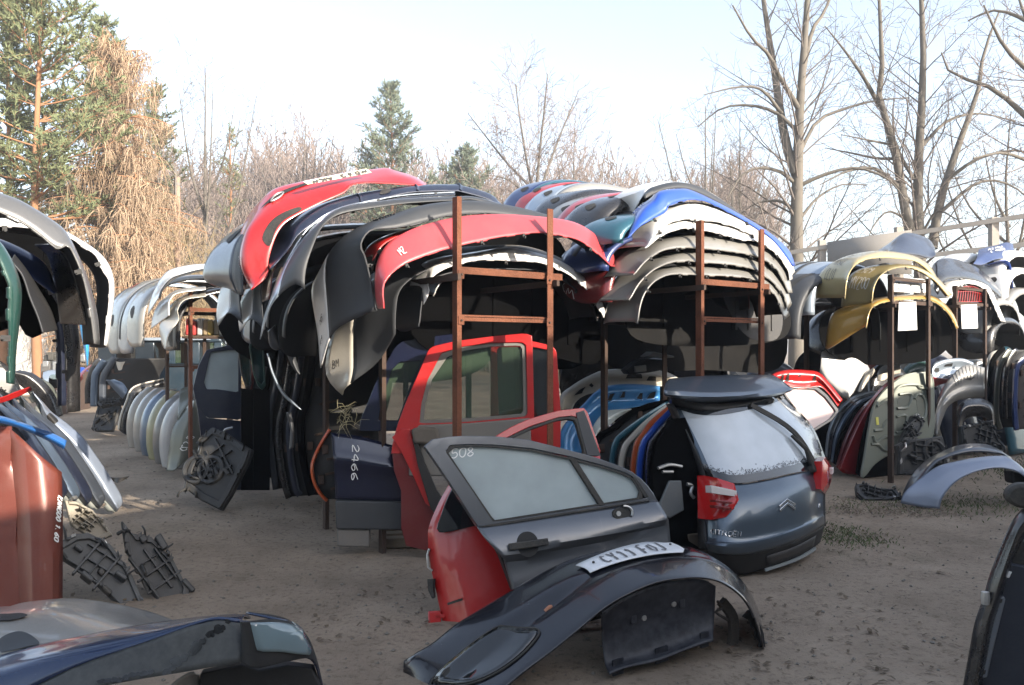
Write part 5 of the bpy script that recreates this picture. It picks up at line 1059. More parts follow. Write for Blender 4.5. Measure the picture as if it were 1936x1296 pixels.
plate('door_edge', FM1, q7([(1136, 600), (1160, 640), (1200, 760), (1260, 900), (1330, 1000), (1300, 1060), (1230, 990), (1165, 770)]), .0, .05, BLK, t)
mb = MB(); c = np.array(FM1.px(*q7([(1125, 730)])[0], .004)); mb.box(c, (.022, .03, .008)); mb.build('door_latch', METAL, t, bevel=.004)
FM2 = facing(-.02, 5.95, 0, 6, 2)
t = thing('car_door', 'red door just behind the tall one, only its right window post showing', 'car door', FM2, gD)
frame_ring('window_frame', FM2, q([(900, 730), (1110, 742), (1202, 764), (1222, 790), (1242, 1090), (1240, 1400), (900, 1400)]), q([(930, 770), (1110, 770), (1192, 786), (1203, 1000), (1208, 1112), (940, 1120)]), -.05, .0, RED, t, 80)
plate('window_glass', FM2, q([(930, 770), (1110, 770), (1192, 786), (1203, 1000), (1208, 1112), (940, 1120)]), -.03, -.025, GL_DARK, t, bevel=0)
FMB = facing(-.80, 5.75, 0, 8, 3)
t = thing('car_door', 'royal navy door with curved window post and chalk digits left of the tall red door', 'car door', FMB, gD)
fo = q([(436, 765), (470, 740), (600, 720), (738, 702), (742, 760), (612, 790), (545, 930), (476, 1090), (470, 1180), (300, 1180), (258, 1180), (262, 1130), (300, 1040), (335, 950), (380, 860)])
fi = q([(350, 1126), (378, 1000), (418, 880), (455, 842), (560, 836), (506, 960), (446, 1128)])
frame_ring('window_frame', FMB, fo, fi, -.05, .0, VNAVY, t, 96)
plate('window_glass', FMB, fi, -.03, -.025, GL_GREEN, t, bevel=0)
G = sheet(FMB, [(.0, q7([(742, 618), (900, 640), (1110, 700)])), (.03, q7([(748, 690), (900, 710), (1110, 760)])), (.06, q7([(753, 745), (900, 765), (1110, 800)])), (.035, q7([(757, 812), (900, 830), (1110, 850)])), (.03, q7([(762, 945), (930, 950), (1110, 955)]))], 20, 16)
grid_obj('door_panel', G, [VNAVY, BLK], t, .01, 30, two=True, flip=True); SBd = Surf(G, -1)
plate('lower_trim', FMB, q7([(764, 948), (1110, 955), (1110, 1092), (768, 1088)]), -.03, .04, GREYD, t, bevel=.01)
write('chalk_digits', SBd, '2466', (.27, .16), (-.012, .17), (.085, .0), .006, CHALK, t, .006, seed=31)
BLOCK = mat('concrete_block', (.16, .15, .14), .9, dirt=.5, bump=.4)
for px_, lab in ((805, 'grey concrete block under the royal navy door'),):
    fb = facing(-.95, 5.72, 0, 8, 0); mb = MB(); p = [fb.px(*z, 0)[:2] for z in q7([(770, 1090), (930, 1092), (932, 1182), (772, 1178)])]; mb.prism(p, -.18, .0); set_props(fixn(mb.build('concrete_block', BLOCK, None, fb, bevel=.012)), lab, 'block')
fb = facing(-.35, 5.85, 0, 5, 0); mb = MB()
for k in range(3): mb.box((.0, .06, -.12 - .16 * k), (.62, .035, .05))
set_props(mb.build('wooden_beam', mat('old_timber', (.11, .085, .06), .9, dirt=.5), None, fb, bevel=.006), 'dark wooden beam under the tall red door', 'beam')
# dry weed in the gap
t = thing('dry_weed', 'tangled dry weed hanging beside the window of the royal navy door', 'plant', FMB); mb = MB(); rg = random.Random(77)
for i in range(34):
    x, y = q7([(rg.gauss(812, 20), rg.uniform(480, 590))])[0]; p0 = np.array(FMB.px(x, y, .05 + rg.uniform(0, .12))); d_ = unit(np.array([rg.gauss(0, 1), rg.gauss(.2, 1), rg.gauss(0, .4)])); L = rg.uniform(.04, .13)
    mb.tube([p0, p0 + d_ * L * .5 + (0, .01, 0), p0 + d_ * L + (rg.gauss(0, .03), -.02, 0)], [.0022, .0018, .001], 3, cap=False)
mb.build('stalks', mat('dry_stalk', (.30, .27, .16), .9), t)
# orange-edged door and dark doors further back
def edge_door(label, fr, edge, m, width=.9, th=.05, inner=BLK, hh=-.02, wpx=None):
    """a door standing on edge: its painted outer edge follows the traced line, skin and inner panel run back from it"""
    t = thing('car_door', label, 'car door', fr, gD); p = cr(fr.P(edge, 0), 30); T = np.gradient(p, axis=0); n = np.stack([-T[:, 1], T[:, 0], 0 * T[:, 0]], 1); n /= np.linalg.norm(n, axis=1)[:, None] + 1e-9
    if n[15][0] < 0: n = -n
    G = np.stack([p + n * th * .1 + (0, 0, -.03), p, p + n * th * .5 + (0, 0, .012), p + n * th]); grid_obj('door_edge', G, m, t, .006, 50)
    q_ = p + n * th; B = q_.copy(); B[:, 0] += width; G2 = np.stack([q_ + (0, 0, hh), q_ * .6 + B * .4 + (0, 0, hh + .02), B + (0, 0, hh)]); grid_obj('inner_panel', G2, inner, t, .012, 50)
    for k in (8, 20): mb = MB(); mb.box(q_[k] + (.04, 0, hh + .015), (.022, .035, .014)); mb.build('latch', RUSTD, t, bevel=.004)
    for k in (5, 12, 18, 24): mb = MB(); mb.bar(q_[k] + (.08, 0, hh + .03), q_[k] + (.25 + .05 * (k % 3), .03, hh + .03), .018, .012, (0, 0, 1)); mb.build('link_rod', RUSTD, t)
    return t
edge_door('orange-red door edge bowing out of the dark stack left of the royal navy door', facing(-1.30, 6.1, 0, 20, 4), q7([(728, 598), (690, 660), (655, 730), (640, 790), (650, 860), (680, 920), (716, 958)]), ORANGE, .35, .026)
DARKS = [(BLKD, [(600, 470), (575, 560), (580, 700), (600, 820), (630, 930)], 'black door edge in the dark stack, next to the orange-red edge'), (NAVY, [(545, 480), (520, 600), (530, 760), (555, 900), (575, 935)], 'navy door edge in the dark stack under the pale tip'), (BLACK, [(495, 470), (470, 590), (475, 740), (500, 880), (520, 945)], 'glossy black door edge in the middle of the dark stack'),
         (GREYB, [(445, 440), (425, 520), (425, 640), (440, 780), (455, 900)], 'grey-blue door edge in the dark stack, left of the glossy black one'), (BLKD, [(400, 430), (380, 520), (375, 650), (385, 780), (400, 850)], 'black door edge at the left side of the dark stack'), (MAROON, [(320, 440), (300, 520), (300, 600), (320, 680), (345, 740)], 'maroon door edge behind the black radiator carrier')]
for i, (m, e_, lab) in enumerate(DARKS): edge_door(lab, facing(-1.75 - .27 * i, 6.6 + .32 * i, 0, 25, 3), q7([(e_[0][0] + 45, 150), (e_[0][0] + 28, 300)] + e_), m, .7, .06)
FW_ = facing(-3.0, 8.3, 0, 25, 2)
t = thing('car_door', 'navy door with pale dewy window rising behind the black radiator carrier', 'car door', FW_, gD)
frame_ring('window_frame', FW_, q7([(130, 213), (240, 190), (300, 190), (300, 560), (240, 548), (135, 546), (85, 497), (64, 400), (90, 290)]), q7([(150, 224), (240, 213), (285, 213), (285, 420), (180, 405), (130, 405), (118, 370)]), -.05, 0, NAVY, t, 80)
plate('window_glass', FW_, q7([(150, 224), (240, 213), (285, 213), (285, 420), (180, 405), (130, 405), (118, 370)]), -.03, -.025, GL_PALE, t, bevel=0)
plate('door_panel', FW_, q7([(85, 497), (135, 546), (300, 560), (330, 700), (330, 900), (180, 900), (110, 700)]), -.06, -.01, NAVY, t)
for i, (pp, lab) in enumerate((([(283, 205), (330, 178), (345, 250), (352, 395), (330, 420), (300, 330)], 'teal-glazed door window left in the dark stack'), ([(336, 175), (360, 156), (408, 160), (420, 395), (392, 420), (360, 330)], 'teal-glazed door window right of the other teal one'))):
    fr = facing(-2.55 + .2 * i, 7.7 - .2 * i, 0, 28, 3); t = thing('car_door', lab, 'car door', fr, gD)
    pin = [(np.array(a) * .8 + np.mean(np.array(pp), 0) * .2).tolist() for a in pp]
    frame_ring('window_frame', fr, q7(pp), q7(pin), -.04, 0, GREEN if i else BLACK, t, 40); plate('window_glass', fr, q7(pin), -.025, -.02, glassm('glass_teal', (.02, .07, .07), .06, .9), t, bevel=0)
    plate('door_panel', fr, q7([(pp[-1][0], 400), (pp[3][0] + 20, 410), (pp[3][0] + 20, 900), (pp[-1][0], 900)]), -.05, -.02, BLKD, t)

def wing(label, fr, c, m, ns=40, nt=14, flip=False, inner=BLK, grp=gF, name='wing', cat='wing', flange=None):
    t = thing(name, label, cat, fr, grp); G = sheet(fr, c, ns, nt); sg = camsign(fr, G); grid_obj('shell', G, [m, inner], t, .006, 45, two=True, flip=sg < 0)   # painted side towards the aisle
    if flange:
        A = resample(G[0], 120); k = np.ones(120); k[::9] = k[1::9] = k[2::9] = .35; B = A + np.array([flange[0], flange[1], -.02]) * k[:, None]; grid_obj('mounting_flange', np.stack([A + (0, 0, -.001), B]), flange[2], t, .004, 60)
    return t, Surf(G, sg)
# odds and ends hanging in the dark stack
for lab, m, rows in (('thin pale trim strip curving down in the dark stack under the black-rimmed bumper', SILB, [[(425, 230), (450, 330), (500, 430), (560, 485), (592, 506)], [(436, 228), (462, 325), (512, 420), (568, 476), (594, 502)]]), ('grey hooked bumper end hanging in the dark stack, right of the pale trim strip', GREYD, [[(505, 110), (512, 180), (530, 250), (560, 310), (585, 335)], [(552, 90), (556, 170), (566, 240), (582, 300), (592, 330)]]),
        ('blue-grey plastic duct hanging in the dark stack under the white tips', GREYB, [[(430, 120), (440, 190), (470, 215), (500, 205)], [(470, 90), (480, 140), (500, 165), (515, 170)]]), ('dull grey hose end lying against the dark doors', GREYD, [[(520, 520), (540, 600), (535, 700)], [(545, 515), (560, 600), (560, 690)]])):
    wing(lab, facing(-1.65, 5.95, 0, 20, 0), [(.0, q7(rows[0])), (.03, q7([((a[0] + b[0]) / 2, (a[1] + b[1]) / 2) for a, b in zip(*rows)])), (0, q7(rows[1]))], m, 24, 8, grp=None, name='trim_strip' if 'trim' in lab or 'rail' in lab else 'plastic_part', cat='trim' if 'trim' in lab or 'rail' in lab else 'part')

# ---- radiator carriers
PL = plastic('worn_black', (.022, .023, .025), .45, .7)
def carrier(label, fr, poly, fans=(), seed=0, z=None, m=None, bits=14, th=.06, name='radiator_support'):
    rg = random.Random(seed); t = thing(name, label, 'radiator support', fr, 'plastic radiator supports on the ground'); m = m or PL
    P = fr.P(poly, 0); c = P.mean(0); x0, y0 = P[:, 0].min(), P[:, 1].min(); x1, y1 = P[:, 0].max(), P[:, 1].max(); s = max(x1 - x0, y1 - y0)
    mb = MB(); mb.prism([x[:2] for x in P], -th, 0); fixn(mb.build('frame', m, t, None, 30, .008))
    P2 = c + (P - c) * .80; mb = MB(); mb.ring([x[:2] for x in c + (P - c) * .97], [x[:2] for x in P2], .0, .022); fixn(mb.build('raised_rim', m, t, None, 30, .005))
    ax = unit(P[len(P) // 2] - P[0]); ay = np.array([-ax[1], ax[0], 0]); RC_ = mat('radiator_core', (.03, .031, .033), .6, .2, 0, .7)
    for i in range(3):
        for A_, B_ in ((ax, ay), (ay, ax)):
            o = c + B_ * s * ((i - 1) * .13 + rg.uniform(-.03, .03)); mb = MB(); mb.box(o + (0, 0, .012), (s * rg.uniform(.16, .27), s * rg.uniform(.006, .014), rg.uniform(.010, .03)), (A_, B_, np.array([0, 0, 1.0]))); mb.build('rib', m, t, bevel=.003)
    for i in range(5):
        o = c + ax * s * rg.uniform(-.32, .32) + ay * s * rg.uniform(-.2, .2); mb = MB(); hz = rg.uniform(.012, .05); mb.box(o + (0, 0, hz * .6), (s * rg.uniform(.02, .08), s * rg.uniform(.012, .035), hz), (unit(ax + ay * rg.uniform(-.25, .25)), ay, np.array([0, 0, 1.0]))); mb.build('moulded_box', m if i % 3 else RC_, t, bevel=.008)
    for fx, fy, fr_ in fans:
        o = np.array(fr.px(fx, fy, 0)); r = fr_ / F * np.linalg.norm(fr.w(o) - CAMP)
        mb = MB(); mb.tube([o + (r * math.cos(a), r * math.sin(a), .01) for a in np.linspace(0, 2 * math.pi, 28)], .026, 6, cap=False); ring = mb.build('fan_shroud', m, t)
        for k in range(7):
            a = 2 * math.pi * k / 7; mb = MB(); d_ = np.array([math.cos(a), math.sin(a), 0]); sd = np.array([-d_[1], d_[0], .5]); v = [o + d_ * r * .2 - sd * .01, o + d_ * r * .92 - sd * .02, o + d_ * r * .95 + sd * r * .22, o + d_ * r * .22 + sd * r * .13]
            mb.add(v, [(0, 1, 2, 3)]); mb.build('fan_blade', BLK, ring, thick=.005)
        mb = MB(); mb.tube([o - (0, 0, .02), o + (0, 0, .025)], [r * .22, r * .18], 12); mb.build('fan_hub', BLK, ring)
    k = len(P)
    for i in range(bits):
        j = rg.randrange(k); a = P[j] * (f := rg.random()) + P[(j + 1) % k] * (1 - f); a = a * .93 + c * .07; mb = MB(); w = rg.uniform(.01, .03) * s
        ty = rg.random()
        if ty < .82: mb.box(a + (0, 0, rg.uniform(.0, .03)), (w, w * rg.uniform(.4, 1.4), rg.uniform(.012, .03)), (unit(np.array([rg.gauss(0, 1), rg.gauss(0, 1), .1])), np.array([0, 1, 0]), np.array([0, 0, 1])))
        else: b = a + np.array([rg.gauss(0, .12), rg.gauss(0, .12), .05]) * s; mb.tube(cr([a, (a + b) / 2 + (0, 0, .05), b], 8), rg.uniform(.005, .012), 5)
        mb.build('bracket' if ty < .82 else 'hose', m if rg.random() < .8 else METAL, t)
    return t
q2 = lambda p: zc(Z2, p)
carrier('grey plastic radiator support leaning against the red-brown bonnet', facing(-2.25, 4.75, 0, 35, 28), q2([(188, 752), (290, 695), (350, 690), (440, 738), (520, 845), (590, 1005), (505, 1003), (400, 905), (345, 850), (250, 792)]), (), 4, m=plastic('worn_grey', (.060, .064, .068), .5, .6), bits=22)
carrier('black radiator support with crusted lower edge, right of the grey one', facing(-1.95, 4.9, 0, 30, 24), q2([(482, 640), (520, 690), (600, 705), (690, 800), (755, 925), (745, 1000), (690, 1032), (640, 990), (560, 850), (500, 760)]), (), 5, bits=26)
carrier('sunlit cream-grey bracket frame on top of the radiator supports beside the red-brown bonnet', facing(-2.4, 4.85, .0, 30, 20), q2([(255, 560), (300, 565), (370, 600), (450, 700), (400, 720), (330, 690), (280, 660)]), (), 6, m=plastic('dusty_cream', (.30, .27, .22), .7, .6), bits=16, th=.04)
carrier('black radiator with two cooling fans sitting in the aisle before the dark doors', facing(-2.75, 7.3, 0, -12, 18), q7([(100, 645), (160, 592), (215, 612), (255, 640), (350, 702), (332, 760), (245, 930), (200, 1000), (100, 950), (22, 890), (42, 800), (90, 700)]), [(340 + 85 / 2.5929, 580 + 800 / 2.5929, 22), (340 + 155 / 2.5929, 580 + 800 / 2.5929, 22)], 7, bits=24)
carrier('flat black radiator pack lying farther along the aisle beside the bonnets', facing(-7.3, 13.6, 0, 0, 25), zc(A8, [(385, 930), (430, 765), (560, 745), (575, 790), (520, 940), (420, 940)]), (), 8, bits=10)
q6 = lambda p: zc(B6, p)
carrier('black radiator support with round fan opening left of the grey-blue wheel arch wings', facing(4.1, 8.2, 0, 10, 10), q6([(75, 1010), (180, 960), (420, 935), (500, 920), (535, 1040), (560, 1150), (520, 1290), (80, 1290), (90, 1100)]), [(1680 + 420 / 4.98, 640 + 1060 / 4.98, 17)], 9, bits=18)
carrier('crumpled black radiator support behind the wings, right of the round-fan one', facing(5.2, 8.9, 0, 8, 12), q6([(680, 830), (820, 800), (930, 780), (980, 840), (1040, 950), (1100, 1080), (900, 1060), (700, 1050)]), (), 10, bits=24)
carrier('black slam panel leaning on the olive bonnet\'s underside', facing(4.55, 9.0, .35, 30, 20), q6([(110, 990), (190, 830), (240, 720), (320, 770), (320, 820), (250, 930), (180, 960), (130, 1010)]), (), 11, bits=14)
carrier('crumpled black plastic piece lying flat near the wings\' foot', facing(3.75, 7.75, .0, 0, 60), zc(A7, [(355, 310), (400, 305), (470, 330), (560, 335), (590, 370), (520, 385), (400, 385), (360, 350)]), (), 12, bits=10, th=.03)

# ---- wings (fenders)
q3 = lambda p: zc(B3, p)
w0 = [(245, 250), (305, 340), (318, 420), (420, 560), (520, 690), (640, 860), (740, 1005), (885, 1167)]
w1 = [(255, 250), (335, 332), (400, 405), (500, 478), (620, 580), (695, 675), (850, 905), (940, 1080), (893, 1168)]
FLG = plastic('dull_flange', (.17, .18, .165), .6, .5)
WCOL = [(STEELB, 'silver-blue wing nearest the aisle in the left row, slot near its top'), (GREYB, 'grey-blue wing second in the left row, pale mounting flange'), (NAVY, 'navy wing third in the left row, behind the blue strip'), (STEELB, 'steel-blue wing fourth in the left row, half covered by the blue strip'), (NAVY, 'navy wing last of the leaning row, beside the red-brown bonnet')]
for i, (m, lab) in enumerate(WCOL):
    fr = facing(-3.55 + .12 * i, 7.15 - .28 * i, 0, 30, 0); dx, dy = -95 * i - (40 if i > 0 else 0), -22 * i
    e = lambda L: q3([(x + dx, y + dy) for x, y in L]); mid = [(a[0] * .45 + b[0] * .55, a[1] * .45 + b[1] * .55) for a, b in zip([w0[int(k)] for k in np.linspace(0, 7, 8)], [w1[int(k)] for k in np.linspace(0, 8, 8)])]
    t, S = wing(lab, fr, [(-.05, e(w0)), (.03, e([(250, 248), (320, 340), (365, 420), (465, 530), (575, 645), (670, 775), (790, 955), (905, 1140)])), (-.08, e(w1))], paint('wing_silver', (.30, .35, .44), .45, .32, .25) if i == 0 else m, flip=True, flange=(-.045, -.02, FLG))
    if i == 0: blob('slot', S, [inv_t(S, fr, x, y, B3) for x, y in ((362, 420), (385, 408), (430, 455), (438, 490), (400, 495), (372, 460))], .005, BLK, t)
    for j in range(4 if i else 2):
        a = S.at(.45 + .13 * j, .0, 0); mb = MB(); mb.box(a + (-.03, -.015, .0), (.022, .035, .003), (unit(np.array([.6, -.8, 0])), unit(np.array([.8, .6, 0])), np.array([0, 0, 1]))); mb.tube([a + (-.03, -.015, .002), a + (-.03, -.015, .006)], [.008, .008], 8); mb.build('bracket', FLG, t)
t, S = wing('bright blue trim strip lying across the leaning wings at the left', facing(-2.9, 5.0, .0, 20, 0), [(.02, q3([(-200, 470), (0, 490), (150, 530), (300, 592), (420, 652), (488, 690)])), (.05, q3([(-200, 440), (0, 455), (160, 502), (310, 560), (440, 625), (500, 655)])), (.0, q3([(-200, 400), (0, 430), (70, 448), (250, 508), (400, 562), (512, 620)]))], paint('strip_blue', (.02, .12, .38), 0, .35, .2), flip=True, grp=None, name='trim_strip', cat='trim')
t, S = wing('yellow-and-blue scrap panel between the red-brown bonnet and the leaning wings', facing(-2.85, 5.3, .0, 20, 0), [(0, q3([(140, 620), (220, 720), (300, 770)])), (0.02, q3([(160, 625), (225, 685), (275, 745)])), (.0, q3([(190, 640), (240, 690), (262, 712)]))], paint('yellow', (.55, .45, .05), 0, .4, .3), grp=None, name='scrap_panel', cat='panel')
t, S = wing('white wing with black marker letters at the left edge under the green bumper', facing(-2.9, 5.2, .0, 25, 0), [(0, q3([(-200, 130), (0, 235), (60, 265), (150, 300)])), (.05, q3([(-200, 0), (0, 100), (90, 170), (160, 260)])), (0, q3([(-200, -100), (0, 10), (60, 55), (110, 120), (165, 235)]))], WHITE, flip=True)
p0_ = inv_t(S, facing(-2.9, 5.2, .0, 25, 0), 8, 235, B3); write('marker_lettering', S, 'GC', p0_, (.0, .12), (.10, .0), .006, INK, t, .006, seed=3)
t, S = wing('thin red-edged black strip lying over the white wing at the left edge', facing(-2.8, 4.9, .0, 20, 0), [(0, q3([(-200, 360), (0, 335), (130, 290), (245, 235)])), (.03, q3([(-200, 320), (0, 295), (120, 250), (235, 212)]))], RED, grp=None, name='trim_strip', cat='trim')
for i, (pp, m, lab) in enumerate((([(150, 80), (260, 110), (360, 190), (430, 290), (480, 430)], BLACK, 'black wheel-arch liner beyond the leaning wings'), ([(330, 150), (390, 190), (440, 260), (470, 340), (482, 425)], OLIVE, 'olive-grey curved panel edge beyond the leaning wings'))):
    fr = facing(-4.6 - .5 * i, 8.6 + .8 * i, 0, 30, 0); wing(lab, fr, [(0, q3([(x - 150, y + 60) for x, y in pp])), (.06, q3([(x - 60, y + 20) for x, y in pp])), (0, q3(pp))], m)
wing('dark mirror-like trim piece lying on the dirt beside the silver-blue wing', facing(-3.3, 7.6, 0, 10, 50), [(0, q3([(850, 920), (900, 945), (985, 905)])), (.03, q3([(845, 905), (900, 905), (990, 898)]))], BLACK, grp=None, name='trim_strip', cat='trim')
# red-brown bonnet with paint-marker name
FBr = facing(-2.55, 4.25, 0, 22, 10)
t = thing('bonnet', 'red-brown bonnet standing on edge at the left, white letters written up its side', 'bonnet', FBr, gH)
G = sheet(FBr, [(-.06, [(-260, 790), (-260, 980), (-260, 1200)]), (.0, [(4, 806), (18, 980), (24, 1200)]), (-.015, [(10, 806), (24, 980), (30, 1200)]), (.03, [(38, 828), (50, 980), (56, 1200)]), (.03, [(80, 865), (92, 980), (96, 1200)]), (-.05, [(117, 893), (119, 1000), (118, 1200)])], 24, 26)
grid_obj('shell', G, [BROWN, BLK], t, .01, 30, two=True, flip=False); SBr = Surf(G)
a0 = inv(SBr, FBr, 104, 940); a1 = inv(SBr, FBr, 104, 1030); a2 = inv(SBr, FBr, 116, 940)
write('paint_marker', SBr, 'KANGOO 1.60', a0, (a1 - a0) / 9.3, (a2 - a0) * .8, .006, CHALK, t, .008, seed=13)

# ---- bonnets standing along the aisle, far left
q8 = lambda p: zc(A8, p)
PW = paint('dull_white', (.34, .34, .335), 0, .4, .5)
cols = [(OLIVE, 'olive-grey wing with chalk scrawl standing nearest in the pale row along the aisle'), (PW, 'white wing second in the pale row along the aisle'), (paint('dull_silver', (.13, .13, .13), .3, .35, .3), 'dark silver wing third in the pale row along the aisle'), (paint('pale_yellow', (.24, .23, .13), 0, .4, .3), 'dull yellowish wing fourth in the pale row'), (STEELB, 'steel-blue wing fifth in the pale row'), (SILV, 'silver-white wing sixth in the pale row'), (paint('dull_cream', (.27, .25, .22), 0, .4, .4), 'cream wing seventh in the pale row, next to the black one')]
for i, (m, lab) in enumerate(cols):
    fr = rack(9.1 + .33 * i, 2.6); dx, dy = -43 * i, -26 * i; k = 1 - .035 * i
    e = lambda L: q8([(880 + (x - 880) * k + dx, 1195 + (y - 1195) * (k if i == 0 else k * 1.05) + dy) for x, y in L])
    if i:
        Lf = [(885, 1200), (866, 1100), (868, 985), (896, 885), (955, 795), (1040, 725)]
        t, S = wing(lab, fr, [(-.04, e(Lf)), (.05, e([(x + 26, y + 4) for x, y in Lf])), (.09, e([(x + 80, y + 12) for x, y in Lf])), (.06, e([(x + 170, y + 10) for x, y in Lf]))], m); continue
    t, S = wing(lab, fr, [(-.02, e([(868, 1198), (880, 1100), (900, 960), (938, 870), (1034, 738)])), (.10, e([(925, 1192), (975, 1110), (1005, 985), (1028, 870), (1048, 734)])), (.02, e([(1000, 1122), (1120, 1042), (1154, 960), (1114, 830), (1066, 734)])), (-.2, e([(1050, 1100), (1170, 1042), (1200, 960), (1170, 830), (1130, 734)]))], m)
    if i == 0: write('chalk_lettering', S, 'CLS 2', (.30, .18), (.05, 0.02), (-.01, .10), .006, CHALK, t, .008, seed=4)
    G = sheet(fr, [(-.02, e([(938, 868), (980, 800), (1036, 736)])), (-.3, e([(955, 640 + 30), (1010, 650), (1064, 640)]))], 14, 6); grid_obj('top_edge', G, m, t, .006, 50)
t, S = wing('black panel with thin pale edge standing at the far end of the pale row', rack(11.6, 2.5), [(0, q8([(560, 930), (575, 840), (610, 750), (660, 655), (850, 602)])), (.03, q8([(600, 960), (610, 860), (650, 770), (700, 690), (860, 625)])), (0, q8([(690, 990), (690, 880), (720, 790), (760, 720), (870, 660)]))], BLACK)
mb = MB(); mb.tube(cr(rack(11.6, 2.5).P(q8([(560, 930), (575, 840), (610, 750), (660, 655), (850, 602)]), .01), 24), .014, 5); mb.build('pale_edge', CREAM, t)

# ---- the far end of the aisle
FV = facing(-7.0, 14.5, 0, 5, 0); VB = paint('van_blue', (.02, .04, .06), .2, .35, .4)
t = thing('van_body', 'dark blue wheel-less van body in shade beyond the pale row', 'van', FV)
def pv(nm, pts, h0, h1, m, par=t, bev=.03): return plate(nm, FV, q8(pts), h0, h1, m, par, bevel=bev)
pv('body', [(520, 700), (520, 500), (1290, 500), (1290, 700)], -1.4, 0, VB); pv('roof', [(522, 372), (540, 352), (1280, 340), (1290, 368)], -1.4, 0, VB)
for a, b in ((525, 640), (755, 870), (960, 1000), (1075, 1150), (1240, 1290)): pv('pillar', [(a, 370), (b, 368), (b, 500), (a, 500)], -1.38, -.02, VB, bev=.01)
for a, b in ((640, 755), (870, 960), (1000, 1075), (1150, 1240)): pv('window', [(a, 370), (b, 368), (b, 500), (a, 500)], -.06, -.045, GL_GREEN if a > 800 else GL_DARK, bev=0)
mb = MB(); mb.strip(FV.P(q8([(528, 348), (850, 345), (1150, 343)]), .03), .05, .05, (0, 0, 1)); mb.build('roof_rail', SILB, t); mb = MB(); mb.strip(FV.P(q8([(528, 384), (650, 382)]), .03), .05, .04, (0, 0, 1)); mb.build('roof_rail', SILB, t)
pv('wheel_arch', [(700, 705), (720, 640), (780, 610), (840, 640), (860, 705)], .0, .03, BLK)
BX = [('red', (.45, .03, .03), 988, 1022), ('grey', (.33, .32, .30), 1024, 1056), ('red', (.40, .02, .025), 1022, 1058), ('silver', (.5, .5, .5), 1062, 1098), ('tan', (.30, .22, .13), 1102, 1140), ('yellow-brown', (.32, .24, .07), 1130, 1170), ('grey-brown', (.28, .25, .2), 1172, 1205), ('white', (.6, .6, .58), 1206, 1240), ('tan', (.33, .27, .18), 1242, 1290)]
FX = facing(-4.95, 11.6, 0, 10, 0); seen = {}
for i, (cn, c, x0, x1) in enumerate(BX):
    seen[cn] = seen.get(cn, 0) + 1; lab = {('red', 1): 'red lamp unit leftmost on the shelf above the van body', ('red', 2): 'larger red lamp unit between two grey ones on the shelf', ('grey', 1): 'grey lamp unit beside the leftmost red one on the shelf', ('silver', 1): 'silver lamp unit in the middle of the shelf', ('tan', 1): 'tan box right of the silver lamp unit', ('yellow-brown', 1): 'yellow-brown box between two tan-grey ones on the shelf', ('grey-brown', 1): 'grey-brown box on the shelf under the white bumper tip', ('white', 1): 'white lamp unit near the right end of the shelf', ('tan', 2): 'wide tan box at the right end of the shelf'}[(cn, seen[cn])]
    y0 = 212 + 6 * (i % 3); p = FX.P(q8([(x0, 322), (x1, 322), (x1, y0 + 8), (x1 - 8, y0), (x0 + 4, y0)]), 0); mb = MB(); mb.prism([z[:2] for z in p], -.35 + .02 * (i % 2), .01 * (i % 3)); o = fixn(mb.build('lamp_unit' if 'lamp' in lab else 'storage_box', mat('box_' + cn.replace('-', '_'), c, .45), None, FX, 30, .02)); set_props(o, lab, 'lamp' if 'lamp' in lab else 'box', 'lamp units and boxes on the far shelf')
t = thing('shelf', 'dark steel shelf carrying lamp units beyond the middle stack', 'shelf', FX)
mb = MB(); a = FX.px(*q8([(975, 326)])[0], 0); b = FX.px(*q8([(1300, 326)])[0], 0); mb.box(((a[0] + b[0]) / 2, a[1] - .02, -.18), ((b[0] - a[0]) / 2, .018, .25)); mb.build('board', RUSTD, t)
for x in (990, 1110, 1285):
    mb = MB(); p = FX.px(*q8([(x, 326)])[0], 0); mb.box((p[0], (p[1] - .04) / 2, -.05), (.02, (p[1] - .04) / 2, .02)); mb.build('leg', RUSTD, t)
q0 = lambda p: zc(B8, p)
WALLM = mat('white_render', (.66, .62, .58), .9, dirt=.35, dscale=1)
fw = facing(-15, 26, 0, 15, 0); t = thing('white_building', 'plain white-walled building at the far left end of the aisle', 'building', fw)
mb = MB(); p = [fw.px(*z, 0)[:2] for z in ((30, 700), (215, 700), (215, 560), (30, 575))]; mb.prism([(p[0][0], 0), (p[1][0], 0), p[2], p[3]], -4, 0); fixn(mb.build('wall', WALLM, t))
mb = MB(); mb.add([(p[3][0] - .2, p[3][1], .3), (p[2][0] + .2, p[2][1], .3), (p[2][0] + .2, p[2][1] + .9, -2), (p[3][0] - .2, p[3][1] + .9, -2)], [(0, 1, 2, 3)]); mb.build('roof', mat('grey_roof', (.2, .19, .18), .8), t, thick=.08)
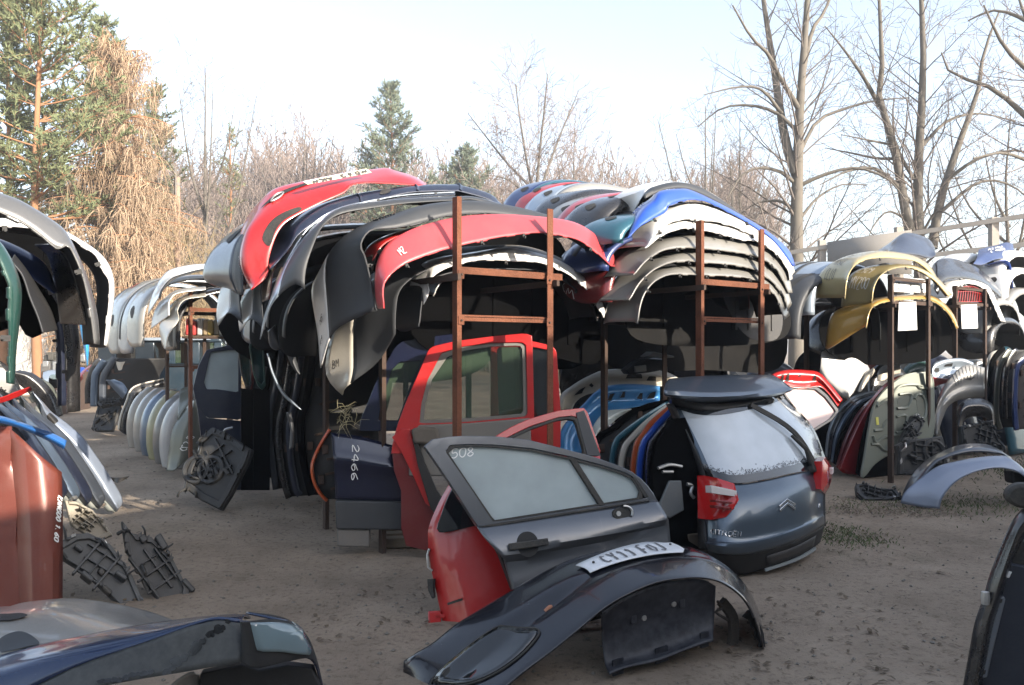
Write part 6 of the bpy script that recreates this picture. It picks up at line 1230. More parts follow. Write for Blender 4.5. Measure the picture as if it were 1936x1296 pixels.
for i, (x0, x1, y0, y1, d, lab, c) in enumerate(((130, 510, 575, 720, 19, 'dark engine block lying on the scrap heap before the white building', (.03, .034, .034)), (150, 330, 690, 790, 18.0, 'grey gearbox in front of the engine block on the heap', (.10, .10, .10)), (500, 620, 610, 740, 19.5, 'rusty axle lump right of the engine block', (.13, .10, .07)))):
    x, y = q0([((x0 + x1) / 2, y1)])[0]; s = d / F; fr = facing((x - CX) * s, d, 0, 5, 0); t = thing('engine_block' if i == 0 else 'machine_part', lab, 'machine part', fr); rg = random.Random(i); m = mat('grease_%d' % i, c, .6, .2, 0, .6)
    zb = CAMZ - (y - HY) * s; W, H = (x1 - x0) / 6.48 * s, (y1 - y0) / 6.48 * s; mb = MB(); mb.box((0, max(.1, zb + H * .45), -.2), (W * .46, H * .4, .2)); mb.build('casing', m, t, bevel=.03)
    for k in range(9): mb = MB(); mb.box((rg.uniform(-.45, .45) * W, max(.05, zb + rg.uniform(.1, 1) * H), rg.uniform(-.2, .05)), (rg.uniform(.04, .12), rg.uniform(.03, .1), rg.uniform(.03, .1))); mb.build('fitting', m if k % 3 else METAL, t, bevel=.01)
    mb = MB(); mb.box((0, max(.04, zb / 2), -.2), (W * .5, max(.03, zb / 2), .25)); mb.build('stand', RUSTD, t)
def scrap(label, d, yaw, c, m, name='scrap_panel', cat='panel', lean=5, flip=False, grp='panels on the far scrap heap'):
    x, y = q0([c[0][1][0]])[0][:2]; fr = facing((x - CX) / F * d, d, 0, yaw, lean); return wing(label, fr, [(h, q0(p)) for h, p in c], m, flip=flip, grp=grp, name=name, cat=cat)
scrap('red wing leaning across the end of the aisle before the heap', 15.5, 20, [(0, [(415, 1125), (450, 1000), (540, 880), (640, 770), (745, 700)]), (.1, [(440, 1125), (500, 1000), (580, 890), (660, 790), (748, 705)]), (0, [(470, 1080), (560, 970), (630, 880), (640, 820), (750, 712)])], RED, 'wing', 'wing', grp=gF)
scrap('light blue wing hanging beside the silver-grey leg, tapering to a point', 8.6, 15, [(0, [(584, 215), (600, 330), (625, 450), (650, 580), (670, 722)]), (.05, [(640, 205), (655, 330), (665, 450), (672, 580), (680, 724)]), (0, [(698, 215), (702, 330), (704, 450), (700, 580), (690, 724)])], CYAN, 'wing', 'wing', grp=gF)
scrap('blue-white crumpled sheet on the far heap, left of the red wing', 17, 0, [(0, [(140, 800), (250, 775), (450, 770), (600, 740)]), (.2, [(150, 900), (300, 850), (480, 800), (610, 790)]), (.1, [(330, 1010), (420, 950), (560, 880), (640, 840)])], SILB)
scrap('bright blue sheet scrap between the heap and the red wing', 16.5, 0, [(0, [(500, 900), (530, 830), (580, 750), (640, 745)]), (.1, [(530, 960), (570, 880), (640, 800), (700, 790)])], BLUE)
scrap('dark bonnet lying low on the heap under the blue-white sheet', 16.2, 0, [(0, [(200, 1010), (300, 1000), (420, 985), (480, 960)]), (.2, [(210, 880), (300, 830), (420, 830), (500, 850)])], BLKD, flip=True)
scrap('white scrap sheet at the foot of the heap beside the aisle', 15.6, 0, [(0, [(320, 1100), (380, 1085), (430, 1060)]), (.1, [(300, 1030), (370, 1010), (430, 1000)])], WHITE, flip=True)
scrap('blue scrap corner at the foot of the heap touching the red wing', 15.3, 0, [(0, [(360, 1115), (420, 1110), (440, 1090)]), (.1, [(380, 1060), (420, 1030), (450, 1020)])], BLUE, flip=True)
fr = facing(-9.6, 16.0, 0, 0, 0); mb = MB(); p = cr(fr.P(q0([(205, 870), (230, 835), (290, 832), (345, 855), (330, 885), (260, 895)]), .1), 30, True)[:-1]; mb.prism([z[:2] for z in p], .0, .1); set_props(fixn(mb.build('headlamp', glassm('lamp_glass', (.16, .22, .24), .08, 1.0), None, fr, 40, .02)), 'oval glassy headlamp on the far heap before the engine block', 'lamp')
for i, (pp, m, lab) in enumerate((([(655, 1190), (655, 960), (700, 800), (760, 680), (830, 620)], BLACK, 'black door edge farthest left at the end of the middle row'), ([(720, 1225), (725, 1000), (738, 830), (800, 720), (860, 640)], STEELB, 'door edge with pale highlight at the end of the middle row'), ([(830, 1150), (830, 950), (850, 830), (900, 740), (990, 600)], GREYB, 'grey-blue door edge right of the pale-edged one, end of the middle row'))):
    edge_door(lab, facing(-8.3 + .4 * i, 13.4 - .25 * i, 0, 25, 0), q0(pp), m, .8, .10)
scrap('grey-blue panel leaning diagonally before the van body', 12.6, 20, [(0, [(905, 900), (990, 1000), (1110, 1130)]), (.05, [(960, 900), (1060, 990), (1150, 1080)]), (0, [(1010, 890), (1120, 940), (1175, 1020)])], STEELB, flip=True, grp=None)
scrap('pale forked bracket sticking up before the van body', 12.9, 20, [(0, [(1060, 780), (1040, 720), (1030, 670)]), (.02, [(1085, 780), (1080, 720), (1078, 680)]), (0, [(1105, 770), (1120, 720), (1145, 675)])], CREAM, grp=None)
carrier('dark radiator lying below the diagonal grey-blue panel', facing(-6.8, 12.3, 0, 0, 40), q0([(800, 1180), (900, 1135), (1060, 1130), (1090, 1170), (1000, 1200), (850, 1230)]), (), 14, bits=6)
# ================================================================ bonnets, wings and doors between the racks and at the right
q = lambda p: zc(B7, p)
SKY_ = paint('sky_blue', (.045, .22, .50), .15, .3, .2); PALE = paint('pale_ice', (.52, .60, .62), .1, .35, .3)
def slots(par, S, fr, z, quads, m=BLK, rim=None):
    for c in quads:
        P = [inv_t(S, fr, x, y, z) for x, y in c]; o = blob('opening', S, P, .006, m, par, 3, 24, smooth=False)
        if rim: mb = MB(); mb.tube([S.at(a, b, .006) for a, b in lin([p for p in P] + [P[0]], 24)], .007, 5, cap=False); mb.build('rim', rim, o)
fr = facing(.92, 7.35, 0, 12, 30)
t, S = wing('sky-blue bonnet, underside with row of square openings showing, behind a thin upright', fr, [(.0, q([(90, 1290), (110, 1050), (330, 800), (430, 700), (530, 650), (700, 630), (900, 636), (1035, 650)])), (.03, q([(140, 1290), (160, 1080), (380, 830), (520, 712), (700, 688), (900, 684), (1035, 690)])), (-.03, q([(200, 1290), (230, 1100), (400, 870), (540, 790), (700, 780), (850, 770), (1035, 745)])), (-.02, q([(260, 1290), (300, 1120), (420, 930), (560, 850), (700, 838), (850, 812), (1035, 776)])), (.02, q([(330, 1290), (350, 1170), (430, 1010), (560, 880), (700, 862), (860, 832), (1035, 790)]))], SKY_, inner=SKY_, grp=gH, name='bonnet', cat='bonnet', flip=True)
slots(t, S, fr, B7, [[(530, 790), (555, 712), (605, 705), (580, 788)], [(652, 768), (665, 700), (725, 690), (708, 768)], [(815, 776), (830, 708), (882, 700), (868, 778)], [(908, 775), (925, 702), (988, 694), (975, 775)]], BLK, SKY_)
t, S = wing('pale ice-blue bonnet skin under the sky-blue one, left of the tailgate', facing(.85, 7.1, 0, 12, 20), [(0, q([(350, 1290), (380, 1120), (420, 1000), (520, 890), (640, 868), (760, 862)])), (.04, q([(400, 1290), (430, 1120), (500, 1010), (590, 930), (680, 890), (765, 866)])), (0, q([(420, 1290), (440, 1110), (560, 1020), (640, 950), (710, 905), (770, 870)]))], PALE, grp=gH, name='bonnet', cat='bonnet', flip=True)
fr = facing(1.0, 7.75, 0, 12, 20)
t, S = wing('cream-silver bonnet, sunlit underside rim arching over the sky-blue one', fr, [(.0, q([(85, 880), (95, 740), (200, 650), (330, 570), (500, 500), (690, 488), (900, 488), (1100, 518), (1255, 598)])), (.03, q([(120, 880), (140, 765), (230, 685), (370, 605), (520, 555), (700, 545), (900, 545), (1100, 565), (1255, 625)])), (-.03, q([(150, 880), (190, 775), (280, 705), (430, 645), (550, 605), (700, 595), (900, 600), (1100, 610), (1245, 645)])), (0, q([(200, 880), (250, 790), (340, 730), (500, 690), (600, 660), (700, 650), (900, 650), (1100, 650), (1240, 660)]))], CREAM, inner=CREAM, grp=gH, name='bonnet', cat='bonnet', flip=True)
slots(t, S, fr, B7, [[(355, 640), (380, 620), (405, 640), (380, 668)], [(230, 740), (270, 690), (330, 650), (300, 720)], [(700, 580), (860, 575), (870, 540), (720, 545)], [(910, 600), (1010, 600), (1010, 560), (920, 560)]])
t = thing('plastic_cover', 'black and grey plastic cover lying on top of the cream-silver bonnet', 'cover', facing(1.5, 7.7, 0, 10, 0)); fr = facing(1.5, 7.7, 0, 10, 0)
plate('cover_front', fr, q([(690, 500), (790, 420), (880, 390), (1032, 400), (1032, 495), (900, 520), (720, 540)]), -.2, 0, BLK, t, bevel=.01); plate('cover_top', fr, q([(880, 372), (940, 325), (1130, 365), (1135, 380), (1030, 385)]), -.25, -.02, mat('grey_top', (.28, .28, .27), .6), t, bevel=.01)
plate('vent_box', fr, q([(795, 462), (900, 450), (905, 510), (800, 520)]), .0, .04, mat('vent_grey', (.2, .2, .19), .6), t, bevel=.006)
for i, (m, dx, dy, d, lab) in enumerate(((BLACK, 0, 0, 8.1, 'glossy black bonnet arching above the cream-silver one'), (BLKD, 60, -22, 8.9, 'black bonnet behind the glossy black one, thin light edge'), (NAVY, 330, -12, 9.8, 'dark navy bonnet in shade behind the tailgate\'s spoiler'), (BLKD, 560, -30, 10.8, 'black bonnet in shade behind the tall arch\'s right upright'))):
    e = lambda L: q([(x + dx, y + dy) for x, y in L])
    wing(lab, facing((1150 + dx / 5 - CX) / F * d, d, 0, 12, 15), [(0, e([(70, 640), (80, 420), (125, 340), (250, 290), (420, 275), (560, 272), (700, 290), (850, 320), (1000, 360), (1090, 410), (1120, 640)])), (.08, e([(100, 700), (110, 540), (160, 450), (300, 400), (420, 392), (560, 390), (700, 400), (850, 420), (980, 450), (1060, 500), (1090, 700)])), (0, e([(150, 900), (160, 760), (220, 640), (330, 560), (450, 545), (560, 540), (700, 550), (850, 570), (960, 600), (1020, 660), (1040, 900)])), (-.05, e([(250, 1100), (260, 960), (300, 860), (400, 780), (480, 760), (560, 760), (700, 770), (820, 790), (900, 840), (960, 900), (980, 1100)]))], m, grp=gH, name='bonnet', cat='bonnet')
# doors leaning together left of the tailgate
q = lambda p: zc(A1, p)
DS = [(BLKD, [(545, 228), (430, 252), (330, 300), (230, 378), (140, 440), (105, 560), (95, 760)], 'black door edge outermost in the leaning stack left of the tailgate'), (TEAL, [(548, 236), (405, 325), (290, 410), (238, 470), (216, 600), (214, 800)], 'dark teal door edge in the leaning stack left of the tailgate'), (CREAM, [(556, 246), (425, 345), (335, 435), (292, 490), (270, 600), (275, 800)], 'pale door edge in the leaning stack left of the tailgate'),
      (ORANGE, [(564, 254), (450, 350), (400, 420), (362, 478), (340, 620), (340, 820)], 'orange-brown door edge in the leaning stack, between pale and blue ones'), (BLUE, [(580, 262), (500, 340), (432, 420), (396, 480), (374, 620), (374, 830)], 'bright blue door edge in the leaning stack left of the tailgate'), (BLACK, [(596, 285), (545, 345), (475, 435), (446, 482), (430, 620), (440, 860)], 'glossy black door edge innermost in the leaning stack beside the tailgate')]
for i, (m, e_, lab) in enumerate(DS): edge_door(lab, facing(1.22 + .05 * i, 6.65 - .17 * i, 0, 18, 6), q(e_), m, .75, .055)
fr = facing(1.45, 5.5, 0, 25, 8); t = thing('car_door', 'dark door inner side with latch and pale speaker pocket, tucked beside the tailgate\'s red lamp', 'car door', fr, gD)
plate('inner_panel', fr, q([(445, 640), (470, 480), (560, 340), (640, 330), (760, 640), (775, 1080), (560, 1080), (470, 900)]), -.05, 0, BLKD, t, bevel=.01)
plate('speaker_pocket', fr, q([(500, 820), (555, 690), (625, 690), (640, 860), (560, 905), (510, 890)]), .0, .02, mat('pocket_grey', (.10, .115, .12), .5), t, bevel=.008)
for a, b in (([(495, 620), (560, 600), (630, 610)], .012), ([(660, 710), (690, 720), (680, 760), (700, 790)], .012), ([(520, 640), (580, 640)], .01)):
    mb = MB(); mb.tube(cr(fr.P(q(a), .02), 10), b, 6); mb.build('latch_hardware', METAL, t)
fr = facing(1.45, 5.6, 0, 20, 0); mb = MB(); mb.box((.05, .06, 0), (.32, .055, .10)); mb.box((.0, .18, 0), (.30, .055, .09)); set_props(mb.build('wooden_beam', mat('old_timber', (.11, .085, .06), .9, dirt=.5), None, fr, bevel=.008), 'two-course stack of old timber under the leaning doors beside the tailgate', 'beam')

# red tailgate frame and white bonnet in the sun
q = lambda p: zc(B5, p)
fr = facing(2.95, 8.05, 0, 15, 25)
t, S = wing('red tailgate lying back in the sun, inner frame with openings, right of the spoiler', fr, [(0, q([(80, 352), (140, 318), (250, 296), (400, 298), (540, 322), (645, 428), (765, 580)])), (.03, q([(110, 372), (170, 350), (260, 335), (400, 338), (530, 360), (625, 450), (745, 600)])), (-.02, q([(150, 400), (210, 400), (280, 410), (400, 420), (540, 410), (630, 490), (735, 620)])), (.02, q([(190, 440), (250, 450), (300, 462), (400, 470), (550, 455), (640, 530), (720, 640)]))], RED, inner=RED, grp=None, name='tailgate', cat='tailgate', flip=True)
slots(t, S, fr, B5, [[(175, 400), (185, 345), (212, 340), (205, 405)], [(225, 410), (235, 340), (262, 338), (258, 410)], [(345, 365), (350, 340), (368, 340), (366, 365)], [(480, 400), (490, 345), (520, 348), (510, 405)]])
plate('window_glass', fr, q([(195, 500), (330, 478), (500, 488), (590, 560), (695, 690), (640, 760), (462, 872), (330, 690)]), -.02, -.01, mat('glass_pink', (.50, .36, .35), .2, 0, .4, .2), t, bevel=0)
frame_ring('window_frame', fr, q([(170, 480), (330, 455), (520, 465), (610, 540), (725, 690), (650, 785), (462, 900), (300, 700)]), q([(200, 502), (330, 480), (500, 490), (590, 562), (690, 690), (638, 758), (462, 868), (330, 688)]), -.03, .01, BLACK, t, 60)
wing('white bonnet blazing in the sun behind the red tailgate', facing(3.55, 8.9, 0, 20, 20), [(0, q([(545, 320), (600, 410), (680, 490), (750, 545), (815, 575)])), (.08, q([(560, 200), (640, 280), (720, 380), (790, 480), (825, 560)])), (.10, q([(575, 120), (700, 150), (800, 260), (850, 380), (840, 540)])), (.05, q([(680, 96), (800, 115), (900, 230), (930, 350), (850, 530)])), (-.08, q([(780, 98), (890, 155), (965, 215), (1015, 290), (955, 350), (860, 525)]))], WHITE, grp=gH, name='bonnet', cat='bonnet', flip=True)
for i, (m, d, pts0, pts1, pts2, lab) in enumerate(((CREAM, 9.4, [(905, 500), (930, 430), (980, 340), (1050, 275)], [(940, 500), (965, 430), (1010, 360), (1062, 290)], [(985, 430), (1010, 400), (1040, 360), (1070, 310)], 'cream curved wing edge right of the sunlit white bonnet'), (CREAM, 10.4, [(1085, 400), (1095, 320), (1130, 270), (1200, 240), (1300, 232)], [(1130, 400), (1150, 340), (1190, 300), (1240, 280), (1310, 270)], [(1180, 395), (1200, 360), (1230, 345), (1260, 340), (1310, 330)], 'cream bonnet underside in the sun behind the dark rack\'s left upright'))):
    wing(lab, facing((1440 + pts0[0][0] / 5 - CX) / F * d, d, 0, 15, 15), [(0, q(pts0)), (.04, q(pts1)), (0, q(pts2))], m, grp=gH, name='bonnet', cat='bonnet', flip=True)

# the stack of bonnets with the olive one in front
q = lambda p: zc(Z6, p)
ST_ = [(paint('silver_grey', (.28, .31, .34), .4, .3, .3), [(285, 1060), (300, 945), (340, 855), (400, 800), (465, 772), (520, 768)], 9.95, 'silver-grey bonnet farthest left in the stack behind the dark rack'), (BLACK, [(298, 1075), (315, 960), (356, 866), (415, 808), (480, 780), (540, 770)], 9.85, 'black bonnet between two silver ones in the stack'), (STEELB, [(312, 1085), (330, 970), (372, 878), (432, 815), (500, 786), (560, 772)], 9.75, 'steel-blue bonnet third from the left in the stack'), (BLKD, [(325, 1095), (345, 990), (390, 892), (448, 826), (520, 790), (570, 760)], 9.65, 'flat black bonnet left of the maroon one in the stack'),
       (MAROON, [(335, 1110), (368, 1000), (410, 905), (450, 845), (510, 790), (560, 745)], 9.5, 'maroon bonnet left of the red one in the stack'), (paint('deep_red', (.24, .012, .016), .1, .3, .25), [(345, 1120), (400, 985), (455, 870), (520, 775), (590, 712), (660, 690), (745, 684)], 9.35, 'deep red bonnet directly behind the olive one'), (BLKD, [(425, 1140), (440, 1040), (462, 940), (490, 850), (540, 770), (610, 712)], 9.2, 'thin black bonnet edge between the deep red and olive ones')]
for i, (m, e_, d, lab) in enumerate(ST_):
    fr = facing((1620 - CX) / F * d, d, 0, 20, 8)
    wing(lab, fr, [(-.02, q(e_)), (.03, q([(x + 10, y + 6) for x, y in e_])), (.02, q([(x + 40, y + 22) for x, y in e_])), (-.06, q([(x + 190, y + 40) for x, y in e_]))], m, grp=gH, name='bonnet', cat='bonnet', flip=True)
fr = facing(4.25, 9.05, 0, 18, 8); OLV = paint('olive_underside', (.17, .185, .15), .1, .45, .3)
t = thing('bonnet', 'olive bonnet with its ribbed underside towards the camera, behind the dark rack', 'bonnet', fr, gH)
ou = q([(455, 1158), (468, 1060), (488, 930), (512, 830), (560, 762), (640, 702), (720, 686), (768, 698), (778, 800), (772, 968), (705, 1008), (590, 1045), (510, 1095)])
plate('inner_skin', fr, ou, -.012, 0, OLV, t, 30, 60); p = cr(fr.P(ou, -.03), 60, True)
mb = MB(); mb.tube(p, .016, 6, cap=False); mb.build('rolled_edge', OLV, t)
mb = MB(); q6_ = lambda L: zc(B6, L)
RIBS = [q6_(L) for L in ([(0, 620), (70, 480), (150, 440), (280, 440), (345, 472), (385, 480)], [(80, 660), (180, 650), (215, 570), (200, 520), (100, 530)], [(245, 570), (270, 530), (320, 540), (355, 620), (345, 740), (300, 790)], [(75, 740), (165, 730), (155, 870), (70, 890)], [(40, 915), (150, 903), (260, 930)], [(60, 1050), (0, 1080)], [(270, 440), (300, 470), (380, 465)])] + [zc(B5, L) for L in ([(1060, 870), (1135, 858), (1165, 800), (1220, 740)], [(1035, 1000), (1100, 1000), (1150, 1050), (1222, 1058)], [(1100, 600), (1090, 640), (1160, 590), (1215, 560)], [(1050, 920), (1080, 980), (1160, 930), (1225, 925)])]
for L in RIBS: mb.tube(cr(fr.P(L, .008), 20), .017, 6)
mb.build('stiffening_ribs', OLV, t)
for L in ([(100, 545), (190, 535), (200, 570), (170, 635), (90, 642)], [(85, 755), (150, 745), (145, 855), (80, 870)], [(262, 575), (285, 550), (315, 560), (335, 640), (320, 730), (285, 740)]): plate('recess_shade', fr, q6_(L), .0005, .002, paint('olive_shaded', (.125, .135, .11), .1, .5, .3), t, 30, 30, 0)  # flat plates in darker olive paint the shade of the recesses
mb = MB(); c = np.array(fr.px(*zc(B5, [(1090, 780)])[0], .004)); mb.box(c, (.018, .045, .003)); mb.build('sticker', mat('sticker_yellow', (.65, .62, .12), .6), t)
# silver bonnets standing behind the dark racks
q = lambda p: zc(B6, p)
fr = facing(5.0, 10.0, 0, 15, 10)
t, S = wing('silver bonnet with dark slots, inner side, behind the thin dark uprights', fr, [(0, q([(405, 420), (410, 262), (470, 215), (570, 192), (700, 190), (800, 228)])), (.02, q([(425, 420), (432, 285), (490, 240), (580, 215), (700, 212), (800, 250)])), (-.03, q([(450, 420), (470, 330), (520, 300), (600, 280), (700, 280), (800, 300)])), (0, q([(480, 420), (500, 380), (560, 350), (640, 340), (720, 340), (800, 345)]))], SILB, inner=SILB, grp=gH, name='bonnet', cat='bonnet', flip=True)
slots(t, S, fr, B6, [[(425, 315), (440, 280), (475, 275), (480, 310), (450, 325)], [(522, 268), (530, 245), (600, 235), (598, 265)]])
fr = facing(5.25, 9.6, 0, 15, 8)
t, S = wing('silver-white bonnet with fine vertical ribs curving down in front of the slotted one', fr, [(.0, q([(430, 915), (422, 760), (455, 600), (520, 450), (600, 350), (662, 285), (760, 246), (905, 276)])), (.05, q([(436, 915), (436, 770), (470, 620), (545, 490), (625, 410), (700, 350), (800, 335), (905, 345)])), (.04, q([(442, 915), (446, 785), (485, 645), (560, 530), (640, 475), (720, 445), (800, 430), (905, 432)])), (.06, q([(455, 915), (470, 785), (520, 640), (600, 560), (680, 520), (740, 500), (810, 490), (905, 492)])), (.0, q([(470, 915), (500, 785), (560, 650), (640, 590), (720, 572), (800, 562), (850, 560), (905, 557)]))], SILV, inner=SILV, grp=gH, name='bonnet', cat='bonnet', flip=True)
mb = MB()
for i in range(9): mb.tube([S.at(.62 + .042 * i, b, .003) for b in np.linspace(.03, .42, 6)], .005, 4)
mb.build('stiffening_ribs', SILV, t); slots(t, S, fr, B6, [[(720, 385), (760, 360), (800, 375), (765, 405)]])
wing('black bonnet with bright reflection low behind the crumpled radiator support', facing(5.5, 9.4, 0, 12, 12), [(0, q([(640, 800), (650, 660), (690, 600), (780, 570), (900, 575), (990, 640), (1010, 800)])), (.08, q([(660, 840), (680, 720), (720, 660), (790, 640), (900, 645), (970, 700), (990, 840)])), (0, q([(690, 900), (700, 800), (740, 760), (800, 740), (900, 745), (960, 790), (980, 900)]))], BLACK, grp=gH, name='bonnet', cat='bonnet')
for i, (m, e_, d, lab) in enumerate(((BLKD, [(1080, 70), (990, 170), (955, 280), (945, 420), (950, 620), (975, 760)], 10.6, 'black door edge behind the grey-green edged one at the right'), (OLIVE, [(1138, 90), (1062, 200), (1030, 300), (1012, 420), (1005, 600), (1010, 750), (1042, 865)], 10.0, 'door with grey-green edge standing at the right end of the yard'), (BLACK, [(1200, 92), (1130, 190), (1100, 300), (1085, 420), (1080, 600), (1085, 760)], 9.8, 'glossy black door edge between the grey-green and dark blue ones'), (BLUED, [(1290, 160), (1215, 240), (1190, 340), (1182, 480), (1178, 640), (1185, 780), (1195, 870)], 9.5, 'dark blue door edge farthest right, brownish inner skin'))):
    edge_door(lab, facing((1680 + e_[3][0] / 4.98 - CX) / F * d, d, 0, 20, 0), q(e_), m, .8, .07, inner=mat('brown_skin', (.07, .055, .05), .7, dirt=.5) if i == 3 else BLK)
wing('pale oval headlining panel poking up behind the right-hand doors', facing(6.3, 10.8, 0, 10, 10), [(0, q([(935, 250), (935, 180), (970, 130), (1040, 110), (1085, 130)])), (.05, q([(950, 240), (965, 190), (1000, 160), (1050, 150), (1082, 150)])), (0, q([(960, 240), (990, 215), (1030, 195), (1060, 185), (1080, 175)]))], CREAM, grp=None, name='scrap_panel', cat='panel', flip=True)
# grey-blue wheel-arch wings
q = lambda p: zc(A7, p); gq = 'wheel-arch wings at the right'
ARC = paint('arch_blue_grey', (.20, .235, .31), .35, .38, .25)
fr = facing(4.3, 7.75, 0, 8, 0)
wing('grey-blue arched wing standing behind the lighter one, dark inner arch', fr, [(.0, q([(600, 400), (690, 290), (752, 208), (800, 178), (860, 158), (950, 144), (1040, 150), (1100, 165), (1180, 260)])), (-.03, q([(595, 390), (670, 280), (735, 195), (800, 160), (870, 135), (950, 124), (1030, 130), (1100, 155), (1180, 240)])), (-.20, q([(585, 360), (640, 252), (720, 176), (820, 126), (870, 110), (930, 101), (1010, 106), (1065, 130), (1125, 168)]))], GREYB, grp=gq, flip=False)
fr = facing(4.1, 7.42, 0, 8, 0)
t, S = wing('light grey-blue arched wing standing on the dirt, nearest of the pair', fr, [(.06, q([(774, 424), (792, 365), (852, 294), (932, 248), (1030, 224), (1110, 227), (1191, 262), (1300, 380)])), (.03, q([(745, 422), (762, 355), (830, 275), (920, 228), (1030, 205), (1115, 208), (1195, 245), (1310, 370)])), (-.02, q([(680, 415), (715, 330), (790, 250), (890, 206), (1000, 184), (1090, 182), (1160, 200), (1320, 360)])), (-.10, q([(580, 396), (602, 342), (680, 272), (760, 216), (850, 190), (960, 170), (1060, 162), (1130, 180), (1330, 350)]))], ARC, grp=gq, ns=60, flip=False)
t = thing('bumper_block', 'dark plastic block under the right end of the light grey-blue wing', 'block', facing(4.75, 7.6, 0, 8, 0)); fb = facing(4.75, 7.6, 0, 8, 0); plate('block_body', fb, q([(1108, 232), (1191, 250), (1300, 270), (1300, 320), (1191, 305), (1115, 295)]), -.12, 0, BLK, t, bevel=.02); plate('side_lug', fb, q([(1180, 290), (1230, 300), (1230, 330), (1180, 320)]), -.06, .02, BLK, t, bevel=.01)
# clutter on the ground behind the right racks
CL = [('black', BLKD, 1560, 10.6), ('silver', SILV, 1610, 11.6), ('maroon', MAROON, 1655, 12.4), ('black', BLACK, 1700, 11.2), ('cream', CREAM, 1742, 12.8), ('dark green', GREEN, 1772, 11.8), ('navy', NAVY, 1830, 11.4), ('white', WHITE, 1868, 12.9), ('grey-blue', GREYB, 1905, 12.2), ('teal', TEAL, 1940, 11.6), ('dark blue', BLUED, 1300, 12.2), ('red', RED, 1250, 13.0), ('grey', GREYD, 1370, 12.6), ('cream', CREAM, 1205, 13.4), ('silver', SILV, 1430, 13.2), ('black', BLKD, 1160, 12.6), ('navy', NAVY, 1485, 11.9)]
used = {}
for i, (cn, m, x, d) in enumerate(CL):
    rg = random.Random(200 + i); W = rg.uniform(.9, 1.3) / 2; H = CAMZ - (rg.uniform(655, 690) - HY) / F * d; used[cn] = used.get(cn, 0) + 1
    where = ('under the right dark rack' if x > 1790 else 'under the gold bumpers' if x > 1540 else 'under the tall arch') + (', rear row' if used[cn] > 1 and x > 1500 else ', back row' if used[cn] > 1 else '')
    fr = facing((x - CX) / F * d, d, 0, rg.uniform(5, 40), rg.uniform(5, 18)); c = [(-W, 0), (-W * 1.02, H * .5), (-W * .85, H * .85), (-W * .3, H), (W * .3, H), (W * .85, H * .85), (W * 1.02, H * .5), (W, 0)]
    k = lambda s, h: np.array([(a * s, b * (1 - (1 - s) * .8), h) for a, b in c])
    t, S = wing('%s bonnet standing upright in shade %s' % (cn, where), fr, [('l', k(1, -.03)), ('l', k(.95, .02)), ('l', k(.75, .05)), ('l', k(.35, .08)), ('l', k(.08, .09))], m, grp=gH, name='bonnet', cat='bonnet')
    if i % 2: slots(t, S, fr, (0, 0, 1), [], BLK)
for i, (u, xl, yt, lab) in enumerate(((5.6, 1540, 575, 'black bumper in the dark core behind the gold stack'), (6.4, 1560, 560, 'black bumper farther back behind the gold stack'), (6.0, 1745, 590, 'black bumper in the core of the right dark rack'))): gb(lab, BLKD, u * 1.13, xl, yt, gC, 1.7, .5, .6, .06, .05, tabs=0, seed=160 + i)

# ---------------------------------------------------------------- the pale winter air
HZ = bpy.data.materials.new('winter_haze'); HZ.use_nodes = True
hn, hl = HZ.node_tree.nodes, HZ.node_tree.links
for x in list(hn):
    if x.type != 'OUTPUT_MATERIAL': hn.remove(x)
pv_ = hn.new('ShaderNodeVolumePrincipled'); pv_.inputs['Color'].default_value = (.93, .95, 1.0, 1); pv_.inputs['Density'].default_value = .0019; pv_.inputs['Anisotropy'].default_value = .2
hl.new(pv_.outputs[0], [x for x in hn if x.type == 'OUTPUT_MATERIAL'][0].inputs['Volume'])
mb = MB(); mb.box((0, 320, 13.5), (420, 400, 15.0)); o = mb.build('haze', HZ, smooth=None); set_props(o, kind='stuff')
# ---------------------------------------------------------------- trees
def unit(v): return v / (np.linalg.norm(v) + 1e-9)
def rot_about(v, ax, a):
    ax = unit(ax); return v * math.cos(a) + np.cross(ax, v) * math.sin(a) + ax * (ax @ v) * (1 - math.cos(a))
def grow(mb, pts, r0, r1, lev, maxlev, rg, dens, ratio, up, ang=(35, 60), fine=0.004):
    pts = np.array(pts, float); k = len(pts)
    mb.tube(pts, np.linspace(r0, r1, k), 8 if lev == 0 else (5 if lev == 1 else 3), cap=False)
    if lev >= maxlev: return
    seg = np.linalg.norm(np.diff(pts, axis=0), axis=1); L = seg.sum(); cum = np.concatenate([[0], np.cumsum(seg)])
    n = max(2, int(dens[lev] * L))
    for i in range(n):
        t = (0.12 if lev else 0.2) + (0.88 if lev else 0.8) * (i + rg.random()) / n
        s = t * L; j = min(np.searchsorted(cum, s, 'right') - 1, k - 2); fr = (s - cum[j]) / (seg[j] + 1e-9)
        p = pts[j] * (1 - fr) + pts[j + 1] * fr; T = unit(pts[j + 1] - pts[j])
        ax = np.cross(T, np.array([rg.gauss(0, 1), rg.gauss(0, 1), rg.gauss(0, 1)]))
        d = rot_about(T, ax, R(rg.uniform(*ang)))
        cl = L * ratio * (1.05 - 0.65 * t) * rg.uniform(0.6, 1.25)
        if lev == 0: cl = max(cl, 0.8)
        cr0 = max(fine, (r0 + (r1 - r0) * t) * (0.5 if lev == 0 else 0.6) * rg.uniform(.7, 1))
        nseg = 5 if lev == 0 else (4 if lev == 1 else 3)
        q = [p]; dd = d
        for m in range(nseg):
            dd = unit(dd + np.array([rg.gauss(0, .14), rg.gauss(0, .14), rg.gauss(0, .10) + up])); q.append(q[-1] + dd * cl / nseg)
        grow(mb, q, cr0, fine * 0.6, lev + 1, maxlev, rg, dens, ratio, up, ang, fine)
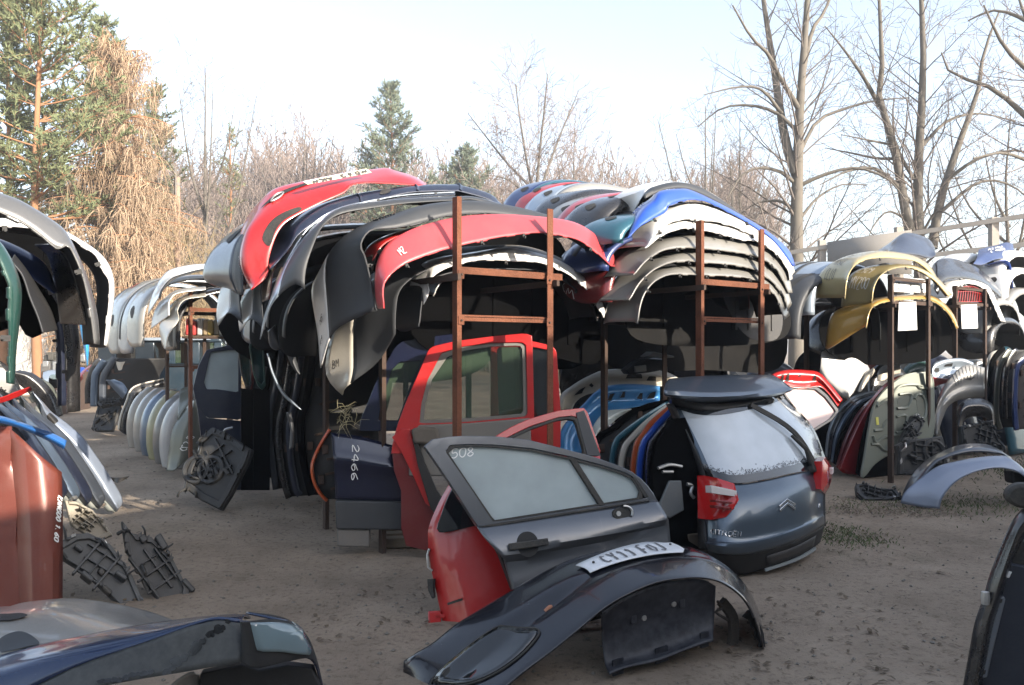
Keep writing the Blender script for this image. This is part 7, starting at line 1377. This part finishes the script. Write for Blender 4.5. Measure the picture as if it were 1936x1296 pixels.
BARK = mat('bark_grey', (0.135, 0.12, 0.105), 0.95, dirt=0.5, dcol=(0.12, 0.115, 0.085), dscale=3, bump=0.5, bscale=12, var=0.3)
TWIG = mat('twig_grey', (0.135, 0.115, 0.105), 0.95, dirt=0.2, dscale=0.6, var=0.25)
TWIGP = mat('twig_pinkish', (0.22, 0.175, 0.155), 0.95, dirt=0.2, dscale=0.4, var=0.25)
PBARK = mat('pine_bark', (0.30, 0.150, 0.075), 0.95, dirt=0.5, dcol=(0.14, 0.10, 0.075), dscale=2, bump=0.6, bscale=9, var=0.3)
NEED = mat('pine_needles', (0.140, 0.170, 0.085), 0.75, dirt=0.5, dcol=(0.16, 0.16, 0.075), dscale=0.5, var=0.45)
NEEDB = mat('pine_needles_blue', (0.155, 0.195, 0.145), 0.75, dirt=0.5, dcol=(0.17, 0.18, 0.10), dscale=0.5, var=0.4)
DRY = mat('dry_larch_twigs', (0.37, 0.275, 0.19), 0.9, dirt=0.5, dcol=(0.24, 0.15, 0.085), dscale=0.5, var=0.35)
def bare_tree(label, limbs, seed, maxlev=3, dens=(1.5, 3.0, 5.0), ratio=0.42, up=0.07, group='bare deciduous trees beyond the yard', tw=TWIG, fine=0.006, ang=(30, 60), base=None, bark=None):
    """limbs: [(points, r0, r1)] in the world; the first is the trunk"""
    rg = random.Random(seed); b = np.array(base if base is not None else limbs[0][0][0], float)
    if base is not None: limbs[0] = ([b - np.array([0, 0, .1])] + list(limbs[0][0]), limbs[0][1], limbs[0][2])
    t = thing('bare_tree', label, 'tree', None, group, tuple(b))
    mt = MB(); mc = MB()
    for i, (p, r0, r1) in enumerate(limbs):
        q = cr(np.array(p, float) - b, 10)
        mt.tube(q, np.linspace(r0, r1, 10), 9, cap=False)
        d2 = list(dens)
        grow(mc, q, r0 * .5, r1 * .5, 0, maxlev, rg, d2, ratio, up, ang, fine)
    mt.build('trunk', bark or BARK, t, smooth=180); mc.build('crown', tw, t, smooth=180)
    return t
def pxlimb(d, pts, r0, r1, dj=0.0, seed=0):
    rg = random.Random(seed)
    return ([at(x, y, d + dj * (i / max(1, len(pts) - 1))) for i, (x, y) in enumerate(pts)], r0, r1)
def auto_tree(label, x, ytop, d, seed, group, n_limb=5, spread=.35, tw=TWIGP, r=.16, maxlev=2, dens=(1.6, 3.2), fine=.012, fork=.25, lean=0.0, ratio=.42, kx=0.0):
    rg = random.Random(seed); b = np.array([(x - CX) / F * d, d, 0.0]); H = CAMZ + (HY - ytop) / F * d
    limbs = []
    trunk = [b + np.array([lean * H * t + rg.gauss(0, .01) * H * t, rg.gauss(0, .01) * H, H * t]) for t in (0, .25, .5, .75, 1)]
    limbs.append((trunk, r, r * .15))
    for i in range(n_limb):
        t0 = fork + .45 * i / n_limb; a = rg.uniform(0, 6.28) if i % 2 else rg.choice((0, 3.14)) + rg.uniform(-.5, .5)
        L = H * (1 - t0) * rg.uniform(.7, .95); o = b + (trunk[-1] - b) * t0
        s = spread * rg.uniform(.7, 1.3)
        limbs.append(([o, o + np.array([math.cos(a) * s * L * .5, math.sin(a) * s * L * .5, L * .4]), o + np.array([math.cos(a) * s * L * .85, math.sin(a) * s * L * .85, L])], r * .5, r * .1))
    return bare_tree(label, limbs, seed, maxlev, dens, ratio, .06, group, tw, fine)
def needles(mb, p, d, L, n, rg, nl=0.16, w=0.022):
    d = unit(d)
    for i in range(n):
        t = (i + rg.random()) / n; o = p + d * L * t
        a = unit(d * .9 + np.array([rg.gauss(0, .7), rg.gauss(0, .7), rg.gauss(0, .5) + .25]))
        s = unit(np.cross(a, np.array([rg.gauss(0, 1), rg.gauss(0, 1), rg.gauss(0, 1)]))) * w
        l = nl * rg.uniform(.7, 1.3); mb.add([o - s, o + s, o + a * l], [(0, 1, 2)])
def pine(label, x, ytop, d, seed, crown_from=.35, width=.28, group='conifers beyond the yard', need=None, r=.17, whorl=.5, gap=.25, nb=5, lean=0.0, nl=.17, dense=1.0, tip=.25):
    rg = random.Random(seed); b = np.array([(x - CX) / F * d, d, 0.0]); H = CAMZ + (HY - ytop) / F * d
    t = thing('pine_tree', label, 'tree', None, group, tuple(b))
    mt = MB(); mc = MB()
    tr = lambda s: np.array([lean * H * s + math.sin(s * 5 + seed) * .12, 0, H * s])
    mt.tube([tr(s) for s in np.linspace(0, 1, 14)], np.linspace(r, .025, 14), 9, cap=False)
    z = crown_from * H
    while z < H - .2:
        s = z / H; k = (s - crown_from) / (1 - crown_from)
        prof = min(1.0, k * 4 + .55) * (1 - k) ** .65 + tip * (1 - k) * .2
        for i in range(nb):
            if rg.random() < gap: continue
            a = rg.uniform(0, 6.28); L = max(.45, H * width * prof * rg.uniform(.55, 1.2)); el = R(rg.uniform(0, 22) + 32 * k)
            o = tr(s); pts = [o]; dd = np.array([math.cos(a) * math.cos(el), math.sin(a) * math.cos(el), math.sin(el) - .12])
            for m in range(5): dd = unit(dd + np.array([rg.gauss(0, .12), rg.gauss(0, .12), .07])); pts.append(pts[-1] + dd * L / 5)
            mt.tube(pts, np.linspace(max(.02, r * .32 * (1 - k)), .008, 6), 4, cap=False)
            for m in range(1, 6):
                if m < 2 and L > 1.2: continue
                for q in range(int((2 + L * 1.5) * dense)):
                    tt = rg.random(); c = pts[m - 1] * (1 - tt) + pts[m] * tt
                    sd = unit(dd + np.array([rg.gauss(0, .9), rg.gauss(0, .9), rg.gauss(.25, .45)])); sl = rg.uniform(.2, .55) * (.6 + .25 * L)
                    sl = min(sl, .75); mt.tube([c, c + sd * sl], [.008, .004], 3, cap=False)
                    needles(mc, c + sd * sl * .25, sd, sl * .85, int(13 * (sl / .4) + 5), rg, nl)
        z += whorl * rg.uniform(.7, 1.3) * (1 - .45 * k)
    needles(mc, tr(.985), np.array([0, 0, 1.0]), .5, 30, rg, nl)
    mt.build('trunk', PBARK, t, smooth=180); mc.build('crown', need or NEED, t)
    return t

pine('tall orange-barked pine at the photo\'s left edge, airy crown', 72, -130, 24, 3, .30, .23, r=.16, nb=6, gap=.22, whorl=.55)
pine('leaning pine behind the tall left pine, crown touching the dry larch', 10, -70, 27, 5, .22, .22, r=.15, nb=5, gap=.2)
pine('tall pine rising behind the dry brown weeping larch', 195, 45, 31, 11, .38, .19, r=.16, nb=5, gap=.2)
pine('small pine between the dry larch and the utility pole', 300, 160, 34, 13, .30, .16, r=.13, nb=5, gap=.35)
pine('full bushy pine standing alone above the red top bumper', 738, 165, 46, 17, .12, .25, need=NEEDB, r=.2, nb=6, gap=.25, whorl=.6, nl=.24, dense=.95)
pine('short bushy pine above the dark bumpers, left of the bare grey tree', 884, 282, 50, 19, .05, .33, need=NEEDB, r=.15, nb=6, gap=.22, whorl=.55, nl=.24, dense=.95)
pine('thin sparse pine with yellowish needles beside the bare pole-like birch', 432, 245, 38, 23, .10, .14, r=.11, nb=4, gap=.5, whorl=.6, dense=.5)

# the weeping larch: long hanging dry twigs
def larch(label, x, ytop, d, seed, W):
    rg = random.Random(seed); b = np.array([(x - CX) / F * d, d, 0.0]); H = CAMZ + (HY - ytop) / F * d
    t = thing('larch_tree', label, 'tree', None, 'conifers beyond the yard', tuple(b)); mt = MB(); mc = MB()
    for dx in (-.35, .45):
        mt.tube([np.array([dx * (1 - s) + .05 * math.sin(7 * s), 0, H * s * (1 if dx < 0 else .85)]) for s in np.linspace(0, 1, 12)], np.linspace(.17, .03, 12), 8, cap=False)
    for i in range(300):
        s = .10 + .88 * rg.random(); k = s
        L = W * (1.15 - .75 * max(0, (k - .45) / .55)) * rg.uniform(.35, 1.0); a = rg.uniform(0, 6.28)
        o = np.array([0, 0, H * s]); pts = [o]; dd = np.array([math.cos(a), math.sin(a) * .8, .28 if k < .8 else .9])
        for m in range(5): dd = unit(dd + np.array([rg.gauss(0, .1), rg.gauss(0, .1), -.13])); pts.append(pts[-1] + dd * L / 5)
        mt.tube(pts, np.linspace(.035, .008, 6), 4, cap=False)
        for q in range(int(10 + 13 * L)):
            tt = rg.uniform(.1, 1) * 4.999; m = int(tt); c = pts[m] + (pts[m + 1] - pts[m]) * (tt - m)
            hl = rg.uniform(.3, 1.25) * (.5 + .5 * (1 - k) + .2); g = [c]; dh = np.array([rg.gauss(0, .5), rg.gauss(0, .5), -.35])
            for mm_ in range(4): dh = unit(dh + np.array([rg.gauss(0, .2), rg.gauss(0, .2), -.5])); g.append(g[-1] + dh * hl / 4)
            mc.tube(g, [.013, .011, .009, .008, .005], 3, cap=False)
            for e_ in range(3):
                c2 = g[rg.randint(1, 3)]; d2 = unit(np.array([rg.gauss(0, 1), rg.gauss(0, 1), -.5])) * rg.uniform(.08, .22)
                mc.tube([c2, c2 + d2], [.006, .003], 3, cap=False)
    mt.build('trunk', PBARK, t, smooth=180); mc.build('crown', DRY, t)
larch('dry brown weeping larch with long hanging twigs, in front of the pines', 222, 80, 26, 31, 2.7)
larch('low dry weeping conifer just right of the brown larch\'s trunk', 255, 330, 24.5, 37, 1.25)

G1 = 'bare deciduous trees beyond the yard'
d = 22.0
bare_tree('big bare tree with thick straight trunk rising behind the white bumper stack', [
    pxlimb(d, [(1506, 640), (1506, 500), (1506, 400), (1509, 300), (1512, 200), (1518, 120), (1524, 40), (1530, -60)], .25, .06),
    pxlimb(d, [(1505, 330), (1488, 280), (1475, 210), (1462, 120), (1452, 60), (1440, -20), (1425, -90)], .14, .04, 1.2),
    pxlimb(d, [(1512, 210), (1492, 175), (1465, 130), (1458, 108), (1420, 70), (1385, 10)], .08, .02, -1.0),
    pxlimb(d, [(1516, 150), (1535, 60), (1560, 20), (1590, -60)], .08, .02, .8),
    pxlimb(d, [(1506, 350), (1475, 325), (1430, 318), (1400, 335), (1375, 375)], .06, .015, -.6),
    pxlimb(d, [(1502, 395), (1470, 380), (1430, 385), (1400, 405)], .05, .012, .8),
    pxlimb(d, [(1514, 350), (1560, 330), (1620, 318), (1680, 340), (1712, 380)], .06, .015, -.9),
    pxlimb(d, [(1512, 290), (1545, 230), (1600, 205), (1660, 190), (1720, 185)], .06, .015, .9),
    pxlimb(d, [(1508, 250), (1470, 215), (1420, 200), (1365, 205), (1320, 240)], .06, .015, .6),
    pxlimb(d, [(1478, 215), (1440, 170), (1395, 165), (1330, 180)], .05, .012, -.6),
    pxlimb(d, [(1516, 410), (1545, 375), (1590, 350), (1640, 350)], .045, .012, .5),
], 41, 3, (3.2, 3.6, 3.6), .38, .02, G1, TWIG, .006, base=at(1506, 660, d) * np.array([1, 1, 0]))
d = 23.0
bare_tree('big bare tree splitting into several tall stems above the fence', [
    pxlimb(d, [(1740, 640), (1740, 500), (1736, 430), (1735, 340), (1742, 220), (1746, 100), (1742, 0), (1738, -80)], .22, .05),
    pxlimb(d, [(1728, 470), (1712, 400), (1695, 300), (1675, 225), (1662, 190), (1668, 120), (1664, 40), (1660, -60)], .15, .03, -.6),
    pxlimb(d, [(1763, 470), (1775, 390), (1800, 310), (1825, 240), (1850, 170), (1860, 100), (1890, 20)], .14, .025, .9),
    pxlimb(d, [(1662, 200), (1635, 150), (1600, 100), (1560, 50)], .07, .015, -.9),
    pxlimb(d, [(1672, 215), (1700, 290), (1728, 340)], .06, .05),
    pxlimb(d, [(1718, 380), (1690, 345), (1650, 318), (1600, 325), (1550, 350)], .07, .015, -.8),
    pxlimb(d, [(1700, 300), (1660, 300), (1610, 290), (1560, 280)], .05, .012, .8),
    pxlimb(d, [(1690, 275), (1640, 265), (1590, 255)], .04, .012, -.5),
    pxlimb(d, [(1740, 280), (1790, 230), (1850, 215), (1920, 230)], .06, .015, .9),
    pxlimb(d, [(1790, 340), (1850, 300), (1920, 285), (1990, 300)], .06, .015, -.8),
    pxlimb(d, [(1780, 400), (1850, 345), (1910, 350), (1960, 390)], .06, .015, .6),
    pxlimb(d, [(1745, 440), (1770, 400), (1800, 410), (1830, 430)], .04, .012, -.9),
    pxlimb(d, [(1720, 420), (1680, 400), (1650, 430), (1640, 460)], .04, .012, -.9),
], 43, 3, (3.2, 3.6, 3.6), .38, .02, G1, TWIG, .006, base=at(1740, 660, d) * np.array([1, 1, 0]))
d = 21.0
bare_tree('dense bare tree reaching into the photo\'s upper right corner', [
    pxlimb(d, [(2060, 640), (2055, 400), (2040, 200), (2010, 60), (1990, -60)], .24, .06),
    pxlimb(d, [(2050, 330), (1960, 240), (1880, 170), (1800, 140), (1780, 100)], .12, .02, .8),
    pxlimb(d, [(2045, 260), (1970, 160), (1900, 90), (1860, 10)], .12, .02, -.8),
    pxlimb(d, [(2030, 150), (1960, 80), (1920, -20)], .10, .02, .4),
    pxlimb(d, [(2050, 380), (1970, 320), (1900, 290), (1840, 300)], .08, .02, -.9),
    pxlimb(d, [(2020, 100), (1940, 40), (1880, 20), (1830, 40)], .08, .02, .9),
], 47, 3, (2.4, 3.4, 4.0), .40, .02, G1, TWIGP, .008, base=at(2060, 660, d) * np.array([1, 1, 0]))
d = 40.0
bare_tree('bare grey tree fanning out above the red bumper between two racks', [
    pxlimb(d, [(1012, 640), (1012, 400), (1000, 330), (985, 240), (975, 160)],   .15, .03),
    pxlimb(d, [(1010, 360), (960, 310), (920, 260), (885, 215)], .08, .02, 2),
    pxlimb(d, [(1014, 360), (1020, 290), (1030, 200), (1035, 140)], .09, .02, -2),
    pxlimb(d, [(1018, 370), (1050, 280), (1070, 230), (1095, 170)], .08, .02, 1),
    pxlimb(d, [(1008, 380), (960, 340), (915, 330)], .06, .02, -1),
], 53, 3, (3.4, 3.2, 2.2), .42, .05, G1, TWIGP, .012, base=at(1012, 660, d) * np.array([1, 1, 0]))
auto_tree('slender bare tree with upright branches right of the utility pole', 388, 140, 33, 59, G1, 8, .34, TWIG, .12, 3, (2.4, 2.6, 2.2), .008, .2)
auto_tree('thin bare tree behind the white and blue bumper stack', 1338, 200, 34, 61, G1, 7, .45, TWIG, .11, 3, (2.4, 2.6, 2.2), .008, .25)
auto_tree('low spreading bare tree left of the big straight trunk', 1400, 260, 30, 67, G1, 7, .6, TWIG, .10, 3, (2.4, 2.8, 2.2), .007, .2)
auto_tree('pale bare tree behind the fanning grey tree', 1085, 215, 48, 71, G1, 8, .45, TWIGP, .13, 3, (2.2, 2.2, 1.6), .012, .2)
auto_tree('rounded bare tree with dense fine twigs left of the lone bushy pine', 575, 232, 52, 73, G1, 8, .32, TWIGP, .18, 2, (2.0, 2.8), .015, .2)
auto_tree('bare tree at the far right between fence and photo edge', 1905, 210, 27, 79, G1, 7, .5, TWIG, .11, 3, (2.4, 2.6, 2.2), .007, .2)
# the far wood and the scrub in front of it read as one mass
def copies(mb, protos, places):
    """many turned and scaled copies of a few grown shapes, gathered into one mesh"""
    VV, FF, k = [], [], 0
    for (pi, x, y, s, a, sz) in places:
        v, f = protos[pi]; c_, s_ = math.cos(a), math.sin(a)
        w = np.stack([(v[:, 0] * c_ - v[:, 1] * s_) * s + x, (v[:, 0] * s_ + v[:, 1] * c_) * s + y, v[:, 2] * sz], 1); VV.append(w); FF.append(f + k); k += len(v)
    V_, F_ = np.vstack(VV), np.vstack(FF); me = bpy.data.meshes.new('mass')
    me.vertices.add(len(V_)); me.vertices.foreach_set('co', V_.ravel()); me.loops.add(F_.size); me.loops.foreach_set('vertex_index', F_.ravel().astype(np.int32))
    me.polygons.add(len(F_)); me.polygons.foreach_set('loop_start', np.arange(0, F_.size, 4, dtype=np.int32)); me.polygons.foreach_set('loop_total', np.full(len(F_), 4, dtype=np.int32)); me.update(); me.validate()
    return me
protos = []
for i in range(5):
    m = MB(); rg = random.Random(300 + i)
    grow(m, [np.array([rg.gauss(0, .02) * t_, rg.gauss(0, .02) * t_, t_]) * np.array([10, 10, 10.0]) for t_ in (0, .25, .5, .75, 1)], .13, .02, 0, 3, rg, (2.8, 2.6, 1.6), .34, .09, (25, 50), .019)
    for j in range(3):
        a = rg.uniform(0, 6.28); grow(m, [np.array([0, 0, 2.0 + j]), np.array([math.cos(a) * 1.0, math.sin(a) * 1.0, 5.0 + j]), np.array([math.cos(a) * 1.7, math.sin(a) * 1.7, 9.0])], .07, .015, 0, 2, rg, (2.6, 2.0), .34, .09, (25, 50), .019)
    protos.append((np.array(m.v), np.array([f for f in m.f if len(f) == 4])))
rg = random.Random(99); pls = []
for i in range(330):
    x = rg.uniform(300, 1420); dd = rg.uniform(50, 80); yt = 275 + 55 * abs(math.sin(x * .011)) + rg.uniform(-25, 70) + (38 if x > 790 else 0)
    H = CAMZ + (HY - yt) / F * dd; pls.append((rg.randrange(5), (x - CX) / F * dd, dd, H / 11.0 * 1.15, rg.uniform(0, 6.28), H / 10.0))
me = copies(None, protos, pls); set_props(link('woods', me, TWIGP), kind='stuff')
SCR = mat('scrub_twigs', (0.26, 0.195, 0.115), 0.95, dirt=0.4, dcol=(0.16, 0.16, 0.07), dscale=0.4, var=0.4)
mb = MB()
for i in range(150):
    x = rg.uniform(-40, 620); dd = rg.uniform(27, 42); H = rg.uniform(2.2, 5.2) * (1.1 if x > 250 else .8)
    b = np.array([(x - CX) / F * dd, dd, 0])
    for j in range(3):
        a = rg.uniform(0, 6.28)
        grow(mb, [b, b + np.array([math.cos(a) * .25 * H, math.sin(a) * .25 * H, H * .55]), b + np.array([math.cos(a) * .45 * H, math.sin(a) * .45 * H, H * .95])], .03, .008, 0, 2, rg, (3.0, 4.0), .40, .0, (25, 70), .008)
set_props(mb.build('undergrowth', SCR, smooth=180), kind='stuff')

# ---------------------------------------------------------------- utility pole, fence
WOOD = mat('weathered_wood', (0.30, 0.205, 0.155), 0.9, dirt=0.5, dcol=(0.16, 0.12, 0.09), dscale=4, bump=0.4, bscale=30)
p0 = at(335, 660, 28) * np.array([1, 1, 0])
t = thing('utility_pole', 'bare wooden utility pole standing in front of the scrub', 'pole', None, None, tuple(p0))
mb = MB(); mb.tube([(0, 0, 0), (0, 0, 3.5), (.0, 0, 7.55)], [.125, .115, .10], 12); mb.build('shaft', WOOD, t, smooth=50)
mb = MB(); mb.tube([(0, 0, 7.25), (0, 0, 7.35)], [.112, .112], 12); mb.bar((0, -.1, 6.9), (0, -.1, 7.85), .05); mb.build('cap_band', mat('grey_iron', (.16, .15, .14), .7), t)
FW = mat('fence_concrete', (0.33, 0.30, 0.27), 0.9, dirt=0.5, dcol=(0.2, 0.17, 0.14), dscale=2, bump=0.3)
def fence(label, pa, pb, posts, panel=None, d0=18.0, d1=15.0):
    # straight fence from one yard corner to the other
    a = at(pa[0], 660, d0) * np.array([1, 1, 0]); b = at(pb[0], 660, d1) * np.array([1, 1, 0])
    t = thing('fence', label, 'fence', None, None, tuple(a)); D = b - a
    def zt(s, y):
        dd = d0 + (d1 - d0) * s; return CAMZ + (HY - y) / F * dd
    tops = []
    for s, yt in posts:
        m = MB(); p = D * s; m.box(p + (0, 0, zt(s, yt) / 2), (.07, .07, zt(s, yt) / 2)); m.build('post', FW, t)
    for y0, y1 in ((pa[1], pb[1]), (pa[2], pb[2])):
        m = MB(); m.bar(np.array([0, -.1, zt(0, y0)]), D + np.array([0, -.1, zt(1, y1)]), .05, .09); m.build('rail', FW, t)
    if panel:
        s0, s1, ya, yb, yc = panel; m = MB()
        q = [D * s0 + (0, -.16, 0), D * s1 + (0, -.16, 0)]
        m.add([q[0] + (0, 0, zt(s0, yc)), q[1] + (0, 0, zt(s1, yc)), q[1] + (0, 0, zt(s1, yb)), q[0] + (0, 0, zt(s0, ya))], [(0, 1, 2, 3)])
        m.build('board_panel', mat('fence_board', (0.24, 0.225, 0.21), 0.9, dirt=0.4, dscale=1.5), t, thick=.04)
fence('grey concrete-post fence with two rails and a board panel behind the gold bumpers', (1440, 487, 520), (2010, 398, 455), [(.23, 455), (.5, 430), (.80, 412), (1, 400)], (.24, .53, 460, 437, 520))

# bare trees behind the camera, beyond the added shade blockers: the panes and paint mirror them
for (x, y, z_, s, lab) in ((-3.5, -15, .4, 1.0, 'bare tree behind the camera, nearest the shade blockers'), (-9, -12, 2.1, .9, 'bare tree behind the camera to the far left'), (2.0, -19, 4.0, 1.1, 'bare tree behind the camera, farthest back')):
    src = [o for o in bpy.data.objects if o.name.startswith('bare_tree') and 'pole' in o.get('label', '')][0]
    r_ = src.copy(); COL.objects.link(r_); r_.location = (x, y, 0); r_.rotation_euler = (0, 0, z_); r_.scale = (s, s, s); r_['label'] = lab
    for ch in list(src.children): k_ = ch.copy(); COL.objects.link(k_); k_.parent = r_
